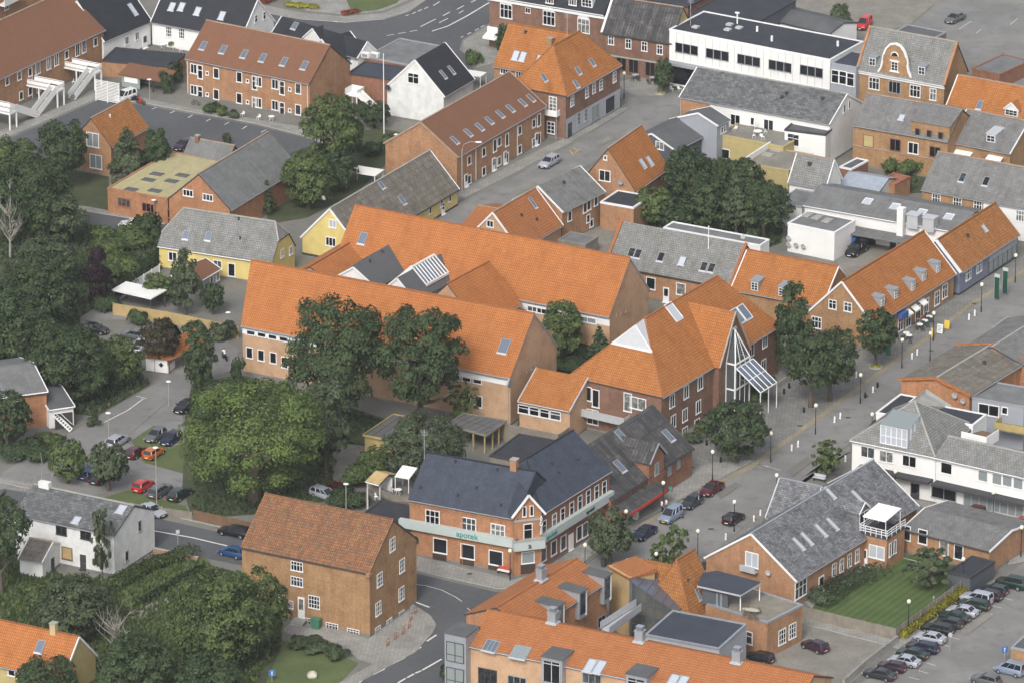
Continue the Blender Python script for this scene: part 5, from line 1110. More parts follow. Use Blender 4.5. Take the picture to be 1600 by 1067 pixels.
# golden orange roofed house
h = House('brick_house', 'house with golden-orange pantile roof between the glass hall and the black canopy', 'house', (1081, 978), (1127, 950), 3.0, (1086, 857), 'B', hipA=(2.6, 0), wall='brick_orange', roof='tile_ochre', ridge='tile_salmon', gutter='metal_zinc')
gh = h; h.vent([(1075, 908)], .12); h.sky([(1091, 928)], .55, 1.3, pm='pane_sky')
h = House('brick_house', 'low golden-orange cross roof running left from the taller golden-orange roof', 'house', (968, 936), (1050, 952), 4.6, (985, 872), 'A', D=9.5, wall='brick_yellow', roof='tile_ochre', ridge='tile_salmon')
h = House('flat_roofed_annex', 'flat black roof with pale edge in the yard of the modern block', 'annex', (1008, 992), (1124, 1014), 5.6, flat=True, D=8.6, wall='plaster_grey', roof='felt_blue', verge='metal_zinc')
h = House('brick_house', 'brick annex with grey roof deck and white-framed windows facing the small car yard', 'annex', (1199, 973), (1254, 945), 5.0, flat=True, D=10, wall='brick_orange', roof='wood_grey', verge='metal_zinc')
h.win('F', [(1222, 994), (1238, 985)], 1.3, 1.9, 3, 3); h.win('L', [(1171, 996)], .9, 1.6, 1, 2)
deckh = h
e = empty('terrace_canopy', P(1140, 985), 0, 'black five-sided canopy roof over the roof terrace', 'canopy')
slab('roof', [(1089, 914), (1098, 894), (1122, 891), (1190, 909), (1157, 929)], 7.6, .25, 'felt_blue', side='metal_light', parent=e)
b = MB()
for px, py in ((1187, 911), (1157, 927)): q = wl(e, px, py, 7.4); b.box(q.x - .07, q.x + .07, q.y - .07, q.y + .07, 0, 7.35)
b.build('post', 'trim_white', e); b = MB(); q0, q1 = wl(e, 1098, 917, 7.4), wl(e, 1138, 925, 7.4); b.bar(Vector((q0.x, q0.y + .5, 6.1)), Vector((q1.x, q1.y + .5, 6.1)), .15, 2.3); b.build('wall', 'cladding_dark', e)
b = MB(); q2 = (q0 + q1) / 2; d_ = (q1 - q0).normalized()
for t in (2.2, 3.4): c_ = q1 - d_ * t * .5; b.bar(Vector((c_.x - .0, c_.y + .38, 5.9)), Vector((c_.x + .9, c_.y + .2, 5.9)), .05, 1.9)
b.build('glass_door', 'pane_pale', e)
# == slate house on the right
h = House('brick_house', 'brick house with big mottled slate roof and white-edged gable near the small lawn', 'house', (1245, 908), (1436, 790), 3.9, (1173, 833), 'A', wall='brick_orange', roof='slate_mottled', verge='trim_white', ridge='metal_zinc', gutter='trim_grey')
h.win('L', [(1175, 874)], 1.7, 1.9, 2, 1, pm='pane_bright'); q = h.loc(1173, 887, 'L'); b = MB(); b.box(q.x - .9, q.x, q.y - 1.2, q.y + 1.2, q.z - .3, q.z - .2); b.box(q.x - .9, q.x - .84, q.y - 1.2, q.y + 1.2, q.z - .2, q.z + .6); h.part('balcony', b, 'metal_light')
h.win('F', [(1251, 919)], 2.4, 2.2, 3, 2); h.win('F', [(1303, 890), (1315, 883), (1327, 875), (1339, 868)], .85, 1.75, 2, 2); h.door('F', [(1283, 905)], 1.3, 2.3)
h.sky([(1296, 769), (1339, 775), (1300, 818), (1282, 828), (1260, 841), (1247, 849)], .6, 1.7, pm='metal_light'); h.dish(1203, 893, 'L', .4, 'metal_light')
h.dormer([(1350, 815)], 2.6, 1.7, 'slate_grey', 'slate_mottled', 2, 1, gable=True, trim='trim_white')
bh = h
h = House('brick_house', 'grey slate side roof reaching from the mottled slate house towards the street', 'house', (1196, 808), (1262, 822), 3.6, (1209, 746), 'A', D=8, wall='brick_orange', roof='slate_mottled', verge='metal_light', ridge='metal_zinc')
h = House('balcony_tower', 'square brick bay carrying a white balcony with canopy beside the slate roof', 'tower', (1344, 832), (1386, 842), 4.4, flat=True, D=4.8, wall='brick_orange', roof='felt_black', verge='trim_dark')
h.door('F', [(1350, 862)], 1.1, 2.3, 'plastic_white', label='white door with yellow upper panel'); h.win('F', [(1370, 862)], 2.0, 1.7, 2, 1, pm='pane_bright'); h.win('R', [(1393, 857), (1396, 855)], 1.2, 1.8, 2, 1)
b = MB()
for z in (4.9, 5.25, 5.6): b.bar((-.1, -.05, z), (h.L + .1, -.05, z), .08); b.bar((h.L + .05, 0, z), (h.L + .05, h.D, z), .08); b.bar((-.05, 0, z), (-.05, h.D, z), .08)
for x in range(6): X = x * h.L / 5; b.bar((X, -.05, 4.4), (X, -.05, 5.65), .08)
for y in range(1, 5): Y = y * h.D / 4; b.bar((h.L + .05, Y, 4.4), (h.L + .05, Y, 5.65), .08)
h.part('balcony_railing', b, 'trim_white'); b = MB(); b.face([(.3, .2, 6.9), (h.L - .3, .2, 6.9), (h.L - .3, h.D - .5, 7.3), (.3, h.D - .5, 7.3)]); b.face([(.3, .2, 6.8), (.3, h.D - .5, 7.2), (h.L - .3, h.D - .5, 7.2), (h.L - .3, .2, 6.8)]); b.box(.3, h.L - .3, .1, .2, 6.7, 6.95); h.part('canopy', b, 'plastic_white')
b = MB()
for X, Y in ((.4, .3), (h.L - .4, .3), (.4, h.D - .6), (h.L - .4, h.D - .6)): b.bar((X, Y, 4.4), (X, Y, 6.9), .08)
h.part('canopy_post', b, 'trim_white')
h = House('outbuilding', 'low brick outbuilding with shallow brown-grey roof above the garden hut', 'outbuilding', (1408, 826), (1546, 861), 3.4, (1432, 792), 'A', D=12, rise=1.0, wall='brick_orange', roof='slate_grey', ridge=None, gutter='trim_dark', verge='trim_white')
h.win('F', [(1416, 832), (1442, 838), (1475, 856), (1498, 862)], 1.2, 1.9, 1, 1); b = MB(); b.box(.5, 4, -1.5, -1.4, 0, .1); h.part('step', b, 'concrete')
h = House('garden_hut', 'black flat-roofed garden hut behind the fence and car row', 'shed', (1480, 894), (1516, 903), 2.3, flat=True, D=6.5, wall='cladding_dark', roof='felt_black', verge='trim_dark')
# == white modern building
h = House('white_building', 'white two-storey shop corner with hipped grey roof and glazed dormer', 'building', (1328, 687), (1461, 714), 7.0, D=13.2, rise=4.7, hipA=(6.4, 0), hipB=(6.4, 0), wall='plaster_white', roof='slate_light', gutter='trim_white', ridge='concrete', ov=.5)
wb = h
h.win('F', [(1356, 706), (1385, 713), (1421, 720)], 1.8, 1.5, 2, 1, fm='trim_white')
wh = h; h = House('white_building', 'long white shop wing with low grey roof, dark canopy and long shop windows', 'building', (1459, 714), (1650, 757), 7.0, D=8, rise=1.8, wall='plaster_white', roof='slate_light', gutter='trim_white', ridge='concrete', ov=.5)
h.win('F', [(1479, 731)], 1.5, 1.5, 1, 1); h.win('F', [(1536, 743), (1558, 748), (1574, 751), (1591, 755)], 1.3, 1.5, 1, 1, pm='pane_pale')
b = MB(); b.box(.3, h.L, -1.2, h.ov, 3.3, 3.6); h.part('canopy', b, 'trim_dark'); h.win('F', [(1475, 768)], 3.2, 2.0, 2, 1, fm='trim_grey'); h.win('F', [(1530, 781), (1575, 790)], 4.0, 2.3, 4, 1, fm='metal_light', pm='pane_pale'); wh.door('F', [(1430, 762)], 1.3, 2.4, 'trim_dark'); b = MB(); b.box(1.5, wh.L - .4, -1.2, wh.ov, 3.3, 3.6); wh.part('canopy', b, 'trim_dark'); h = wh
q0 = h.loc(1375, 694, 'S'); q1 = h.loc(1415, 702, 'S'); xm = (q0.x + q1.x) / 2; b = MB(); wd = 2.0; zf = h.h + .25
b.box(xm - wd, xm + wd, .4, .5, zf, zf + .1)
for i in range(6): X = xm - wd + 2 * wd * i / 5; b.bar((X, .45, zf), (X, .45, zf + 2.7), .1)
for Y in (1.6, 2.8): b.bar((xm + wd, Y, zf), (xm + wd, Y, zf + 2.8), .1)
b.bar((xm - wd, .45, zf + 2.7), (xm + wd, .45, zf + 2.7), .14); b.bar((xm - wd, .45, zf + 1.2), (xm + wd, .45, zf + 1.2), .07); b.bar((xm + wd, .45, zf + 2.7), (xm + wd, 4.2, zf + 3.5), .12)
o = h.part('glazed_dormer', b, 'trim_white'); g = MB(); g.face([(xm - wd, .5, zf), (xm + wd, .5, zf), (xm + wd, .5, zf + 2.7), (xm - wd, .5, zf + 2.7)]); g.face([(xm + wd, .5, zf), (xm + wd, 4.2, zf + 2.4), (xm + wd, 4.2, zf + 3.5), (xm + wd, .5, zf + 2.7)]); g.face([(xm - wd, 4.2, zf + 2.4), (xm - wd, .5, zf), (xm - wd, .5, zf + 2.7), (xm - wd, 4.2, zf + 3.5)]); g.build('pane', 'pane_bright', o)
g = MB(); g.face([(xm - wd - .1, .3, zf + 2.78), (xm + wd + .1, .3, zf + 2.78), (xm + wd + .1, 4.4, zf + 3.6), (xm - wd - .1, 4.4, zf + 3.6)]); g.build('dormer_roof', 'pane_pale', o)
h = House('white_building', 'upper white flat with curved-edge black roof and boxed roof garden', 'building', (1443, 650), (1520, 665), 7.6, flat=True, D=4.6, wall='plaster_white', roof='felt_black', verge='trim_white')
h.win('F', [(1506, 672)], 1.4, 1.8, 2, 1)
h = House('white_building', 'small white house with black roof at the left of the pale boarded terrace', 'building', (1369, 645), (1395, 650), 5.0, flat=True, D=8, wall='plaster_white', roof='felt_black', verge='trim_white')
e = empty('roof_garden', P(1510, 700), 0, 'white boxed roof garden with planks above the white shop building', 'terrace'); slab('floor', [(1502, 681), (1535, 672), (1560, 678), (1541, 690)], 7.9, .3, 'wood_brown', parent=e)
b = MB(); pr = [wl(e, *p, 7.9) for p in ((1502, 683), (1541, 692), (1560, 680))]
for i in range(2): b.bar(pr[i] + Vector((0, 0, .1)), pr[i + 1] + Vector((0, 0, .1)), .12, 1.6)
b.bar(Vector((pr[1].x, pr[1].y, 0)), Vector((pr[1].x, pr[1].y, 7)), .2); b.build('parapet', 'plaster_white', e)
e = empty('boarded_roof', P(1440, 690), 0, 'pale boarded roof slope between grey roof and black roof', 'roof'); 
b = MB(); q = [wl(e, 1420, 629, 10.2), wl(e, 1447, 607, 9.4), wl(e, 1487, 633, 7.6), wl(e, 1441, 645, 7.8)]; b.face(q[::-1]); b.face([v - Vector((0, 0, .25)) for v in q])
for i in range(4): b.face([q[i], q[(i + 1) % 4], q[(i + 1) % 4] - Vector((0, 0, .25)), q[i] - Vector((0, 0, .25))])
b.build('boards', 'concrete', e); b = MB(); c_ = sum(q, Vector()) / 4; b.box(c_.x - 2, c_.x + 2, c_.y - .3, c_.y + 3, 0, 7.2); b.build('wall', 'plaster_white', e)
h = House('grey_roofed_house', 'wide house with mossy grey roof, orange brick gable with two dishes', 'house', (1517, 619), (1605, 565), 6.8, (1471, 591), 'A', D=11.5, wall='brick_bright', roof='fibre_moss', ridge='concrete', gutter='trim_grey', verge=None)
h.dish(1494, 616, 'L', .45, 'dish'); h.dish(1507, 625, 'L', .4, 'dish'); b = MB(); b.bar((0, 0, h.h + .05), (0, h.D / 2, h.h + h.rise + .05), .45, .3); b.bar((0, h.D, h.h + .05), (0, h.D / 2, h.h + h.rise + .05), .45, .3); b.bar((h.L, 0, h.h + .05), (h.L, h.D / 2, h.h + h.rise + .05), .45, .3); b.bar((h.L, h.D, h.h + .05), (h.L, h.D / 2, h.h + h.rise + .05), .45, .3); h.part('gable_coping', b, 'tile_bright'); h.vent([(1538, 568)], .25)
h = House('grey_house', 'pale grey clad house with flat grey roof and white balcony at the right edge', 'house', (1519, 622), (1600, 636), 6.4, flat=True, D=7, wall='cladding_grey', roof='felt_grey', verge='trim_grey')
h.win('F', [(1545, 640)], 2.6, 1.5, 2, 1); h.win('F', [(1570, 641)], .8, 1.0, 1, 1)
b = MB(); q = h.loc(1565, 660, 'F'); b.box(q.x, q.x + 4.5, -2.6, 0, 3.4, 3.6); h.part('balcony', b, 'wood_grey'); b = MB(); b.box(q.x, q.x + 4.5, -2.65, -2.55, 3.6, 4.6); b.box(q.x - .05, q.x + .05, -2.6, 0, 3.6, 4.6); h.part('balcony_screen', b, 'wood_yellow')
h = House('grey_roofed_house', 'dark mossy roof with orange edges in the right edge above the wide mossy roof', 'house', (1606, 574), (1690, 520), 6.6, (1551, 536), 'A', D=11.5, rise=1.9, wall='brick_bright', roof='slate_grey', ridge='concrete', gutter='trim_grey')
h = House('outbuilding', 'small dark roof with pale edge by the kerb at the right edge', 'outbuilding', (1550, 513), (1590, 521), 3.6, flat=True, D=5, wall='plaster_old', roof='felt_mid', verge='trim_grey')
# == cafe
h = House('cafe', 'orange-roofed brick café with five zinc dormers and white-edged gable facing the street', 'café', (1366, 509), (1494, 428), 3.9, (1315, 440), 'A', wall='brick_ochre', roof='tile_orange', verge='trim_white', ridge='tile_salmon')
h.dormer([(1379, 479), (1400, 467), (1427, 454), (1444, 439), (1466, 426)], 1.2, 1.5, 'metal_zinc', None, 2, 3, slope=.06)
h.win('L', [(1301, 476), (1325, 480)], 1.1, 1.3, 2, 2); h.win('L', [(1276, 504)], 1.4, 1.6, 3, 2); h.win('F', [(1407, 506), (1419, 500), (1434, 489), (1447, 478), (1464, 466), (1476, 455)], 1.3, 2.0, 2, 2)
for px, py in ((1416, 488), (1427, 481), (1439, 472)):
    q = h.loc(px, py, 'F'); b = MB(); b.face([(-.8, 0, .35), (-.8, -.8, -.15), (.8, -.8, -.15), (.8, 0, .35)]); b.face([(-.8, 0, .3), (.8, 0, .3), (.8, -.8, -.2), (-.8, -.8, -.2)]); b.box(-.8, .8, -.82, -.78, -.35, -.15); h.part('awning', b, 'plastic_white', loc=q)
q = h.loc(1406, 492, 'F'); b = MB(); b.box(-1.0, 1.0, -.9, 0, -.2, .5); h.part('corner_sign', b, 'fabric_blue', loc=q)
cafe = h
h = House('brick_house', 'orange-roofed rear house with two small dormers left of the café', 'house', (1141, 453), (1285, 480), 4.6, (1167, 390), 'A', wall='brick_ochre', roof='tile_orange', verge='trim_white', ridge='tile_salmon')
h.dormer([(1179, 455), (1222, 464)], 1.3, 1.5, 'metal_zinc', None, 2, 3, slope=.1)
h = House('shop_house', 'blue-grey painted shop with ochre-orange tiled roof at the right edge of the street', 'shop', (1502, 427), (1594, 367), 3.6, (1463, 376), 'A', wall='plaster_blue', roof='tile_ochre', ridge='tile_ochre', plinth='trim_dark', gutter='trim_grey')
h.win('F', [(1513, 429), (1530, 417)], 1.4, 1.6, 3, 2); h.sky([(1538, 357)], .7, .9, pm='pane_bright'); h.vent([(1512, 370)], .2); b = MB()
xa, xb = h.loc(1545, 400, 'F').x, h.L - .6; b.box(xa, xb, h.ov - .12, h.ov, 2.3, 3.1); h.part('sign_band', b, 'metal_zinc'); b = MB(); b.box(xa, xb, h.ov - .05, h.ov, .5, 2.3); h.part('shop_window', b, 'pane_pale'); b = MB()
for i in range(7): X = xa + (xb - xa) * i / 6; b.box(X - .05, X + .05, h.ov - .1, h.ov - .05, .5, 2.3)
h.part('mullion', b, 'trim_dark'); b = MB(); b.bar((-.1, 0, h.h + .08), (-.1, h.D / 2, h.h + h.rise + .08), .4, .3); h.part('gable_coping', b, 'trim_white')
# kiosk bottom right
h = House('kiosk', 'small orange brick kiosk with dark flat roof in the bottom right corner', 'kiosk', (1580, 1012), (1650, 1026), 3.2, flat=True, D=6, wall='brick_ochre', roof='felt_mid', verge='metal_zinc')
# -- wings that belong to one building share its root
bpy.context.view_layer.update()
def root_of(start): return next(o for o in COL.objects if o.parent is None and o.get('label', '').startswith(start))
def absorb(keep, others, label=None):
    a = root_of(keep); inv = a.matrix_basis.inverted()
    for s_ in others:
        b = root_of(s_); m = inv @ b.matrix_basis
        for ch in list(b.children): ml = m @ ch.matrix_basis; ch.parent = a; ch.matrix_parent_inverse = Matrix(); ch.matrix_basis = ml
        bpy.data.objects.remove(b)
    if label: a['label'] = label
absorb('brick pharmacy wing', ['long street wing of the pharmacy', 'brick corner bay'], 'brick corner pharmacy with blue-black slate roofs, mint sign band and white-edged little gable')
absorb('front block of the big', ['rear block of the big', 'left cross wing', 'right cross wing', 'hall with plain dark', 'hall with dark slate', 'low orange-roofed link'], 'big pale-brick complex with long bright orange roofs and dark slate inner halls')
absorb('white two-storey shop corner', ['long white shop wing'], 'white two-storey shop building with grey roofs, glazed dormer and long shop windows')
absorb('front wing of the modern', ['rear wing of the modern', 'yellow brick stair tower'], 'modern block with salmon roofs, zinc chimneys and zinc dormers along the bottom edge')
absorb('long white house with black roof', ['white wing under black roof'], 'white L-shaped house with black roofs around a courtyard, top left')
absorb('brick corner house with hipped', ['rear orange wing'], 'brick corner house with orange roofs, grey shop front and small balcony')
absorb('grey-roofed brick gable workshop', ['orange brick workshop', 'low grey-roofed outbuilding'], 'orange brick workshop with grey gable roof and flat yellowish roof')
absorb('brick house with big mottled', ['grey slate side roof', 'square brick bay'], 'brick house with big mottled slate roof, white-edged gable and white canopied balcony')
absorb('house with golden-orange', ['low golden-orange cross'], 'house with golden-orange pantile roofs between the glass hall and the black canopy')
absorb('pale yellow house under', ['low side building'], 'pale yellow house under light grey tiled half-hipped roof, red-brown side roof')
absorb('long dark slate house', ['dark slate wing'], 'dark slate-roofed house with small white gables beside the upper road')
absorb('low orange-roofed wing', ['small house with salmon'], 'low house with salmon orange roofs wedged in front of the dark slate house')
absorb('white building with long grey', ['low white building with flat'], 'white yard building with long grey roof, chimney stack and dishes on its wall')
# -- ground and road surfaces
b = MB(); b.face([(-900, -500, -.012), (900, -500, -.012), (900, 1800, -.012), (-900, 1800, -.012)]); tag(b.build('ground', 'base_ground'), kind='structure')
Z1, Z2, Z3 = .004, .008, .012
sheet('road', [(-60, 752), (0, 762), (120, 784), (240, 808), (375, 838), (520, 868), (640, 893), (717, 911), (775, 924), (855, 926), (992, 823), (1180, 724), (1200, 709), (1440, 534), (1512, 480), (1600, 425), (1700, 358),
               (1720, 410), (1600, 495), (1450, 600), (1330, 690), (1200, 785), (1130, 850), (1000, 935), (860, 1010), (780, 1060), (700, 1120), (500, 1110), (560, 1067), (600, 1044), (650, 1017), (677, 987), (682, 975), (672, 960), (640, 940), (520, 912), (375, 882), (240, 856), (120, 832), (-60, 796)], Z1, 'asphalt')
sheet('road_surface', [(855, 926), (905, 890), (992, 823), (1180, 724), (1440, 534), (1600, 425), (1700, 358), (1720, 410), (1600, 495), (1450, 600), (1330, 690), (1200, 785), (1130, 850), (1000, 940), (960, 965)], Z2, 'asphalt_old')
sheet('upper_street', [(650, 372), (716, 318), (800, 279), (887, 232), (985, 170), (960, 140), (1035, 126), (1060, 150), (1075, 170), (1015, 216), (960, 240), (890, 270), (850, 290), (760, 345), (700, 400)], Z1, 'asphalt_old')
sheet('upper_road', [(380, 0), (420, 16), (475, 27), (540, 32), (600, 27), (632, 15), (662, 0), (700, -30), (860, -60), (800, -10), (765, 36), (722, 62), (718, 78), (735, 92), (740, 110), (700, 130), (640, 120), (560, 90), (440, 60)], Z1, 'asphalt')
sheet('upper_car_park', [(1420, 45), (1480, -10), (1560, -40), (1800, 0), (1700, 200), (1560, 120), (1430, 70)], Z1, 'asphalt_old')
sheet('yard_road', [(-40, 244), (0, 224), (155, 156), (225, 165), (400, 197), (470, 214), (540, 235), (520, 262), (400, 250), (250, 245), (150, 250), (60, 270), (-40, 320)], Z1, 'asphalt')
sheet('side_street', [(60, 330), (130, 330), (200, 342), (262, 352), (360, 376), (460, 400), (455, 412), (330, 385), (205, 366), (130, 352), (60, 345)], Z1, 'asphalt')
sheet('car_park_drive', [(-60, 768), (0, 740), (85, 690), (155, 650), (240, 600), (236, 560), (270, 500), (120, 500), (150, 480), (240, 492), (330, 520), (372, 545), (372, 575), (330, 590), (300, 625), (285, 640), (285, 665), (290, 690), (290, 770), (200, 760), (120, 780), (0, 762)], Z1, 'asphalt_old')
sheet('car_park', [(1335, 1075), (1420, 1010), (1540, 920), (1600, 878), (1700, 860), (1750, 1120), (1300, 1120)], Z1, 'asphalt_old')
sheet('yard', [(1170, 1040), (1220, 985), (1257, 968), (1345, 988), (1402, 1004), (1330, 1067), (1250, 1110)], Z1, 'gravel')
sheet('square', [(1075, 722), (1095, 700), (1150, 640), (1215, 590), (1215, 520), (1270, 500), (1360, 530), (1425, 500), (1490, 462), (1600, 400), (1600, 424), (1512, 478), (1440, 532), (1200, 707), (1090, 770)], Z1, 'pavers')
sheet('paved_band', [(1000, 818), (1180, 720), (1200, 705), (1440, 530), (1512, 476), (1600, 420), (1605, 426), (1516, 481), (1442, 536), (1203, 711), (1184, 726), (1004, 823)], Z3, 'pavers_beige')
sheet('yard_paving', [(480, 640), (560, 660), (600, 700), (570, 740), (520, 780), (470, 780)], Z1, 'gravel')
sheet('backyard', [(870, 365), (960, 350), (950, 420), (880, 400)], Z1, 'gravel')
sheet('yard', [(1300, 400), (1330, 372), (1420, 372), (1440, 395), (1390, 430), (1330, 440)], Z2, 'gravel')
sheet('square', [(960, 130), (1050, 110), (1062, 128), (1035, 150), (990, 150)], Z2, 'pavers_light')
sheet('forecourt', [(440, 985), (470, 960), (575, 998), (640, 952), (672, 962), (680, 975), (675, 987), (650, 1015), (600, 1042), (560, 1030), (540, 1010), (480, 1000)], Z1, 'pavers_light')
sheet('square', [(440, -8), (520, -20), (662, -20), (640, 0), (600, 18), (540, 24), (480, 18)], Z2, 'pavers_light')
sheet('square', [(1180, -30), (1480, -50), (1470, 0), (1420, 40), (1340, 60), (1280, 40)], Z1, 'gravel')
# raised pavements with kerbs
def pavement(pxs, mat='pavers_light', z=.12): slab('pavement', pxs, z, z, mat, kind='structure', side='kerb')
pavement([(640, 865), (803, 905), (842, 893), (925, 838), (952, 795), (1075, 735), (1090, 712), (1110, 722), (1178, 718), (992, 816), (905, 882), (850, 920), (775, 918), (717, 905), (640, 888)])
pavement([(-40, 746), (0, 753), (240, 799), (375, 829), (376, 822), (240, 792), (0, 746), (-40, 738)])
pavement([(640, 940), (672, 960), (682, 975), (677, 987), (650, 1017), (600, 1044), (556, 1067), (500, 1100), (470, 1100), (540, 1060), (590, 1033), (640, 1006), (662, 985), (664, 972), (640, 955)])
pavement([(716, 302), (790, 262), (855, 228), (880, 218), (965, 170), (985, 168), (887, 226), (800, 273), (716, 314), (650, 366), (640, 360)])
pavement([(-40, 225), (0, 205), (150, 145), (200, 148), (290, 168), (480, 200), (540, 222), (530, 232), (470, 211), (400, 193), (225, 161), (157, 152), (0, 220), (-40, 240)])
pavement([(380, -6), (420, 10), (475, 21), (540, 26), (600, 21), (632, 9), (662, -6), (675, -6), (640, 18), (600, 30), (540, 35), (470, 30), (415, 20), (370, 4)])
pavement([(724, 64), (765, 38), (780, 60), (785, 95), (745, 105), (724, 80)])
for q_ in ([(1330, 692), (1600, 497), (1700, 427), (1700, 447), (1600, 514), (1420, 602), (1332, 702)], [(1328, 695), (1330, 704), (1220, 764), (1206, 786)], [(1203, 788), (1214, 772), (1180, 834), (1112, 874), (1130, 850)]): pavement(q_, 'pavers')
pavement([(1400, 765), (1600, 810), (1650, 830), (1600, 875), (1575, 880), (1590, 850), (1580, 825), (1440, 790)])
pavement([(60, 320), (130, 322), (262, 345), (258, 350), (130, 329), (60, 328)])
pavement([(1250, 962), (1402, 1000), (1410, 994), (1440, 975), (1450, 980), (1405, 1012), (1390, 1008), (1250, 972)])
# low walls and kerbs
def wallseg(name, pts, hgt, th, mat, label, cat='wall', group=None, cap=None, post=None):
    """run of wall or fence through ground pixels"""
    ps = [P(x, y) for x, y in pts]; e = empty(name, Vector((ps[0].x, ps[0].y, 0)), 0, label, cat, group); b = MB()
    lp = [p - ps[0] for p in ps]
    for i in range(len(lp) - 1): b.bar(lp[i] + Vector((0, 0, hgt / 2)), lp[i + 1] + Vector((0, 0, hgt / 2)), th, hgt)
    b.build('panel', mat, e)
    if cap:
        b = MB()
        for i in range(len(lp) - 1): b.bar(lp[i] + Vector((0, 0, hgt + .05)), lp[i + 1] + Vector((0, 0, hgt + .05)), th + .1, .1)
        b.build('coping', cap, e)
    if post:
        for i in range(len(lp) - 1):
            n = max(1, int((lp[i + 1] - lp[i]).length / 2.2))
            for k in range(n + (i == len(lp) - 2)):
                q = lp[i].lerp(lp[i + 1], k / n); b = MB(); b.box(-.07, .07, -.07, .07, 0, hgt + .1); b.build('post', post, e, q)
    return e
wallseg('retaining_wall', [(1402, 1003), (1350, 1043), (1318, 1072)], .9, .3, 'concrete', 'low concrete wall stepping down between the car yard and the parked row', cap='pavers_light')
wallseg('board_fence', [(1252, 965), (1399, 1000), (1525, 908)], 1.7, .06, 'wood_grey', 'tall grey board fence around the small lawn', 'fence', post='wood_grey')
wallseg('board_fence', [(177, 492), (260, 505), (372, 528)], 1.8, .06, 'wood_light', 'tan board fence along the shrubs below the flat white carport', 'fence', post='wood_yellow')
wallseg('slatted_fence', [(188, 468), (249, 430)], 1.6, .05, 'trim_white', 'white slatted fence rising beside the pale yellow house', 'fence', post='trim_white')
wallseg('board_fence', [(60, 778), (130, 785), (230, 802), (300, 812)], 1.2, .05, 'wood_grey', 'low grey fence between the parking lot and the lower road', 'fence', post='wood_grey')
wallseg('board_fence', [(303, 813), (393, 833)], 1.6, .06, 'wood_brown', 'brown board fence below the huge light green tree', 'fence', post='wood_brown')
wallseg('board_fence', [(790, 690), (860, 705)], 2.0, .06, 'wood_grey', 'weathered fence between the open wooden shelter and the black felt roof', 'fence', post='wood_grey')
wallseg('garden_wall', [(235, 860), (310, 876)], .5, .25, 'brick_orange', 'low brick wall with two pillars beside the lower road', cap='concrete')
# lawns and planted ground
def green(pxs, mat='grass', z=Z2, name='lawn'): return sheet(name, pxs, z, mat, kind='structure')
green([(1262, 948), (1300, 905), (1390, 880), (1430, 860), (1490, 880), (1525, 905), (1399, 998), (1254, 962)], 'grass_mown')
green([(400, 1075), (415, 1020), (440, 1000), (500, 1010), (560, 1035), (535, 1062), (500, 1090)], 'grass')
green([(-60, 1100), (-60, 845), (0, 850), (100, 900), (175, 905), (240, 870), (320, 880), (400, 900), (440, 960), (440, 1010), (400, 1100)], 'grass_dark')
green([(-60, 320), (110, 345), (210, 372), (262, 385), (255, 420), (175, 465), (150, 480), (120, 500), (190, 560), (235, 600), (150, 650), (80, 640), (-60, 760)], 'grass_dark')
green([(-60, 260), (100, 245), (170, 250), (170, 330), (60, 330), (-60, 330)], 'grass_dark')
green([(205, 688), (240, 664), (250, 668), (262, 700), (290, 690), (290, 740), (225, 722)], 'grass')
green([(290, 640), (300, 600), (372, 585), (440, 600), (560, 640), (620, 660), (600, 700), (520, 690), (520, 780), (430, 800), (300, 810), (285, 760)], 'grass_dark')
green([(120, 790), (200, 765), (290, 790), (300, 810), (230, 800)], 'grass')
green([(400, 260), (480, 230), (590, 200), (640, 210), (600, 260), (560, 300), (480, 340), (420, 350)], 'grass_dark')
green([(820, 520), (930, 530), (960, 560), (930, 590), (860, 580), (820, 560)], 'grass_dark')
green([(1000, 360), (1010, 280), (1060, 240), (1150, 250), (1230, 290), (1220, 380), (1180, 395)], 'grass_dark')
green([(540, -2), (600, -20), (640, -15), (620, 5), (590, 16), (550, 20)], 'grass', Z3)
green([(1380, 260), (1460, 262), (1450, 300), (1390, 305)], 'grass_dark')
green([(80, 690), (170, 655), (260, 598), (270, 620), (200, 680), (90, 735), (0, 765), (0, 740)], 'asphalt_old', Z2, 'drive_lane')
green([(1180, 600), (1210, 585), (1213, 592), (1110, 665), (1085, 690), (1078, 685)], 'grass_dark')
green([(170, 930), (245, 890), (318, 868), (330, 880), (250, 925), (205, 955)], 'grass', name='garden_strip')
sheet('garden_path', [(200, 962), (255, 930), (330, 888), (345, 893), (262, 942), (215, 970)], Z2, 'gravel')
sheet('garden_path', [(1256, 940), (1290, 908), (1345, 872), (1395, 862), (1440, 838), (1412, 868), (1385, 885), (1340, 888), (1300, 915), (1268, 950)], Z2, 'pavers_light')
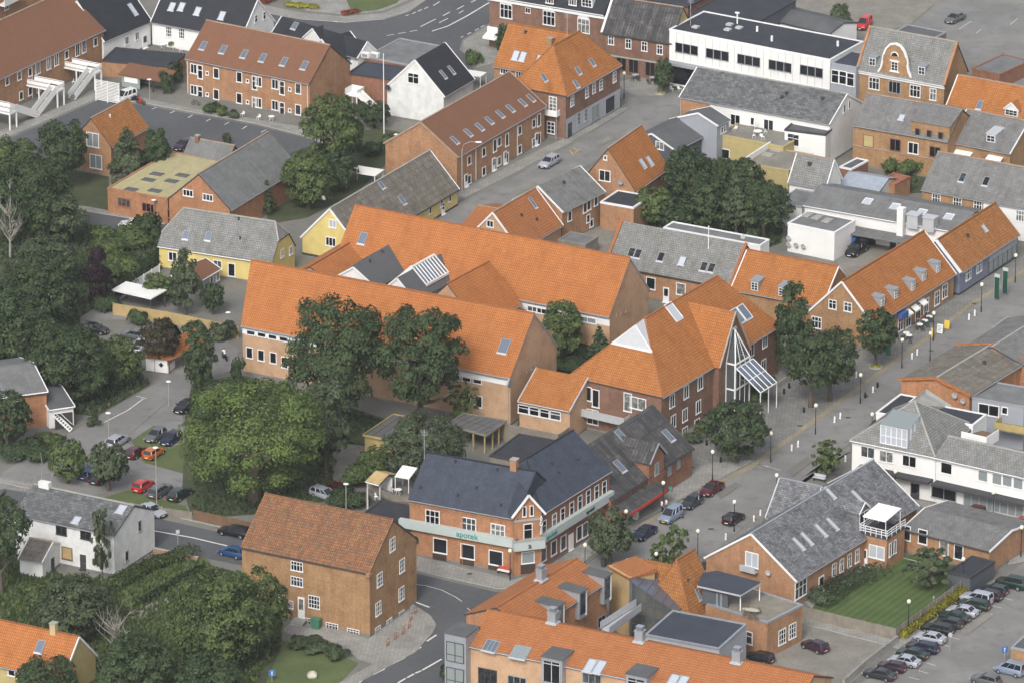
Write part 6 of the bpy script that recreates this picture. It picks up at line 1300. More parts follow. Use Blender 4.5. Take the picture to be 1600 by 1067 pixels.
# markings
def stripe(pts, w, mat='marking', z=None):
    z = SHEETZ[0] + .006 if z is None else z
    b = MB(); ps = [P(x, y) for x, y in pts]
    for i in range(len(ps) - 1):
        d = (ps[i + 1] - ps[i]); d.z = 0; d.normalize(); n = Vector((-d.y, d.x, 0)) * w / 2
        b.face([(ps[i] - n).xy.to_3d() + Vector((0, 0, z)), (ps[i + 1] - n).xy.to_3d() + Vector((0, 0, z)), (ps[i + 1] + n).xy.to_3d() + Vector((0, 0, z)), (ps[i] + n).xy.to_3d() + Vector((0, 0, z))])
    return b
def mark(segs, w=.15, name='road_marking', mat='marking'):
    b = MB()
    for s_ in segs: q = stripe(s_, w, mat); k = len(b.v); b.v += q.v; b.f += [tuple(i + k for i in f) for f in q.f]; b.m += q.m
    tag(b.build(name, mat), kind='structure')
mark([[(238, 829), (300, 840), (355, 853)], [(650, 941), (671, 949)], [(561, 1067), (567, 1061)], [(551, 1070), (568, 1061)], [(583, 1054), (601, 1045)], [(614, 1037), (633, 1027)], [(642, 1020), (658, 1011)], [(667, 1002), (682, 992)],
      [(622, 1067), (634, 1060)], [(636, 1059), (647, 1053)], [(649, 1052), (658, 1048)], [(660, 1047), (690, 1030)]], .3)
mark([[(640, 912), (665, 915), (690, 922), (712, 933), (722, 940)], [(730, 950), (735, 954)]], .12)
mark([[(163, 660), (200, 641), (224, 623)], [(213, 619), (229, 623)], [(237, 172), (245, 169)], [(266, 178), (273, 175)], [(294, 185), (301, 181)], [(322, 191), (329, 187)], [(351, 196), (358, 192)], [(378, 203), (386, 198)], [(408, 208), (416, 204)]], .18)
mark([[(1482 + dx, 950 + dy + 4), (1499 + dx, 954 + dy + 4)] for dx, dy in ((84, -20), (66, -8), (52, 2), (38, 10), (24, 20), (10, 30), (0, 41), (-16, 52))] + [[(1448, 1036), (1462, 1040)], [(1435, 1048), (1450, 1052)], [(1420, 1058), (1436, 1062)]], .12)
mark([[(604 + i * 18, 57 - i * 3.2), (616 + i * 18, 55 - i * 3.2)] for i in range(0, 3)] + [[(657, 43), (681, 31)], [(692, 26), (703, 20)], [(714, 16), (725, 10)], [(736, 5), (748, -1)], [(720, 60), (724, 58)], [(730, 55), (736, 52)], [(742, 49), (748, 46)], [(751, 44), (757, 41)],
      [(634, 26), (639, 24)], [(644, 23), (650, 20)], [(653, 19), (659, 16)], [(663, 15), (669, 12)], [(677, 10), (687, 4)], [(427, 19), (434, 21)], [(516, 34), (528, 36)], [(686, 37), (694, 33), (700, 30)], [(717, 22), (724, 18)]], .22)
mark([[(675, 50), (700, 42), (730, 26), (765, 5)]], .3)
mark([[(1498, 47), (1518, 34)], [(1525, 53), (1533, 47)], [(1578, 300 - 260), (1590, 30)]], .12)
mark([[(1200 - 18, 724), (1220, 735)], [(1183, 724), (1200, 730)]], .1)
mark([[(905, 238), (896, 232)], [(898, 240), (908, 234)], [(890, 236), (896, 243)]], .15, mat='yellow_paint')
# manhole and drain covers
for i, (px, py) in enumerate([(734, 897), (1080, 731), (668, 977), (1111, 826), (1065, 808), (1157, 707), (1250, 665), (1353, 618), (1455, 548), (1325, 652), (1522, 475), (1108, 764)]):
    q = P(px, py); b = MB(); b.box(-.35, .35, -.25, .25, 0, .01); o = b.build('drain_cover', 'trim_dark', None, Vector((q.x, q.y, .125 if (py < 900 and px < 1180 and i in (0, 1, 2)) else .02)))
    tag(o, ['drain cover in the pavement below the pharmacy shop windows', 'drain cover on the paving by the corrugated-roofed house', 'drain cover at the rounded kerb of the brick house', 'drain cover near the moving black car', 'drain cover between the parked black and dark red cars',
            'drain cover on the square below the street tree', 'drain cover on the beige paved band', 'drain cover beside the black bollards', 'drain cover on the road by the white bollards', 'drain cover near the mossy grey roof', 'drain cover on the paving below the café',
            'drain cover at the paved band above the dark red car'][i], 'drain cover')

# repaired patches in the road surfaces
for q_ in ([(1120, 772), (1150, 752), (1156, 758), (1126, 779)], [(1230, 735), (1262, 712), (1270, 720), (1238, 744)], [(1040, 850), (1066, 832), (1072, 838), (1048, 856)], [(1395, 610), (1428, 586), (1434, 592), (1402, 617)]): sheet('road_patch', q_, 0, 'base_ground')
for q_ in ([(800, 300), (835, 284), (840, 289), (806, 306)], [(930, 225), (950, 213), (956, 218), (936, 230)], [(1500, 985), (1540, 955), (1552, 960), (1512, 991)]): sheet('road_patch', q_, 0, 'gravel')
# -- vehicles
def paint(name, c, metal=.3, rough=.3):
    if name not in M:
        m, t, b = _nt(name); b.inputs['Base Color'].default_value = L3(c); b.inputs['Metallic'].default_value = metal; b.inputs['Roughness'].default_value = rough
        b.inputs['Coat Weight'].default_value = .5; b.inputs['Coat Roughness'].default_value = .15
    return name
CP_ = {'black': (.012, .013, .016), 'navy': (.012, .018, .06), 'silver': (.42, .44, .5), 'white': (.7, .71, .72), 'darkred': (.1, .012, .015), 'red': (.5, .02, .02), 'green': (.012, .035, .03), 'blue': (.02, .08, .22),
       'lightblue': (.25, .31, .42), 'orange': (.5, .13, .015), 'grey': (.12, .13, .14), 'orangered': (.55, .06, .02), 'plum': (.045, .02, .035), 'charcoal': (.03, .035, .045)}
for k_, c_ in CP_.items(): paint('paint_' + k_, c_, .25 if k_ not in ('white', 'red', 'orangered', 'orange') else 0)
plain('rubber', (.012, .012, .013), rough=.9); plain('rim', (.4, .41, .43), rough=.35, metal=.7)
m, t, b = _nt('car_glass'); b.inputs['Base Color'].default_value = (.016, .02, .024, 1); b.inputs['Roughness'].default_value = .04; b.inputs['Specular IOR Level'].default_value = .7
plain('lamp_red', (.35, .01, .01), rough=.2); plain('lamp_clear', (.6, .62, .64), rough=.1); plain('plate', (.7, .7, .66), rough=.5); plain('plate_yellow', (.7, .5, .03), rough=.5)
CT = {'hatch': (3.95, 1.68, 1.44, .86, .93, (.02, .72), (.10, .50)), 'sedan': (4.5, 1.76, 1.42, .88, .93, (.14, .74), (.27, .55)), 'wagon': (4.65, 1.76, 1.47, .88, .94, (.02, .73), (.09, .54)),
      'suv': (4.6, 1.85, 1.76, 1.05, 1.12, (.02, .72), (.06, .57)), 'van': (4.1, 1.72, 1.82, .98, 1.08, (.0, .78), (.03, .58)), 'pickup': (4.5, 1.75, 1.55, .9, .97, (.05, .7), (.1, .52))}
_cc = {}
def car_meshes(kind):
    if kind in _cc: return _cc[kind]
    Lc, W, H, hb, zb, gb, gt = CT[kind]; hw = W / 2; rear = zb if kind != 'sedan' else zb + .02
    def ring(x, w, z0, z1):
        return [(x, -w * .86, z0), (x, -w, z0 + .18), (x, -w * 1.0, z1 - .2), (x, -w * .88, z1), (x, w * .88, z1), (x, w * 1.0, z1 - .2), (x, w, z0 + .18), (x, w * .86, z0)]
    xs = [(-.5, .80, .42, rear - .22), (-.485, .93, .26, rear - .05), (-.42, 1, .2, rear), (-.2, 1, .19, zb), (.12, 1, .19, zb), (gb[1] - .5, 1, .19, zb - .01), (.36, .99, .2, hb - .04), (.46, .93, .22, hb - .14), (.49, .85, .3, hb - .24), (.5, .74, .4, hb - .36)]
    b = MB(); rs = [ring(x * Lc, w * hw, z0, z1) for x, w, z0, z1 in xs]
    for i in range(len(rs) - 1):
        for j in range(8):
            b.face([rs[i][j], rs[i + 1][j], rs[i + 1][(j + 1) % 8], rs[i][(j + 1) % 8]][::-1])
    b.face(rs[0]); b.face(rs[-1][::-1])
    def gh(fr, ft, z, yw): return (fr * Lc - Lc / 2, ft * Lc - Lc / 2, z, yw)
    B0, B1 = gb[0] * Lc - Lc / 2 + .04, gb[1] * Lc - Lc / 2; T0, T1 = gt[0] * Lc - Lc / 2, gt[1] * Lc - Lc / 2; yb, yt = hw * .9, hw * .72; zr = H
    n = 6; prev = None
    for i in range(n + 1):
        t = i / n; x = T0 - .04 + (T1 - T0 + .08) * t; z = zr - .05 * (2 * t - 1) ** 2; cur = [(x, -yt - .02, z - .07), (x, -yt * .9, z), (x, yt * .9, z), (x, yt + .02, z - .07)]
        if prev:
            for j in range(3): b.face([prev[j], cur[j], cur[j + 1], prev[j + 1]])
            b.face([prev[0], prev[3], cur[3], cur[0]])
        prev = cur
    def V(x, y, z): return Vector((x, y, z))
    for sg in (-1, 1):
        b.bar(V(B1 - .05, sg * yb, zb - .02), V(T1, sg * yt, zr - .06), .07); b.bar(V(B0 + .05, sg * yb, zb - .02), V(T0, sg * yt, zr - .06), .16 if kind != 'sedan' else .1)
        for f in (.36, .68) if kind in ('wagon', 'suv', 'van') else (.5,):
            xb_, xt_ = B0 + (B1 - B0) * f, T0 + (T1 - T0) * f; b.bar(V(xb_, sg * (yb + .005), zb - .02), V(xt_, sg * (yt + .005), zr - .06), .08, .05)
        b.bar(V(B1 - .25, sg * (hw + .02), zb + .05), V(B1 - .25, sg * (hw + .18), zb + .1), .14, .16)
        b.box(-Lc * .34, Lc * .32, sg * hw - .015, sg * hw + .015, .42, .47)
    body = (b, kind)
    g = MB(); e = .02
    q0 = [V(B0 + .03, -yb + e, zb - .03), V(B1, -yb + e, zb - .03), V(B1, yb - e, zb - .03), V(B0 + .03, yb - e, zb - .03)]; q1 = [V(T0, -yt + e, zr - .07), V(T1, -yt + e, zr - .07), V(T1, yt - e, zr - .07), V(T0, yt - e, zr - .07)]
    for i in range(4): g.face([q0[i], q0[(i + 1) % 4], q1[(i + 1) % 4], q1[i]])
    g.face(q1); glass = g.mesh('windows', 'car_glass')
    r = .31 if kind not in ('suv',) else .37
    w_ = MB(); w_.tube([(0, -.1, 0), (0, .1, 0)], r, 16); tyre = w_.mesh('tyre', 'rubber')
    w_ = MB(); w_.tube([(0, -.115, 0), (0, .115, 0)], r * .6, 12); 
    for i in range(5): a = 2 * math.pi * i / 5; w_.bar((0, -.125, 0), (math.cos(a) * r * .62, -.125, math.sin(a) * r * .62), .06, .02); w_.bar((0, .125, 0), (math.cos(a) * r * .62, .125, math.sin(a) * r * .62), .06, .02)
    rim = w_.mesh('rim', 'rim')
    w_ = MB(); w_.box(-.03, .06, -.17, .17, -.08, .07); hl = w_.mesh('headlight', 'lamp_clear'); w_ = MB(); w_.box(-.05, .04, -.12, .12, -.11, .11); tl = w_.mesh('taillight', 'lamp_red')
    w_ = MB(); w_.box(-.015, .015, -.26, .26, -.06, .06); pl = w_.mesh('number_plate', 'plate'); ply = w_.mesh('number_plate', 'plate_yellow')
    w_ = MB(); w_.box(-Lc / 2 + .05, -Lc / 2 + .12, -hw * .85, hw * .85, .28, .42); w_.box(Lc / 2 - .12, Lc / 2 + .01, -hw * .72, hw * .72, .26, .4); bp = [p.mesh('bumper', 'rubber') for p in w_.pieces()]
    _cc[kind] = (b, glass, tyre, rim, hl, tl, pl, ply, bp, {}, r); return _cc[kind]
def car(px, py, dx, dy, kind, col, label, name='parked_car', group='parked cars', cat='car', plate_y=False, sc=1.0):
    """px,py: middle of the car on the ground; dx,dy: picture direction its nose points in"""
    b, glass, tyre, rim, hl, tl, pl, ply, bp, bodies, r = car_meshes(kind); Lc, W, H, hb, zb, gb, gt = CT[kind]
    if col not in bodies:
        me = b.mesh('body', 'paint_' + col); bm = bmesh.new(); bm.from_mesh(me); bmesh.ops.remove_doubles(bm, verts=bm.verts, dist=.002); bmesh.ops.recalc_face_normals(bm, faces=bm.faces); bm.to_mesh(me); bm.free()
        me.polygons.foreach_set('use_smooth', [True] * len(me.polygons)); me.set_sharp_from_angle(angle=R(38)); bodies[col] = me
    q = P(px, py); q2 = P(px + dx, py + dy); a = math.atan2(q2.y - q.y, q2.x - q.x); e = empty(name, Vector((q.x, q.y, .02)), a, label, cat, group)
    e.scale = (sc,) * 3
    link('body', bodies[col], e); link('windows', glass, e); [link('bumper', q_, e) for q_ in bp]
    for X in (-.3, .31):
        for sg in (-1, 1): o = link('wheel', tyre, e, (X * Lc, sg * (W / 2 - .09), r)); link('rim', rim, o)
    for sg in (-1, 1): link('headlight', hl, e, (Lc / 2 - .1, sg * W * .34, hb - .32)); link('taillight', tl, e, (-Lc / 2 + .045, sg * W * .37, zb - .2 if kind not in ('van', 'suv') else zb - .05))
    link('number_plate', ply if plate_y else pl, e, (Lc / 2 + .005, 0, .42)); link('number_plate', pl, e, (-Lc / 2 + .01, 0, .55 if kind != 'hatch' else .5))
    return e
VD = (-40, 25); UD = (-40, -8)        # nose towards the lower left along the street / nose towards the fence
car(1007, 838, -37, 24, 'sedan', 'navy', 'dark blue saloon parked lowest in the street row, nearest the pharmacy tree')
car(1048, 812, -37, 24, 'van', 'lightblue', 'silver-blue van with yellow number plate parked in the street', 'parked_van', cat='van', plate_y=True)
car(1081, 790, -37, 24, 'hatch', 'charcoal', 'black hatchback between the silver-blue van and the dark red car')
car(1112, 769, -37, 24, 'sedan', 'darkred', 'dark red saloon parked topmost of the street row'); car(1146, 815, 37, -24, 'hatch', 'black', 'black hatchback driving alone on the main street', 'moving_car', 'cars on the road')
car(858, 259, -37, 22, 'wagon', 'silver', 'silver-blue estate car parked on the upper street', group='cars on the road')
car(195, 158, -30, 10, 'van', 'white', 'white van with rear windows parked at the end of the yard by the orange gable', 'parked_van', cat='van')
car(209, 357, -40, -4, 'wagon', 'white', 'white estate car on the side street below the workshop', group='cars on the road')
car(366, 836, -40, -8, 'wagon', 'black', 'black car on the lower road disappearing behind the rust-orange house', 'moving_car', 'cars on the road'); car(363, 868, -40, -10, 'hatch', 'blue', 'blue hatchback behind the corner of the rust-orange house', group='cars on the road')
car(238, 803, 30, 12, 'sedan', 'silver', 'silver car mostly hidden behind the neglected white house', group='cars on the road')
car(1273, 1015, -40, -16, 'hatch', 'plum', 'dark hatchback parked alone in the small paved yard')
cr_ = [(1580, 917, 'suv', 'green', 'dark green off-roader with spare wheel, topmost of the long parked row'), (1553, 927, 'hatch', 'charcoal', 'black car half hidden beside the dark green off-roader in the parked row'), (1540, 935, 'wagon', 'black', 'black estate car above the silver off-roader in the parked row'),
       (1526, 941, 'suv', 'silver', 'silver off-roader with dark windows in the parked row'), (1521, 950, 'wagon', 'green', 'dark green estate car between the silver off-roader and silver saloon'), (1504, 960, 'sedan', 'silver', 'silver saloon in the upper half of the parked row'),
       (1491, 969, 'sedan', 'green', 'dark green saloon just below the upper silver saloon'), (1482, 979, 'hatch', 'charcoal', 'charcoal hatchback with clear wheel above the silver coupé'), (1464, 988, 'wagon', 'black', 'black estate car partly behind the round sign post'),
       (1453, 1002, 'sedan', 'silver', 'silver coupé in the middle of the parked row beside the retaining wall end'), (1441, 1017, 'wagon', 'navy', 'dark blue estate car below the silver coupé'), (1425, 1027, 'sedan', 'green', 'dark green saloon between the dark blue estate and lower silver saloon'),
       (1413, 1038, 'sedan', 'silver', 'silver saloon in the lower part of the parked row'), (1393, 1047, 'hatch', 'plum', 'dark hatchback directly below the lower silver saloon'), (1374, 1059, 'sedan', 'charcoal', 'black saloon lowest of the long parked row')]
for px, py, kd, cl, lb in cr_: car(px, py, -40, -8.5, kd, cl, lb, group='cars parked in the long row', sc=.95)
car(1578, 1052, -40, -10, 'van', 'lightblue', 'pale blue van in the bottom right corner below the kiosk', 'parked_van', cat='van'); car(1540, 1068, -40, -10, 'hatch', 'grey', 'grey car cut off by the bottom edge in front of the pale blue van')
car(1600, 822, -40, -8, 'wagon', 'orangered', 'orange-red car behind the brick outbuilding at the right edge'); car(1521, 803, -40, -8, 'hatch', 'darkred', 'dark red car whose roof shows below the white shop windows')
car(1186, 1033, -40, -10, 'hatch', 'black', 'black car squeezed beside the white wall of the modern block')
car(1338, 397, -36, 22, 'suv', 'black', 'black car parked in the white walled yard beside the blue container')
car(1492, 34, -30, 14, 'sedan', 'grey', 'grey car in the hazy upper car park'); car(1350, 44, -26, 22, 'van', 'red', 'red van parked behind the leafy tree at the top', 'parked_van', cat='van')
for px, py, kd, cl, lb, d in ((290, 640, 'sedan', 'black', 'black saloon by the lamp at the edge of the parking lawn', (-36, 22)), (243, 686, 'hatch', 'grey', 'grey car behind the orange car', (-34, 22)), (267, 691, 'hatch', 'navy', 'dark blue hatchback right of the grey car behind the orange car', (-34, 22)),
                              (240, 713, 'hatch', 'orange', 'bright orange hatchback parked on the grass strip', (34, -22)), (212, 712, 'hatch', 'darkred', 'dark red hatchback left of the orange car', (34, -22)), (184, 694, 'wagon', 'silver', 'silver car behind the small parking tree', (34, -22)),
                              (142, 744, 'wagon', 'blue', 'blue car hidden between two small trees by the low grey fence', (34, -22)), (157, 752, 'hatch', 'charcoal', 'dark car beside the blue car under the small tree', (34, -22)), (224, 764, 'hatch', 'red', 'red hatchback by the low grey fence', (34, -22)),
                              (250, 772, 'wagon', 'grey', 'grey car right of the red hatchback by the fence', (34, -22)), (281, 777, 'wagon', 'green', 'dark green car under the edge of the huge light green tree', (34, -22)), (149, 520, 'hatch', 'black', 'black car among the trees on the back parking lot', (36, 5)),
                              (208, 529, 'hatch', 'grey', 'grey-blue car on the back parking lot', (-34, -6)), (219, 546, 'hatch', 'silver', 'silver car under the reddish tree on the back parking lot', (-20, 18)), (508, 778, 'wagon', 'silver', 'silver estate car parked above the rust-orange roof', (36, 12)),
                              (533, 772, 'hatch', 'darkred', 'dark red hatchback beside the silver estate car above the rust-orange roof', (36, 12)), (287, 233, 'hatch', 'plum', 'dark car behind the low grey outbuilding', (-34, 16))):
    car(px, py, d[0], d[1], kd, cl, lb, group='cars in the left parking lots')
def cycle(px, py, ang, label, motor=False, col='paint_black', name=None, cat=None, group=None):
    q = P(px, py); e = empty(name or ('motorcycle' if motor else 'bicycle'), Vector((q.x, q.y, .12)), ang, label, cat or ('motorcycle' if motor else 'bicycle'), group)
    r = .32; wb = .68 if motor else .52
    for X in (-wb, wb):
        b = MB(); n = 14
        for i in range(n):
            a0, a1 = 2 * math.pi * i / n, 2 * math.pi * (i + 1) / n; b.bar((r * math.cos(a0), 0, r * math.sin(a0)), (r * math.cos(a1), 0, r * math.sin(a1)), .11 if motor else .035, .08 if motor else .035, up=(0, 1, 0))
        for i in range(4): a = math.pi * i / 4; b.bar((-r * math.cos(a), 0, -r * math.sin(a)), (r * math.cos(a), 0, r * math.sin(a)), .015)
        b.build('wheel', 'rubber', e, Vector((X, 0, r)))
    b = MB(); b.bar((-wb, 0, r), (-.15, 0, .75), .04); b.bar((-.15, 0, .8), (.0, 0, r), .04); b.bar((0, 0, r), (.38, 0, .78), .04); b.bar((.38, 0, .8), (-.15, 0, .75), .04); b.bar((wb, 0, r), (.36, 0, .95), .045)
    if motor: b.box(-.2, .3, -.16, .16, .28, .7); b.tube([(.3, 0, .8), (-.05, 0, .88), (-.2, 0, .75)], [.12, .17, .1], 8)
    b.build('frame', col, e); b = MB(); b.bar((.34, -.3, 1.0), (.34, .3, 1.0), .035); b.build('handlebar', 'trim_dark', e); b = MB(); b.box(-.5 if motor else -.28, -.05, -.09, .09, .8, .87); b.build('saddle', 'trim_dark', e)
    return e
cycle(212, 160, R(150), 'dark motorcycle beside the white van', True, 'paint_black'); cycle(220, 164, R(140), 'red and black motorcycle right of the first motorcycle', True, 'paint_red')
cycle(1264, 967, R(160), 'bicycle with pale basket leaning on the board fence', False, 'plastic_white'); cycle(907, 205, R(50), 'bicycle leaning at the grey shop front', False); cycle(306, 166, R(160), 'bicycle by the terrace wall near the shrubs', False); cycle(332, 172, R(160), 'red bicycle by the terrace hedge', False, 'paint_red')
# -- trees and shrubs
def leaves(n, lobes, size, seed, elong=1.0, droop=0.0, core=.35):
    """n leaf clumps spread over and inside the lobes [(centre, radii)]"""
    g = np.random.default_rng(seed); L_ = len(lobes); C = np.array([l[0] for l in lobes], float); Rr = np.array([l[1] for l in lobes], float)
    wgt = (Rr.prod(1)) ** (2 / 3); idx = g.choice(L_, n, p=wgt / wgt.sum()); d = g.normal(size=(n, 3)); d /= np.linalg.norm(d, axis=1)[:, None]
    d[:, 2] = np.where(d[:, 2] < -.35, -d[:, 2] * .6, d[:, 2]); rad = np.where(g.random(n) < core, g.random(n) ** .5 * .9, .86 + g.normal(size=n) * .09)
    pos = C[idx] + d * Rr[idx] * rad[:, None]; gc0 = pos - np.array([0, 0, pos[:, 2].mean()]); gc0 /= np.linalg.norm(gc0, axis=1)[:, None] + 1e-6; nrm = d * .8 + gc0 * .5 + g.normal(size=(n, 3)) * .34 + np.array([0, 0, .4]); nrm /= np.linalg.norm(nrm, axis=1)[:, None]
    a = np.cross(nrm, g.normal(size=(n, 3))); a /= np.linalg.norm(a, axis=1)[:, None]; b = np.cross(nrm, a); s = size * (.55 + g.random(n) * .9)
    if droop: pos[:, 2] -= droop * g.random(n) ** 2; b = b * (1 - droop * .1) ; b[:, 2] -= .6; b /= np.linalg.norm(b, axis=1)[:, None]
    a *= (s * .5)[:, None]; b *= (s * .5 * elong)[:, None]; k = nrm * (s * .14)[:, None]
    v = np.stack([pos - b, pos - a * .9 - b * .1 + k * .0, pos + b, pos + a * .9 + b * .1, ], 1) + np.stack([k, -k, k, -k], 1)
    return v.reshape(-1, 3)
def leafmesh(name, v, mat):
    n = len(v) // 4; me = bpy.data.meshes.new(name); me.vertices.add(len(v)); me.vertices.foreach_set('co', v.astype(np.float32).ravel()); me.loops.add(n * 4); me.loops.foreach_set('vertex_index', np.arange(n * 4, dtype=np.int32))
    me.polygons.add(n); me.polygons.foreach_set('loop_start', np.arange(0, n * 4, 4, dtype=np.int32)); me.polygons.foreach_set('loop_total', np.full(n, 4, dtype=np.int32)); me.update(calc_edges=True); me.materials.append(M[mat]);  return me
def lobes_of(kind, seed):
    g = random.Random(seed); out = []
    if kind == 'round':
        for i in range(90):
            a = g.random() * 6.283; z = g.uniform(-.95, .92); r = math.sqrt(max(0, 1 - z * z)) * g.uniform(.66, .84); s = g.uniform(.12, .23); out.append(((r * math.cos(a), r * math.sin(a), .88 + z * .66), (s, s, s * .8)))
        out.append(((0, 0, .86), (.76, .76, .62)))
    elif kind == 'tall':
        for i in range(60):
            z = g.uniform(0, 1); a = g.random() * 6.283; r = (.26 + .54 * math.sin(math.pi * min(1, z * .88 + .12))) * g.uniform(.6, .98); s = g.uniform(.13, .26); out.append(((r * math.cos(a), r * math.sin(a), .38 + z * 1.95), (s, s, s * 1.15)))
        out.append(((0, 0, 1.3), (.56, .56, .98)))
    elif kind == 'cone':
        for i in range(40):
            z = g.uniform(0, 1) ** 1.2; a = g.random() * 6.283; r = (1 - z) * .72 + .04; s = .12 + .2 * (1 - z); out.append(((r * math.cos(a), r * math.sin(a), .3 + z * 2.3), (s, s, s * .7)))
        out.append(((0, 0, .9), (.5, .5, .7))); out.append(((0, 0, 1.7), (.25, .25, .7)))
    elif kind == 'loose':
        for i in range(70):
            a = g.random() * 6.283; z = g.uniform(-.9, .95); r = math.sqrt(max(0, 1 - z * z)) * g.uniform(.2, .98); s = g.uniform(.07, .17); out.append(((r * math.cos(a), r * math.sin(a), 1.05 + z * .75), (s, s, s * .75)))
    elif kind == 'shrub':
        for i in range(14):
            a = g.random() * 6.283; r = g.uniform(.1, .7); s = g.uniform(.28, .45); out.append(((r * math.cos(a), r * math.sin(a), g.uniform(.2, .62)), (s, s, s * .8)))
    return out
_tp = {}
def trunk_mesh(kind, seed, bark='bark'):
    g = random.Random(seed * 3 + 1); b = MB(); top = {'round': .9, 'tall': 1.4, 'cone': 2.2, 'loose': 1.0, 'bare': 1.0, 'shrub': .3}[kind]; n = 7; w = {'round': .075, 'tall': .07, 'cone': .06, 'loose': .05, 'bare': .05, 'shrub': .05}[kind]
    pts = [Vector((0, 0, 0)), Vector((g.uniform(-.02, .02), g.uniform(-.02, .02), top * .35)), Vector((g.uniform(-.05, .05), g.uniform(-.05, .05), top * .7)), Vector((g.uniform(-.06, .06), g.uniform(-.06, .06), top))]
    b.tube(pts, [w * 1.25, w * .85, w * .6, w * .25], n)
    m = 9 if kind != 'bare' else 22
    for i in range(m):
        t = g.uniform(.3, .95); p = pts[0].lerp(pts[3], t); a = g.random() * 6.283; l = g.uniform(.35, .75) * (1 if kind in ('round', 'loose', 'bare') else .55); up = g.uniform(.25, .9)
        q = p + Vector((math.cos(a) * l * .55, math.sin(a) * l * .55, l * up * .5)); e = q + Vector((math.cos(a + .4) * l * .45, math.sin(a + .4) * l * .45, l * up * .6)); b.tube([p, q, e], [w * .42, w * .25, w * .08], 5)
        if kind in ('bare', 'loose'):
            for k in range(3 if kind == 'bare' else 1): f = q.lerp(e, g.random()); b.tube([f, f + Vector((g.uniform(-.25, .25), g.uniform(-.25, .25), g.uniform(.12, .4)))], [w * .15, w * .04], 4)
    return b.mesh('trunk', bark)
def proto(kind, var, mat, n, ls, droop=0, bark='bark'):
    k = (kind, var, mat, n)
    if k not in _tp: _tp[k] = (leafmesh('crown', leaves(n, lobes_of(kind, var), ls, var + 5, 1.3, droop), mat), trunk_mesh(kind, var, bark))
    return _tp[k]
def tree(px, py, h, r, kind, mat, label, var=0, name='tree', group=None, bark='bark', cat=None, sq=None, dens=1.0, z=0):
    """px,py: foot of the trunk; h total height (m), r crown radius (m)"""
    top = {'round': 1.68, 'tall': 2.5, 'cone': 2.65, 'loose': 1.85, 'shrub': .95}[kind]; 
    n = int(min(21000, max(900, 290 * r * r * (1.7 if kind == 'tall' else 1.35 if kind == 'cone' else .55 if kind == 'loose' else 1))) * dens); n = int(round(n, -2)); ls = max(.026, min(.15, .29 / r))
    ls = round(ls, 3); cr, tr = proto(kind, var, mat, n, ls, 0, bark); q = P(px, py); e = empty(name, Vector((q.x, q.y, z)), (px * 7 + py) % 6.28, label, cat or name.replace('_', ' '), group); sz = h / top
    sc_ = min(sz, r * 1.36) if kind == 'round' else sz; link('crown', cr, e, (0, 0, h - sc_ * top), scale=(r / .98, r / .98, sc_)); link('trunk', tr, e, scale=(r, r, sz) if kind != 'shrub' else (r * .6, r * .6, sz)); return e
T = tree
T(398, 782, 18.2, 11, 'round', 'leaf_light', 'huge light green chestnut tree beside the parking lawn', 1, 'broadleaf_tree')
T(525, 672, 20.5, 8.2, 'round', 'leaf_dark', 'tall dark tree covering the bright orange roof, left of its dark neighbour', 2, 'broadleaf_tree')
T(657, 682, 20, 7.0, 'round', 'leaf_dark', 'tall dark oval tree covering the bright orange roof, right of the other', 3, 'broadleaf_tree')
T(510, 738, 14, 4.4, 'tall', 'leaf_grey', 'slim grey-green tree right of the huge light green tree', 4, 'broadleaf_tree')
T(662, 760, 11, 6.3, 'round', 'leaf_grey', 'round grey-green tree behind the left end of the blue-black pharmacy roof', 6, 'broadleaf_tree'); T(722, 664, 6.5, 2.6, 'loose', 'leaf_mid', 'thin weeping tree against the pale brick wall', 7, 'willow', bark='bark_pale')
T(585, 745, 4.5, 2.6, 'round', 'leaf_mid', 'small bushy tree left of the round grey-green tree', 8, 'broadleaf_tree')
T(876, 562, 9.5, 3.9, 'tall', 'leaf_mid', 'dark green tree in the inner courtyard of the big complex', 9, 'broadleaf_tree'); T(936, 562, 5.2, 2.0, 'cone', 'leaf_dark', 'dark clipped evergreen at the tall gable of the big complex', 10, 'evergreen')
T(1150, 722, 9.6, 4.7, 'round', 'leaf_dark', 'broad street tree in front of the glass entrance bay', 11, 'street_tree', 'street trees'); T(1267, 636, 12, 4.4, 'round', 'leaf_dark', 'left tree of the pair at the middle of the paved square', 12, 'street_tree', 'street trees'); T(1297, 626, 11.5, 4.4, 'round', 'leaf_dark', 'right tree of the pair at the middle of the paved square', 13, 'street_tree', 'street trees')
T(1237, 590, 14.2, 3.2, 'tall', 'leaf_dark', 'tall narrow tree between the glazed corner block and the café', 14, 'street_tree', 'street trees'); T(1368, 574, 9, 3.3, 'round', 'leaf_dark', 'street tree with green planting ring in front of the café gable', 15, 'street_tree', 'street trees')
T(1290, 747, 5.8, 2.4, 'loose', 'leaf_mid', 'small young street tree behind the mottled slate roof', 16, 'street_tree', 'street trees', dens=2.2); T(953, 880, 8.3, 3.5, 'round', 'leaf_grey', 'street tree beside the long street wing of the pharmacy', 17, 'street_tree', 'street trees')
T(1053, 896, 7, 2.3, 'loose', 'leaf_mid', 'slender young tree in front of the golden-orange roof', 18, 'street_tree', 'street trees', dens=2); T(1026, 905, 5, 1.7, 'loose', 'leaf_mid', 'thin sapling left of the slender young tree', 19, 'street_tree', 'street trees', dens=2)
T(1037, 146, 6.2, 2.0, 'tall', 'leaf_dark', 'small street tree beside the pavement café at the top', 20, 'street_tree', 'street trees'); T(1453, 920, 5.8, 3.6, 'loose', 'leaf_grey', 'spreading garden tree by the black garden hut', 21, 'garden_tree', dens=2.2)
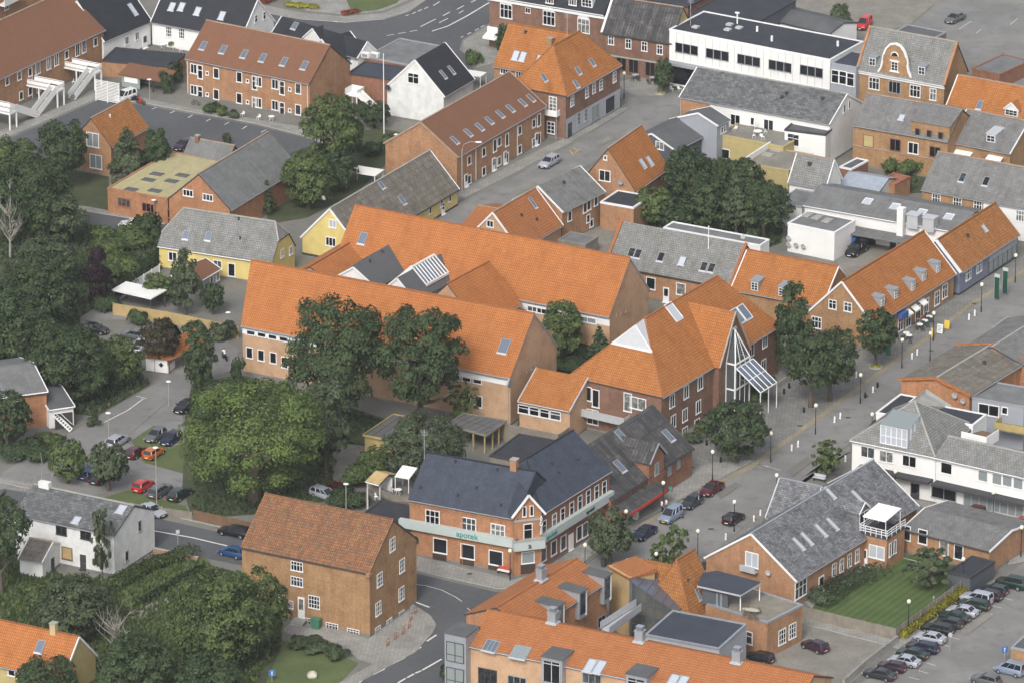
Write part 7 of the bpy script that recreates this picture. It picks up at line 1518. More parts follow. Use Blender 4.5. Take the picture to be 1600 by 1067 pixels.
for i, (px, py, hh, rr, kd, mt, lb) in enumerate([
    (1075, 318, 9.5, 4.2, 'round', 'leaf_dark', 'dark tree at the back left of the dense tree group, behind the small orange house'), (1022, 352, 6.4, 3.6, 'round', 'leaf_mid', 'lighter low tree at the left front of the dense tree group'), (1108, 365, 9, 4.4, 'round', 'leaf_dark', 'dark tree in the front middle of the dense tree group'),
    (1150, 378, 11.5, 3.6, 'cone', 'leaf_grey', 'pale feathery birch in the middle of the dense tree group'), (1192, 372, 9.5, 4.6, 'round', 'leaf_dark', 'dark tree at the right end of the dense tree group'), (1160, 320, 7.5, 4, 'round', 'leaf_dark', 'dark tree behind the pale feathery birch'), (1060, 365, 6, 3.2, 'round', 'leaf_dark', 'low dark tree behind the grey slate ridge')]):
    T(px, py, hh, rr, kd, mt, lb, 30 + i, 'garden_tree', 'trees behind the grey slate house')
for i, (px, py, hh, rr, kd, mt, lb) in enumerate([
    (520, 284, 14.5, 5.2, 'round', 'leaf_mid', 'bushy tree with yellowish tips in front of the brick terrace end'), (545, 268, 9, 3, 'round', 'leaf_dark', 'dark tree beside the white staircase of the terrace end'), (482, 326, 9.5, 4.6, 'round', 'leaf_mid', 'rounded green tree right of the grey workshop roof'),
    (417, 335, 5.5, 1.7, 'cone', 'leaf_dark', 'small dark fir below the grey workshop roof'), (530, 300, 7, 3.2, 'round', 'leaf_dark', 'dark tree behind the satellite dish of the mossy roof'), (200, 292, 10.5, 3.6, 'cone', 'leaf_grey', 'feathery pale green tree against the small orange gable roof'), (245, 285, 9, 3, 'tall', 'leaf_dark', 'dark tree right of the feathery pale one by the small orange roof'),
    (101, 296, 12, 4.4, 'round', 'leaf_dark', 'dark tree left of the small orange gable house'), (48, 380, 14, 7.6, 'round', 'leaf_dark', 'large dark tree at the left edge above the bare tree'), (88, 385, 9, 5, 'round', 'leaf_grey', 'grey-green tree below the large dark tree at the left edge'),
    (20, 300, 9, 5, 'round', 'leaf_mid', 'tree at the left edge just below the yard road'), (72, 512, 11.5, 6, 'round', 'leaf_dark', 'wide dark tree left of the purple-leaved tree'), (30, 590, 13, 6.2, 'round', 'leaf_dark', 'dark tree at the left edge above the orange brick house'),
    (105, 632, 12, 6.6, 'round', 'leaf_dark', 'wide dark tree above the white garage'), (183, 607, 8, 4.2, 'round', 'leaf_mid', 'brighter green tree beside the orange-roofed shelter'), (152, 482, 9.5, 2.5, 'tall', 'leaf_purple', 'narrow purple-leaved tree left of the flat white carport'),
    (70, 450, 8, 5.5, 'round', 'leaf_grey', 'spreading grey-green tree above the wide dark tree'), (14, 520, 8, 4.6, 'round', 'leaf_dark', 'dark tree at the left edge beside the dark roof'), (12, 700, 9, 3.6, 'round', 'leaf_dark', 'dark tree in front of the orange brick house at the left edge'),
    (290, 492, 10, 2.9, 'tall', 'leaf_grey', 'thin-crowned tree in front of the pale yellow house'), (333, 492, 5, 2.0, 'round', 'leaf_dark', 'small round tree on the terrace of the pale yellow house'), (250, 580, 8.5, 3.1, 'round', 'leaf_red', 'reddish-dark tree left of the orange-roofed shelter'),
    (312, 614, 10.6, 2.8, 'tall', 'leaf_dark', 'upright dark tree right of the orange-roofed shelter'), (106, 755, 7, 3.1, 'round', 'leaf_mid', 'small round tree left of the pair by the low grey fence'), (170, 766, 7.4, 3.0, 'round', 'leaf_grey', 'small round tree right of the pair by the low grey fence'),
    (340, 1046, 14, 7.4, 'round', 'leaf_mid', 'very large green tree left of the rust-orange brick house'), (395, 1015, 11.5, 5, 'round', 'leaf_mid', 'green tree touching the corner of the rust-orange brick house'), (118, 1000, 9, 5.6, 'round', 'leaf_grey', 'wide grey-green tree above the orange roof in the lower left corner'),
    (2, 930, 14.5, 4.4, 'round', 'leaf_dark', 'tall dark tree at the left edge beside the neglected white house'), (70, 965, 5.5, 3.4, 'round', 'leaf_mid', 'light green low tree in front of the small white outbuilding'), (160, 908, 10.5, 1.7, 'loose', 'leaf_grey', 'thin ivy-clad tree in front of the neglected white house'),
    (215, 1095, 9, 5.4, 'round', 'leaf_dark', 'dark tree at the bottom edge left of the very large green tree'), (75, 1100, 6.6, 4.4, 'round', 'leaf_dark', 'dark tree in front of the orange roof at the bottom edge'), (330, 1110, 8, 5, 'round', 'leaf_dark', 'dark tree at the bottom edge below the very large green tree'),
    (1313, 68, 7, 2.7, 'tall', 'leaf_grey', 'feathery grey-green tree beside the red van at the top'), (703, 158, 4, 2.6, 'round', 'leaf_dark', 'dark bushy tree in front of the white gabled house roof'), (787, 88, 5.5, 1.8, 'tall', 'leaf_dark', 'small dark tree at the upper road corner'),
    (740, 100, 3, 1.6, 'shrub', 'leaf_mid', 'green shrub on the upper road corner'), (585, 200, 4.5, 2.8, 'round', 'leaf_dark', 'dark round shrub tree under the white staircase'), (570, 180, 3, 2, 'shrub', 'leaf_dark', 'dark shrub beside the low brick annex'),
    (250, 470, 4.4, 3.0, 'round', 'leaf_mid', 'small green tree on the garden plot below the hedge') ]):
    T(px, py, hh, rr, kd, mt, lb, 50 + i % 14, 'garden_tree' if i not in (3,) else 'fir_tree', 'garden and parking trees')
for i, (px, py, hh, rr, mt, lb) in enumerate([
    (195, 385, 3.5, 4.5, 'leaf_mid', 'light green shrub on the garden plot by the side street'), (165, 400, 3, 4, 'leaf_mid', 'shrub in the middle of the garden plot'), (230, 375, 4.4, 2.6, 'leaf_dark', 'dark shrub at the upper end of the long hedge'), (185, 430, 4.2, 4.8, 'leaf_mid', 'large shrub beside the purple-leaved tree'),
    (215, 505, 2.2, 2.0, 'leaf_dark', 'dark shrub at the left end of the tan board fence'), (165, 486, 2.6, 2.4, 'leaf_dark', 'dark shrub left of the tan board fence'), (258, 518, 2, 1.6, 'leaf_dark', 'dark shrub in the middle of the tan board fence'), (300, 524, 2.2, 2.0, 'leaf_dark', 'dark shrub on the right half of the tan board fence'), (350, 532, 2.8, 2.4, 'leaf_grey', 'grey-green shrub at the right end of the tan board fence'),
    (45, 712, 2.2, 4.2, 'leaf_dark', 'low hedge-like shrub below the orange brick house'), (75, 692, 1.8, 2.6, 'leaf_mid', 'low shrub below the white garage steps'), (148, 665, 1.6, 1.3, 'leaf_dark', 'small shrub beside the white garage'), (345, 622, 2.4, 3.6, 'leaf_grey', 'low grey-green shrubs left of the pale brick block'), (318, 650, 1.8, 3, 'leaf_dark', 'dark low shrub behind the black saloon'),
    (372, 600, 4.2, 1.1, 'leaf_dark', 'ivy bush at the left corner of the pale brick block'), (560, 755, 3.2, 4.0, 'leaf_mid', 'green shrubs below the slim grey-green tree'), (545, 790, 2.4, 3.4, 'leaf_dark', 'dark shrubs beside the parked silver estate car'), (500, 1018, 1.4, 2.6, 'leaf_grey', 'low flower shrub on the corner lawn'), (527, 1027, 1.8, 2.0, 'leaf_dark', 'dark shrub at the corner of the lawn and paving'),
    (480, 1010, 1.6, 2.6, 'leaf_dark', 'dark shrub row at the top of the corner lawn'), (700, 1063, 2.4, 1.5, 'leaf_dark', 'small dark shrub by the zinc bay tower'), (1416, 300, 2.6, 1.6, 'leaf_dark', 'round dark bush beside the rusty shed'), (1420, 274, 3, 2.7, 'leaf_mid', 'round green bush in front of the arched brick house'), (1395, 268, 2.4, 2, 'leaf_mid', 'green bush left of the round one by the arched brick house'),
    (615, 225, 1.6, 2.6, 'leaf_mid', 'low hedge shrub below the white gable'), (580, 245, 2.4, 2.6, 'leaf_dark', 'dark round shrub on the small planted island'), (345, 182, 1.8, 1.6, 'leaf_mid', 'small shrub at the wall of the brick terrace'), (365, 186, 1.6, 1.2, 'leaf_grey', 'second shrub at the wall of the brick terrace'), (330, 176, 1.6, 2, 'leaf_dark', 'dark hedge at the corner of the brick terrace'),
    (262, 145, 3.6, 1.8, 'leaf_dark', 'dark bush between shelter and brick terrace'), (268, 128, 3.2, 2.2, 'leaf_dark', 'dark bush behind the small shelter'), (275, 75, 2.2, 1.8, 'leaf_mid', 'potted greenery in the white courtyard'), (215, 75, 2.4, 1.4, 'leaf_dark', 'dark bush at the door of the white courtyard'), (1185, 625, 1.3, 1.8, 'leaf_mid', 'low hedge shrub at the right end of the glazed corner block'),
    (1160, 640, 1.3, 1.8, 'leaf_mid', 'low hedge shrub right of the glass entrance bay'), (1085, 690, 1.6, 1.9, 'leaf_grey', 'low shrub at the corner of the corrugated-roofed house'), (1100, 676, 1.6, 1.9, 'leaf_mid', 'low shrub along the wall of the glazed corner block'), (1030, 935, 1.6, 1.2, 'leaf_mid', 'small bush by the golden-orange roof ridge'), (820, 668, 1.6, 1.1, 'leaf_dark', 'dark climbing bush below the strip window link'),
    (958, 500, 2, 1.5, 'leaf_dark', 'small bush at the foot of the tall gable wall'), (900, 555, 1.6, 2.6, 'leaf_dark', 'clipped hedge in the inner courtyard'), (888, 575, 1.5, 3, 'leaf_dark', 'long clipped hedge by the orange link roof'), (15, 395, 2, 2.5, 'leaf_dark', 'low bush beneath the bare tree'), (968, 815, 2, 1.4, 'leaf_mid', 'climbing bush at the end of the pharmacy wing'), (355, 225, 1.9, .8, 'leaf_dark', 'small dark conifer bush behind the low grey outbuilding')]):
    T(px, py, hh, rr, 'shrub', mt, lb, 80 + i % 7, 'shrub', 'shrubs')
def hedge(pts, hgt, wd, mat, label, n_per=170, name='hedge', jit=.2):
    ps = [P(x, y) for x, y in pts]; o0 = ps[0].copy(); V_ = []; g = np.random.default_rng(len(label)); lb = []
    for i in range(len(ps) - 1):
        L_ = (ps[i + 1] - ps[i]).length; n = max(2, int(L_ / .8))
        for k in range(n): q = ps[i].lerp(ps[i + 1], (k + .5) / n) - o0; s = wd * .5 * g.uniform(.85, 1.15); lb.append(((q.x, q.y, hgt * .5), (max(s, .5), max(s, .5), hgt * .56 * g.uniform(1 - jit, 1 + jit))))
    v = leaves(n_per * len(lb), lb, .24, 3, 1.2, 0, .2); o = bpy.data.objects.new(name, leafmesh(name, v, mat)); COL.objects.link(o); o.location = (o0.x, o0.y, 0); return tag(o, label, 'hedge')
hedge([(168, 478), (200, 455), (262, 400)], 2.4, 2.4, 'leaf_dark', 'long dark clipped hedge climbing towards the pale yellow house'); hedge([(178, 920), (235, 890), (300, 868)], 1.7, 3.2, 'leaf_mid', 'wide clipped hedge running from the lower road towards the big trees')
hedge([(215, 948), (262, 920), (318, 890)], 1.0, 1.1, 'leaf_dark', 'narrow reddish-green hedge parallel to the wide clipped hedge')
hedge([(1285, 945), (1310, 925), (1345, 908), (1375, 900)], 2.0, 4.6, 'leaf_grey', 'wide rounded hedge on the small lawn'); hedge([(1268, 935), (1290, 950)], 1.8, 2.5, 'leaf_grey', 'bluish low bush at the end of the wide rounded hedge')
hedge([(1410, 998), (1440, 975), (1480, 945), (1512, 922), (1538, 905)], 1.1, 1.5, 'leaf_yellow', 'yellow-leaved hedge between the board fence and the parked cars', 150)
hedge([(1110, 660), (1160, 628), (1208, 596)], 1.0, 1.2, 'leaf_mid', 'low hedge along the foot of the glazed corner block')
hedge([(408, 8), (430, -2)], .8, 2.4, 'flowers_red', 'bed of red flowers at the top edge', name='flower_bed'); hedge([(448, 10), (495, 14)], .7, 2.0, 'leaf_yellow', 'yellow and green flower bed beside the curved pavement at the top', name='flower_bed'); hedge([(535, 24), (560, 20)], .6, 1.6, 'flowers_red', 'pink flower bed on the corner lawn at the top', name='flower_bed')
for px, py, hh, rr, lb, bk in ((57, 842, 9, 3.4, 'leafless tree in front of the neglected white house', 'bark_pale'), (16, 405, 10, 3.6, 'pale leafless tree at the left edge', 'bark_pale'), (178, 1035, 7, 3.6, 'pale bare-branched bush beside the orange roof in the lower left', 'bark_pale')):
    q = P(px, py); e = empty('bare_tree', Vector((q.x, q.y, 0)), px, lb, 'bare tree'); link('trunk', trunk_mesh('bare', px, bk), e, scale=(rr, rr, hh / 1.3))
    v = leaves(250, lobes_of('loose', px), .05, px); link('crown', leafmesh('crown', v, 'leaf_grey'), e, scale=(rr, rr, hh / 1.9))
def scatter(name, pxs, n, mat, label, hgt=.25, kind='stuff'):
    ps = outline(pxs, 0); g = np.random.default_rng(n); xs = [p.x for p in ps]; ys = [p.y for p in ps]; pl = [(p.x, p.y) for p in ps]
    def inside(x, y):
        c = False; j = len(pl) - 1
        for i in range(len(pl)):
            if (pl[i][1] > y) != (pl[j][1] > y) and x < (pl[j][0] - pl[i][0]) * (y - pl[i][1]) / (pl[j][1] - pl[i][1]) + pl[i][0]: c = not c
            j = i
        return c
    V_ = []
    while len(V_) < n:
        x, y = g.uniform(min(xs), max(xs)), g.uniform(min(ys), max(ys))
        if inside(x, y): V_.append((x, y))
    P_ = np.array([(x, y, .08) for x, y in V_]); a = g.random(n) * 6.283; w = .12 + g.random(n) * .15; hh = hgt * (.4 + g.random(n)); ax = np.stack([np.cos(a) * w, np.sin(a) * w, 0 * a], 1); up = np.stack([g.normal(size=n) * .1, g.normal(size=n) * .1, hh], 1)
    v = np.stack([P_ - ax, P_ + ax, P_ + ax * .5 + up, P_ - ax * .5 + up], 1).reshape(-1, 3); o = bpy.data.objects.new(name, leafmesh(name, v, mat)); COL.objects.link(o); tag(o, label, 'undergrowth', None, 'stuff')
scatter('undergrowth', [(0, 850), (100, 900), (175, 905), (240, 870), (320, 880), (440, 960), (440, 1010), (400, 1067), (0, 1067)], 9000, 'leaf_mid', 'rough undergrowth beneath the trees in the lower left', .5)
scatter('undergrowth', [(0, 320), (110, 345), (262, 385), (255, 420), (150, 480), (120, 500), (235, 600), (150, 650), (80, 640), (0, 700)], 11000, 'leaf_grey', 'rough undergrowth beneath the trees at the left edge', .5)
scatter('undergrowth', [(300, 600), (440, 600), (600, 660), (520, 700), (520, 780), (430, 800), (300, 810)], 5000, 'leaf_dark', 'rough undergrowth beneath the large trees in the middle', .35)
scatter('undergrowth', [(1000, 360), (1010, 280), (1060, 240), (1150, 250), (1230, 290), (1220, 380), (1180, 395)], 5000, 'leaf_dark', 'rough undergrowth beneath the dense tree group', .4)
# -- street furniture
def lamp(px, py, label, h=4.3, z=.02):
    q = P(px, py); e = empty('street_lamp', Vector((q.x, q.y, z)), 0, label, 'street lamp', 'globe street lamps'); b = MB(); b.tube([(0, 0, 0), (0, 0, .9), (0, 0, .95), (0, 0, h - .3)], [.09, .085, .055, .045], 8); b.build('pole', 'black_paint', e)
    b = MB(); b.lathe([(.02, h - .32), (.15, h - .28), (.24, h - .12), (.27, h + .02), (.22, h + .18), (.1, h + .28), (.01, h + .3)], n=14); b.build('globe', 'lamp_globe', e, smooth=True); b = MB(); b.lathe([(.14, h - .3), (.16, h - .26), (.05, h - .36)], n=10); b.build('collar', 'black_paint', e)
for px, py, lb in ((1113, 751, 'globe street lamp behind the parked dark red car'), (1036, 800, 'globe street lamp beside the two standing people'), (1147, 830, 'globe street lamp by the moving black hatchback'), (1090, 876, 'globe street lamp in front of the white verge of the slate house'), (1204, 722, 'globe street lamp on the paved band opposite the slate side roof'),
                   (1274, 678, 'globe street lamp in front of the tree pair on the square'), (1344, 630, 'globe street lamp right of the tree pair on the square'), (1409, 575, 'globe street lamp right of the street tree with planting ring'), (1458, 533, 'globe street lamp beside the yellow café sign'), (1533, 488, 'globe street lamp in front of the blue-grey shop'),
                   (1586, 442, 'globe street lamp at the far end of the blue-grey shop'), (1293, 735, 'globe street lamp behind the small young street tree'), (1213, 788, 'globe street lamp whose head shows above the slate side roof'), (914, 898, 'globe street lamp left of the pharmacy street tree'), (1025, 912, 'globe street lamp behind the ridge of the salmon wing'),
                   (797, 907, 'globe street lamp by the pharmacy corner bay'), (978, 845, 'globe street lamp right of the pharmacy street tree'), (1419, 987, 'globe street lamp in the yellow-leaved hedge'), (1504, 920, 'globe street lamp by the black garden hut'), (1398, 782, 'globe street lamp in front of the white shop building, left one'),
                   (1551, 815, 'globe street lamp in front of the white shop building, right one'), (1595, 870, 'globe street lamp by the brick outbuilding corner'), (1453, 565, 'globe street lamp near the orange edge of the mossy roof'), (1362, 692, 'globe street lamp next to the white building with hipped roof'), (975, 155, 'globe street lamp in front of the café at the top')):
    lamp(px, py, lb)
for px, py, hh, lb in ((264, 634, 3.6, 'grey parking lamp by the black saloon'), (170, 692, 4.4, 'grey parking lamp beside the white lane line'), (245, 792, 8.6, 'tall grey lamp in front of the bright orange car'), (541, 806, 4.6, 'grey lamp between the silver estate car and the deck'), (241, 349, 3.6, 'grey lamp at the side street in front of the workshop'),
                       (234, 159, 3.6, 'grey lamp by the bicycle shelter'), (357, 522, 3.2, 'grey lamp by the tan board fence end'), (619, 240, 3.0, 'low lamp on the small planted island')):
    q = P(px, py); e = empty('parking_lamp', Vector((q.x, q.y, .02)), px % 3, lb, 'lamp post', 'grey lamp posts'); b = MB(); b.tube([(0, 0, 0), (0, 0, hh)], [.07, .05], 8); b.build('pole', 'concrete', e); b = MB(); b.lathe([(.03, hh), (.34, hh + .05), (.38, hh + .12), (.2, hh + .2), (.01, hh + .24)], n=12); b.build('lamp_head', 'plastic_white', e)
q = P(722, 305); e = empty('road_lamp', Vector((q.x, q.y, .12)), 0, 'tall road lamp with long curved arm in front of the street terrace', 'street lamp'); b = MB(); b.tube([(0, 0, 0), (0, 0, 7.2), (.3, 0, 8.1), (1.2, -.2, 8.6), (2.2, -.3, 8.6)], [.1, .07, .06, .05, .05], 8); b.build('pole', 'concrete', e); b = MB(); b.box(2.1, 3.0, -.5, -.15, 8.52, 8.68); b.build('lamp_head', 'trim_white', e)
for px, py, hh, lb, zz in ((600, 210, 13.2, 'tall white flagpole beside the white gable', 0), (1106, 470, 11.5, 'white flagpole rising behind the glazed corner block', 0)):
    q = P(px, py); e = empty('flagpole', Vector((q.x, q.y, zz)), 0, lb, 'flagpole'); b = MB(); b.tube([(0, 0, 0), (0, 0, hh)], [.11, .06], 8); b.build('pole', 'trim_white', e); b = MB(); b.lathe([(.01, hh), (.1, hh + .06), (.1, hh + .14), (.01, hh + .2)], n=8); b.build('finial', 'plastic_white', e)
def bollard(px, py, mat, label, hh=.95, r=.13):
    q = P(px, py); e = empty('bollard', Vector((q.x, q.y, .02)), 0, label, 'bollard', 'white bollards' if mat == 'plastic_white' else 'black bollards'); b = MB(); b.lathe([(r * 1.1, 0), (r * 1.1, .06), (r, .08), (r, hh - .12), (r * .7, hh - .02), (.01, hh)], n=10); b.build('post', mat, e); b = MB(); b.lathe([(r * 1.6, 0), (r * 1.6, .04), (.01, .04)], n=10); b.build('foot', 'concrete', e)
for (px, py), lb in zip([(1237, 704), (1247, 698), (1304, 660), (1313, 654), (1364, 613), (1425, 561), (1433, 555), (1514, 500), (1523, 494), (1321, 721), (1178, 815), (1188, 806), (1134, 843), (1338, 590)],
                        ['left white bollard of the pair on the street opposite the small young tree', 'right white bollard of the pair on the street opposite the small young tree', 'left white bollard of the pair below the square lamp', 'right white bollard of the pair below the square lamp', 'white bollard between two black bollards on the street', 'left white bollard of the pair below the café tree', 'right white bollard of the pair below the café tree',
                         'left white bollard of the pair in front of the blue-grey shop', 'right white bollard of the pair in front of the blue-grey shop', 'single white bollard beside the white shop building', 'lower white bollard right of the moving black hatchback', 'upper white bollard right of the moving black hatchback', 'white bollard above the verge of the slate house', 'small white bollard under the right tree of the square pair']): bollard(px, py, 'plastic_white', lb)
for (px, py), lb in zip([(1352, 622), (1371, 606), (1225, 616), (1233, 607), (1256, 645), (1104, 696), (1126, 723)],
                        ['lower black bollard beside the white one on the street', 'upper black bollard beside the white one on the street', 'left black bollard at the corner block hedge end', 'right black bollard at the corner block hedge end', 'squat black bollard left of the tree pair', 'black bollard on the paving under the broad street tree, upper', 'black bollard on the paving under the broad street tree, lower']): bollard(px, py, 'black_paint', lb, .9, .16)
# planter ring, boulder, bins, bench, signs
q = P(1368, 574); e = empty('planter_ring', Vector((q.x, q.y, 0)), 0, 'low green planting ring around the café street tree', 'planter'); b = MB(); b.lathe([(.95, 0), (.95, .25), (.8, .25), (.8, 0)], n=16); b.build('rim', 'kerb', e); link('planting', leafmesh('planting', leaves(500, [((0, 0, .2), (.8, .8, .25))], .2, 4), 'leaf_yellow'), e)
q = P(1032, 147); e = empty('planter_ring', Vector((q.x, q.y, 0)), 0, 'yellow-green planting ring around the small tree by the upper café', 'planter'); b = MB(); b.lathe([(.8, 0), (.8, .25), (.65, .25), (.65, 0)], n=16); b.build('rim', 'kerb', e); link('planting', leafmesh('planting', leaves(300, [((0, 0, .2), (.65, .65, .25))], .2, 4), 'leaf_yellow'), e)
bm = bmesh.new(); bmesh.ops.create_icosphere(bm, subdivisions=3, radius=.75)
for v in bm.verts: v.co *= 1 + .12 * math.sin(v.co.x * 5 + 1) * math.cos(v.co.y * 4); v.co.z *= .7
me = bpy.data.meshes.new('boulder'); bm.to_mesh(me); bm.free(); me.materials.append(M['stone']); q = P(488, 1058); tag(link('boulder', me, None, (q.x, q.y, .35)), 'pale rounded boulder on the corner lawn', 'boulder')
def binn(px, py, mat, label, w=.6, hh=1.2, d=.7, name='waste_bin'):
    q = P(px, py); e = empty(name, Vector((q.x, q.y, .02)), R(-25), label, 'bin'); b = MB(); b.face([(-w * .42, -d * .42, .08), (w * .42, -d * .42, .08), (w / 2, -d / 2, hh), (-w / 2, -d / 2, hh)]); b.face([(w * .42, -d * .42, .08), (w * .42, d * .42, .08), (w / 2, d / 2, hh), (w / 2, -d / 2, hh)]); b.face([(w * .42, d * .42, .08), (-w * .42, d * .42, .08), (-w / 2, d / 2, hh), (w / 2, d / 2, hh)]); b.face([(-w * .42, d * .42, .08), (-w * .42, -d * .42, .08), (-w / 2, -d / 2, hh), (-w / 2, d / 2, hh)]); b.face([(-w * .42, d * .42, .08), (w * .42, d * .42, .08), (w * .42, -d * .42, .08), (-w * .42, -d * .42, .08)]); b.build('body', mat, e)
    b = MB(); b.box(-w / 2 - .03, w / 2 + .03, -d / 2 - .03, d / 2 + .03, hh, hh + .1); b.build('lid', mat, e)
binn(494, 981, 'plastic_green', 'green recycling bin at the wall of the rust-orange brick house', 1.2, 1.3, .9); binn(1388, 555, 'plastic_green', 'green litter bin beside the café street tree', .6, 1.1, .6); binn(1101, 889, 'trim_dark', 'black litter bin by the white verge of the slate house', .6, 1.0, .6); binn(943, 885, 'trim_dark', 'dark litter bin under the pharmacy street tree', .6, 1.0, .6)
binn(1327, 388, 'blue_tarp', 'blue container in the white walled yard', 2.6, 2.0, 1.8, 'container')
def bench(px, py, ang, label, m1='plastic_white', m2='red_paint'):
    q = P(px, py); e = empty('bench', Vector((q.x, q.y, .12)), ang, label, 'bench'); b = MB(); b.box(-.9, .9, -.25, .25, .42, .5); b.build('seat', m1, e); b = MB(); b.box(-.9, .9, .22, .28, .55, .95); b.build('backrest', m2, e)
    for X in (-.8, .8): b = MB(); b.box(X - .05, X + .05, -.22, .22, 0, .42); b.bar((X, .2, .4), (X, .26, .9), .06); b.build('leg', 'trim_dark', e)
bench(787, 897, R(-28), 'red and white bench below the last pharmacy shop window'); bench(1280, 752, R(-28), 'pale bench-like rack under the small young street tree', 'metal_light', 'metal_light')
def board(px, py, mat, label, w=.7, hh=1.1, ang=R(-25), z=.02, fm='trim_grey', name='pavement_sign', lines=None):
    q = P(px, py); e = empty(name, Vector((q.x, q.y, z)), ang, label, 'sign'); b = MB()
    for sg in (-1, 1): b.face([(-w / 2, sg * .3, .1), (w / 2, sg * .3, .1), (w / 2, sg * .04, hh), (-w / 2, sg * .04, hh)][::-sg or 1])
    b.build('panel', mat, e); b = MB()
    for sg in (-1, 1):
        for X in (-w / 2, w / 2): b.bar((X, sg * .32, 0), (X, 0, hh + .03), .05)
    b.build('sign_frame', fm, e)
    if lines:
        b = MB()
        for i in range(lines): zz = .35 + i * (hh - .45) / lines; y = -.3 + .26 * (zz - .1) / (hh - .1) - .02; b.box(-w * .35, w * .35 * (1 - (i % 2) * .25), y - .01, y, zz, zz + .06)
        b.build('printed_lines', 'teal', e)
board(994, 811, 'plastic_white', 'white board on the pavement below the red shop canopy', .8, 1.2, lines=4, fm='wood_light'); board(1469, 521, 'plastic_white', 'white board with lines of text beside the café street lamp', .9, 1.4, lines=5); board(1480, 514, 'yellow_paint', 'orange-yellow board right of the white board at the café', .8, 1.3); board(1457, 527, 'yellow_paint', 'narrow yellow board behind the café lamp post', .4, 1.4); board(1047, 768, 'teal', 'small teal board on the pavement beside the brick wall of the corrugated house', .5, .8)
def banner(px, py, label, hh=4.2, mat='green_dark', w=.75):
    q = P(px, py); e = empty('banner_post', Vector((q.x, q.y, .02)), R(-30), label, 'banner', 'green banners'); b = MB(); b.tube([(0, 0, 0), (0, 0, hh)], .05, 6); b.build('pole', 'trim_grey', e); b = MB(); b.box(.06, w, -.02, .02, .4, hh - .5); b.build('banner', mat, e); b = MB(); b.box(.02, w + .1, -.05, .05, hh - .5, hh); b.build('top_panel', 'fascia_mint', e)
banner(1553, 470, 'left dark green banner in front of the blue-grey shop'); banner(1566, 462, 'right dark green banner in front of the blue-grey shop', 4.4)
def post_sign(px, py, hh, label, kind='round', mat='metal_light', w=.6):
    q = P(px, py); e = empty('road_sign', Vector((q.x, q.y, .02)), R(10), label, 'road sign'); b = MB(); b.tube([(0, 0, 0), (0, 0, hh)], .045, 6); b.build('pole', 'concrete', e); b = MB()
    if kind == 'round': b.lathe([(.01, -.02), (w / 2, -.02), (w / 2, .02), (.01, .02)], n=16); o = b.build('sign_plate', mat, e, Vector((0, -.06, hh - w / 2))); o.rotation_euler = (R(90), 0, 0)
    else:
        b.box(-w / 2, w / 2, -.08, -.04, hh - w * 1.1, hh); o = b.build('sign_plate', mat, e); b = MB(); b.box(-.05, .05, -.1, -.08, hh - w * .9, hh - .3); b.face([(-.14, -.1, hh - .34), (.14, -.1, hh - .34), (0, -.1, hh - .12)]); b.build('sign_arrow', 'plastic_white', o)
post_sign(1484, 1019, 2.8, 'back of a round sign on a grey post among the parked row'); post_sign(1569, 1036, 2.4, 'blue square sign with white arrow beside the kiosk', 'square', 'blue_paint', .8); post_sign(1458, 955, 2.2, 'grey post sign at the board fence beside the yellow hedge', 'round', 'concrete', .3); post_sign(278, 853, 2.4, 'grey sign seen from behind beside the lower road', 'square', 'metal_light', .5)
post_sign(641, 917, 2.0, 'small road sign at the corner of the rust-orange brick house', 'round', 'plastic_white', .5); post_sign(425, 1064, 1.6, 'blue sign at the bottom edge beside the lawn', 'square', 'blue_paint', .8)
# bicycle stands by the brick house
for i, (px, py) in enumerate([(606, 1008), (618, 998), (630, 990), (640, 980), (642, 968), (649, 959)]):
    q = P(px, py); e = empty('bicycle_stand', Vector((q.x, q.y, .02)), R(60), ['rust-red stand, lowest of the curved row at the brick house corner', 'rust-red stand, second lowest of the curved row', 'rust-red stand, third from the bottom of the curved row', 'rust-red stand, third from the top of the curved row', 'rust-red stand, second from the top of the curved row', 'rust-red stand, topmost of the curved row'][i], 'stand', 'rust-red stands on the corner paving')
    b = MB(); b.box(-.35, .35, -.12, .12, 0, .05); b.box(-.3, .3, -.02, .02, .35, .42); b.build('base', 'rust', e); b = MB(); b.bar((-.3, 0, .05), (-.3, 0, .95), .06); b.bar((.3, 0, .05), (.3, 0, .95), .06); b.bar((-.3, 0, .95), (.3, 0, .95), .06); b.build('hoop', 'rust', e)
# awning or aerials
for px, py, z, hh, lb in ((663, 714, 12.2, 4.0, 'tall thin aerial at the left end of the pharmacy roof'), (886, 62, 12.2, 4.5, 'aerial with white disc on the ridge of the orange corner house'), (1079, 34, 10, 4, 'thin mast at the yellow gable')):
    q = P(px, py, z); e = empty('aerial', q, 0, lb, 'aerial'); b = MB(); b.tube([(0, 0, -1), (0, 0, hh)], .04, 5); b.build('mast', 'metal_light', e); b = MB()
    for i in range(4): b.bar((-.5, 0, hh - .2 - i * .2), (.5, 0, hh - .2 - i * .2), .025)
    b.build('antenna', 'metal_light', e)
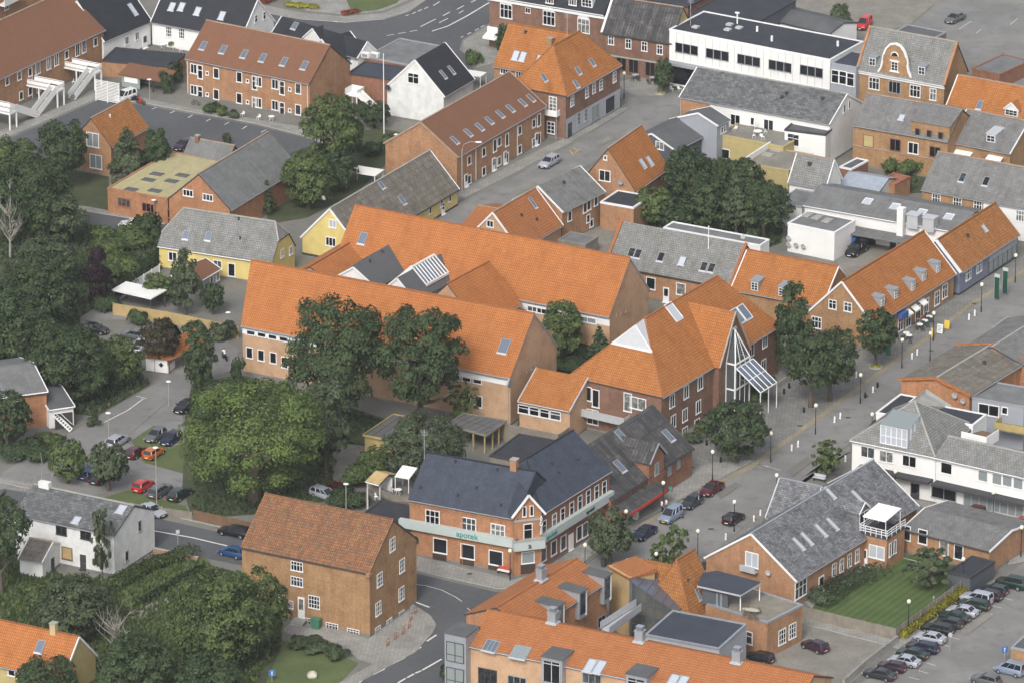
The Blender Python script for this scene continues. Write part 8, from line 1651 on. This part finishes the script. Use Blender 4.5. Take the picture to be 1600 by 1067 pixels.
# tables, chairs, parasols
def table(px, py, z, label, r=.45, mat='plastic_white', leg='trim_dark', rect=None, group=None):
    q = P(px, py, z); e = empty('table', Vector((q.x, q.y, z)), R(-20), label, 'table', group); b = MB()
    if rect: b.prism([(rect[0] * math.cos(t) * (1 if abs(math.cos(t)) < .9 else 1), rect[1] * math.sin(t)) for t in [2 * math.pi * i / 16 for i in range(16)]], .7, .75)
    else: b.lathe([(.01, .7), (r, .7), (r, .75), (.01, .75)], n=16)
    b.build('tabletop', mat, e)
    for a in range(4): t = math.pi / 4 + a * math.pi / 2; rr = r * .8 if not rect else min(rect) * .8; b = MB(); b.bar((rr * math.cos(t), rr * math.sin(t), 0), (rr * .3 * math.cos(t), rr * .3 * math.sin(t), .7), .04); b.build('leg', leg, e)
def chair(px, py, z, ang, label, mat='plastic_white', group=None):
    q = P(px, py, z); e = empty('chair', Vector((q.x, q.y, z)), ang, label, 'chair', group); b = MB(); b.box(-.22, .22, -.22, .22, .42, .46); b.build('seat', mat, e); b = MB(); b.bar((0, .22, .45), (0, .3, .9), .44, .04, up=(1, 0, 0)); b.build('backrest', mat, e)
    for X in (-.2, .2):
        for Y in (-.2, .2): b = MB(); b.box(X - .02, X + .02, Y - .02, Y + .02, 0, .42); b.build('leg', mat, e)
cafe_t = [(1437, 514, 'lower'), (1445, 508, 'middle'), (1452, 502, 'upper')]
for i, (px, py, w_) in enumerate(cafe_t):
    table(px, py, .02, 'white round café table, %s of the three beneath the awnings' % w_, .5, group='café tables')
    for k, (dx, dy) in enumerate(((-5, 2), (5, 4), (-2, -5), (3, -4))): chair(px + dx, py + dy, .02, k * 1.5, 'dark chair %s the %s white café table beneath the awnings' % (['left of', 'right of', 'behind', 'on the wall side of'][k], w_), 'trim_dark', 'café chairs')
table(1420, 531, .02, 'white round table beside the café street lamp, left of the main café tables', .5, group='café tables'); table(1416, 527, .02, 'white table hidden behind the lone table at the café street lamp', .5, group='café tables')
chair(1412, 533, .02, 2, 'dark chair left of the lone table by the café street lamp', 'trim_dark', 'café chairs'); chair(1422, 537, .02, 0, 'dark chair in front of the lone table by the café street lamp', 'trim_dark', 'café chairs')
for px, py, lb in ((993, 124, 'round table with dark parasol base in front of the upper café, left'), (1020, 128, 'round table in front of the upper café, right')): table(px, py, .12, lb, .6, 'metal_light', group='upper café tables')
for i, (px, py) in enumerate([(988, 127), (998, 127), (1014, 132), (1027, 130)]): chair(px, py, .12, i, ['dark chair left of the left upper café table', 'dark chair right of the left upper café table', 'dark chair left of the right upper café table', 'dark chair right of the right upper café table'][i], 'trim_dark', 'upper café chairs')
table(1056, 140, .02, 'white table under the edge of the long white office', .5, 'plastic_white'); chair(1050, 143, .02, 1, 'white chair left of the table by the long white office'); chair(1062, 143, .02, 2, 'white chair right of the table by the long white office')
tz = 3.83
table(1184, 212, tz, 'white garden table on the ochre roof terrace', .7, 'plastic_white', 'plastic_white')
for i, (px, py) in enumerate([(1178, 216), (1192, 218), (1196, 210), (1148, 205)]): chair(px, py, tz, i * 1.4, ['white chair in front of the ochre terrace table', 'white chair right of the ochre terrace table', 'white chair behind the ochre terrace table', 'lone white chair at the left of the ochre roof terrace'][i], group='white terrace chairs')
q = P(1179, 205, tz); e = empty('parasol', Vector((q.x, q.y, tz)), 0, 'folded white parasol on the ochre roof terrace', 'parasol'); b = MB(); b.tube([(0, 0, 0), (0, 0, 2.6)], .03, 6); b.build('pole', 'trim_white', e); b = MB(); b.tube([(0, 0, .9), (0, 0, 1.6), (0, 0, 2.5)], [.2, .16, .05], 8); b.build('canopy', 'plastic_white', e)
table(1173, 960, 5.05, 'oval pale table on the grey roof deck beneath the black canopy', 1.2, 'stone', 'wood_brown', rect=(1.2, .5))
for i, (px, py) in enumerate([(1163, 963), (1172, 967), (1182, 969), (1186, 957), (1166, 954)]): chair(px, py, 5.05, i, ['dark wicker chair left of the oval table', 'dark wicker chair in front of the oval table, left', 'dark wicker chair in front of the oval table, right', 'dark wicker chair right of the oval table', 'dark wicker chair behind the oval table'][i], 'wood_brown', 'wicker chairs on the roof deck')
table(622, 772, 3.4, 'white round table on the raised wooden deck', .5, 'plastic_white', 'plastic_white'); chair(588, 780, 3.4, .5, 'white plastic chair at the railing of the raised wooden deck', group='white deck chairs'); chair(613, 768, 3.4, 2.5, 'tilted white chair beside the round table on the raised wooden deck', group='white deck chairs')
for px, py, lb in ((424, 189, 'white garden table outside the right end of the brick terrace'), (255, 76, 'white garden table in the white courtyard')): table(px, py, .12, lb, .5, 'plastic_white', 'plastic_white')
for px, py, lb in ((283, 82, 'white chair in the white courtyard, right one'), (272, 78, 'white chair in the white courtyard, left one'), (404, 187, 'white chair by the brick terrace wall'), (379, 182, 'white seat by the brick terrace shrubs'), (115, 132, 'white chair beneath the middle outdoor staircase')): chair(px, py, .12, px % 5, lb, group='white garden chairs')
# playground swing-like frame behind the big orange roof is not visible; white framed pergola
e = empty('pergola', P(572, 290), R(-25), 'white pergola frame behind the mossy roof', 'pergola'); b = MB(); b.box(-2.4, 2.4, -1.6, 1.6, 2.3, 2.42); b.build('roof', 'plastic_white', e); b = MB()
for X, Y in ((-2.2, -1.4), (2.2, -1.4), (2.2, 1.4), (-2.2, 1.4)): b.box(X - .06, X + .06, Y - .06, Y + .06, 0, 2.3)
b.build('post', 'trim_white', e)
e = empty('canopy', P(742, 137), R(-25), 'small flat white canopy between the white gabled house and the street terrace', 'canopy'); b = MB(); b.box(-1.6, 1.6, -1.2, 1.2, 2.3, 2.42); b.build('roof', 'plastic_white', e); b = MB()
for X, Y in ((-1.5, -1.1), (1.5, -1.1), (1.5, 1.1), (-1.5, 1.1)): b.box(X - .05, X + .05, Y - .05, Y + .05, 0, 2.3)
b.build('post', 'trim_white', e)
q = P(927, 892, 6.8); q2 = P(982, 877, 7.6); e = empty('balloon_lamp', Vector((q2.x, q2.y, 0)), 0, 'big white dome on the golden-orange roof ridge', 'dome'); b = MB(); b.lathe([(.62, 7.1), (.6, 7.5), (.42, 7.9), (.01, 8.1)], n=16); b.build('dome', 'plastic_white', e, smooth=True); b = MB(); b.tube([(0, 0, 6.2), (0, 0, 7.3)], .08); b.build('stem', 'trim_grey', e)
# white staircase at the terrace end
e = empty('outdoor_staircase', P(558, 178), R(60), 'white outdoor staircase at the right end of the brick terrace with six skylights', 'staircase', 'white staircases of the apartment house'); b = MB(); b.box(0, 2.2, 0, 2.2, 2.7, 2.9); b.build('platform', 'trim_white', e); b = MB()
for a_, c_ in (((0, 0), (2.2, 0)), ((2.2, 0), (2.2, 2.2)), ((0, 2.2), (2.2, 2.2))): b.bar((a_[0], a_[1], 3.4), (c_[0], c_[1], 3.4), .06, .95)
b.build('railing', 'plastic_white', e); b = MB()
for X, Y in ((.1, .1), (2.1, .1), (2.1, 2.1), (.1, 2.1)): b.box(X - .08, X + .08, Y - .08, Y + .08, 0, 2.7)
b.build('post', 'trim_white', e); b = MB()
for i in range(12): t = (i + .5) / 12; b.box(.2, 1.2, -3.8 * t - .14, -3.8 * t + .14, 2.9 * (1 - t) - .04, 2.9 * (1 - t))
b.build('step', 'trim_grey', e); b = MB()
for X in (.15, 1.25): b.bar((X, 0, 3.3), (X, -3.8, .5), .06, .9)
b.build('stringer', 'plastic_white', e)
e = empty('outdoor_staircase', P(84, 673), R(75), 'small white outdoor steps between the orange brick house and the white garage', 'staircase', 'white staircases of the apartment house'); b = MB()
for i in range(8): t = (i + .5) / 8; b.box(0, 1, -2.4 * t - .14, -2.4 * t + .14, 2.2 * (1 - t) - .04, 2.2 * (1 - t))
b.build('step', 'plastic_white', e); b = MB()
for X in (0, 1): b.bar((X, 0, 2.3), (X, -2.4, .2), .05, .2); b.bar((X, 0, 3.0), (X, -2.4, .9), .05, .06)
b.build('stringer', 'plastic_white', e)
e = empty('awning', P(634, 800), R(-25), 'small white lean-to awning at the left end of the pharmacy', 'awning'); b = MB(); b.face([(-1.1, -1.2, 5.5), (1.1, -1.2, 5.5), (1.1, 1.4, 6.2), (-1.1, 1.4, 6.2)]); b.face([(-1.1, 1.4, 6.12), (1.1, 1.4, 6.12), (1.1, -1.2, 5.42), (-1.1, -1.2, 5.42)]); b.build('roof', 'plastic_white', e); b = MB()
for X, Y in ((-1, -1.1), (1, -1.1), (-1, 1.2)): b.box(X - .05, X + .05, Y - .05, Y + .05, 3.4, 5.5)
b.build('post', 'trim_white', e)
# -- people
def person(px, py, z, ang, label, pose='stand', top='cloth_white', legs='cloth_dark', hair='hair_brown', parent_bike=False):
    """one continuous skinned body with five-fingered hands; clothes and hair as children"""
    q = P(px, py, z); V = Vector; pts = {}; E = []
    bend = {'stand': 0, 'ride': 1, 'sit': 2}[pose]
    hip = V((0, 0, .95)) if bend == 0 else V((-.15, 0, .95)) if bend == 1 else V((0, 0, .52)); lean = 0 if bend != 1 else .32
    def add(k, v, r, par=None): pts[k] = (v, r); (E.append((par, k)) if par else None)
    add('pel', hip, .13); add('waist', hip + V((lean * .4, 0, .2)), .115, 'pel'); add('chest', hip + V((lean * .9, 0, .42)), .135, 'waist'); add('neck', hip + V((lean * 1.1, 0, .56)), .055, 'chest'); add('chin', hip + V((lean * 1.15 + .02, 0, .64)), .07, 'neck'); add('head', hip + V((lean * 1.15 + .01, 0, .74)), .095, 'chin'); add('nose', hip + V((lean * 1.15 + .11, 0, .71)), .018, 'head')
    for s in (-1, 1):
        a = 'l' if s < 0 else 'r'; sh = hip + V((lean, s * .19, .49)); add(a + 'sh', sh, .06, 'chest'); add(a + 'ear', hip + V((lean * 1.15, s * .1, .73)), .016, 'head')
        if bend == 0: el, wr = sh + V((.02, s * .07, -.29)), sh + V((.1, s * .05, -.53))
        elif bend == 1: el, wr = sh + V((.2, s * .05, -.2)), sh + V((.42, 0, -.26))
        else: el, wr = sh + V((.05, s * .06, -.27)), sh + V((.28, s * -.02, -.3))
        add(a + 'el', el, .042, a + 'sh'); add(a + 'wr', wr, .028, a + 'el'); d = (wr - el).normalized(); add(a + 'palm', wr + d * .07, .034, a + 'wr')
        for f, (off, ln) in enumerate(((-.03, .075), (-.01, .085), (.01, .08), (.03, .065))):
            b0 = wr + d * .11 + V((off, 0, 0)) if bend == 0 else wr + d * .11 + V((0, off, 0)); add(a + 'f%d' % f, b0, .011, a + 'palm'); add(a + 'g%d' % f, b0 + d * ln + V((.012, 0, -.012)), .008, a + 'f%d' % f)
        add(a + 'th', wr + d * .06 + V((.05, 0, .0)), .012, a + 'palm'); add(a + 'tt', wr + d * .1 + V((.065, 0, -.01)), .009, a + 'th')
        hp = hip + V((0, s * .09, -.06))
        if bend == 0: kn, an = V((.03 * s, s * .1, .5)), V((.05 * s - .02, s * .11, .08))
        elif bend == 1: kn, an = hip + V((.38, s * .1, -.15 - .12 * s)), hip + V((.25, s * .1, -.55 - .15 * s))
        else: kn, an = hip + V((.42, s * .11, 0)), hip + V((.44, s * .11, -.44))
        add(a + 'hp', hp, .085, 'pel'); add(a + 'kn', kn, .055, a + 'hp'); add(a + 'an', an, .038, a + 'kn'); add(a + 'toe', an + V((.15, 0, -.04)), .035, a + 'an')
    ks = list(pts); me = bpy.data.meshes.new('body'); me.from_pydata([pts[k][0] for k in ks], [(ks.index(a), ks.index(b)) for a, b in E], [])
    o = bpy.data.objects.new('person_tmp', me); COL.objects.link(o); md = o.modifiers.new('skin', 'SKIN'); sv = me.skin_vertices[0].data
    for i, k in enumerate(ks): sv[i].radius = (pts[k][1],) * 2; sv[i].use_root = (k == 'pel')
    o.modifiers.new('sub', 'SUBSURF').levels = 1; bpy.context.view_layer.update(); dg = bpy.context.evaluated_depsgraph_get(); bm_ = bpy.data.meshes.new_from_object(o.evaluated_get(dg)); bpy.data.objects.remove(o)
    bm_.materials.clear(); bm_.materials.append(M['skin']); bm_.polygons.foreach_set('use_smooth', [True] * len(bm_.polygons))
    b = tag(link('person', bm_, None, (q.x, q.y, z), (0, 0, ang)), label, 'person')
    def cover(name, keys, mat, grow):
        c = MB()
        for a_, k_ in E:
            if (a_ in keys and k_ in keys): c.tube([pts[a_][0], pts[k_][0]], [pts[a_][1] * 1.05 + grow, pts[k_][1] * 1.05 + grow], 10)
        c.build(name, mat, b, smooth=True)
    cover('shirt', ['waist', 'chest', 'lsh', 'rsh', 'lel', 'rel', 'pel'], top, .02); cover('trousers', ['pel', 'lhp', 'rhp', 'lkn', 'rkn', 'lan', 'ran'], legs, .018); cover('shoe', ['lan', 'ltoe'], 'trim_dark', .015); cover('shoe', ['ran', 'rtoe'], 'trim_dark', .015)
    hd = pts['head'][0]; c = MB(); c.lathe([(.085, -.02), (.112, .03), (.1, .09), (.05, .13), (.01, .135)], c=(hd.x - .015, hd.y, hd.z - .01), n=12); c.build('hair', hair, b, smooth=True)
    c = MB()
    for s in (-1, 1): c.box(hd.x + .085, hd.x + .1, s * .035 - .012, s * .035 + .012, hd.z - .002, hd.z + .014)
    c.build('eyes', 'trim_dark', b); c = MB(); c.box(hd.x + .085, hd.x + .098, -.025, .025, hd.z - .075, hd.z - .063); c.build('mouth', 'cloth_red', b)
    return b
person(1034, 799, .12, R(20), 'person in pale top and dark trousers, left of the two standing by the street lamp', top='cloth_white'); person(1041, 797, .12, R(200), 'person in white shirt and dark trousers, right of the two standing by the street lamp', top='cloth_white', hair='cloth_dark')
e = cycle(351, 562, R(115), 'black scooter-like bicycle ridden by the person in white shirt', True, 'paint_black', 'moped', 'moped'); person(351, 562, .12, R(115), 'person in white shirt riding the dark moped left of the pale brick block', 'ride', 'cloth_white')
for px, py, an, tp, lb in ((1440, 505, R(-40), 'cloth_red', 'seated café guest in dark red top at the middle table'), (1446, 499, R(-40), 'cloth_dark', 'seated café guest in dark top at the upper table'), (1433, 510, R(-40), 'cloth_dark', 'seated café guest in dark top at the lower table')): person(px, py, .0, an, lb, 'sit', tp)
# -- thin haze between the aircraft and the town
bm = bmesh.new(); bmesh.ops.create_cube(bm, size=1)
for v in bm.verts: v.co = Vector((v.co.x * 1780, v.co.y * 2980 + 430, v.co.z * 346 + 172))
me = bpy.data.meshes.new('haze'); bm.to_mesh(me); bm.free(); m = bpy.data.materials.new('haze'); m.use_nodes = True; t = m.node_tree; t.nodes.remove(t.nodes['Principled BSDF'])
vo = t.nodes.new('ShaderNodeVolumePrincipled'); vo.inputs['Color'].default_value = (.9, .94, 1, 1); vo.inputs['Density'].default_value = .00006; vo.inputs['Anisotropy'].default_value = .2; t.links.new(vo.outputs[0], t.nodes['Material Output'].inputs['Volume'])
me.materials.append(m); o = bpy.data.objects.new('haze', me); COL.objects.link(o); tag(o, 'thin pale haze over the town', 'haze', None, 'stuff')
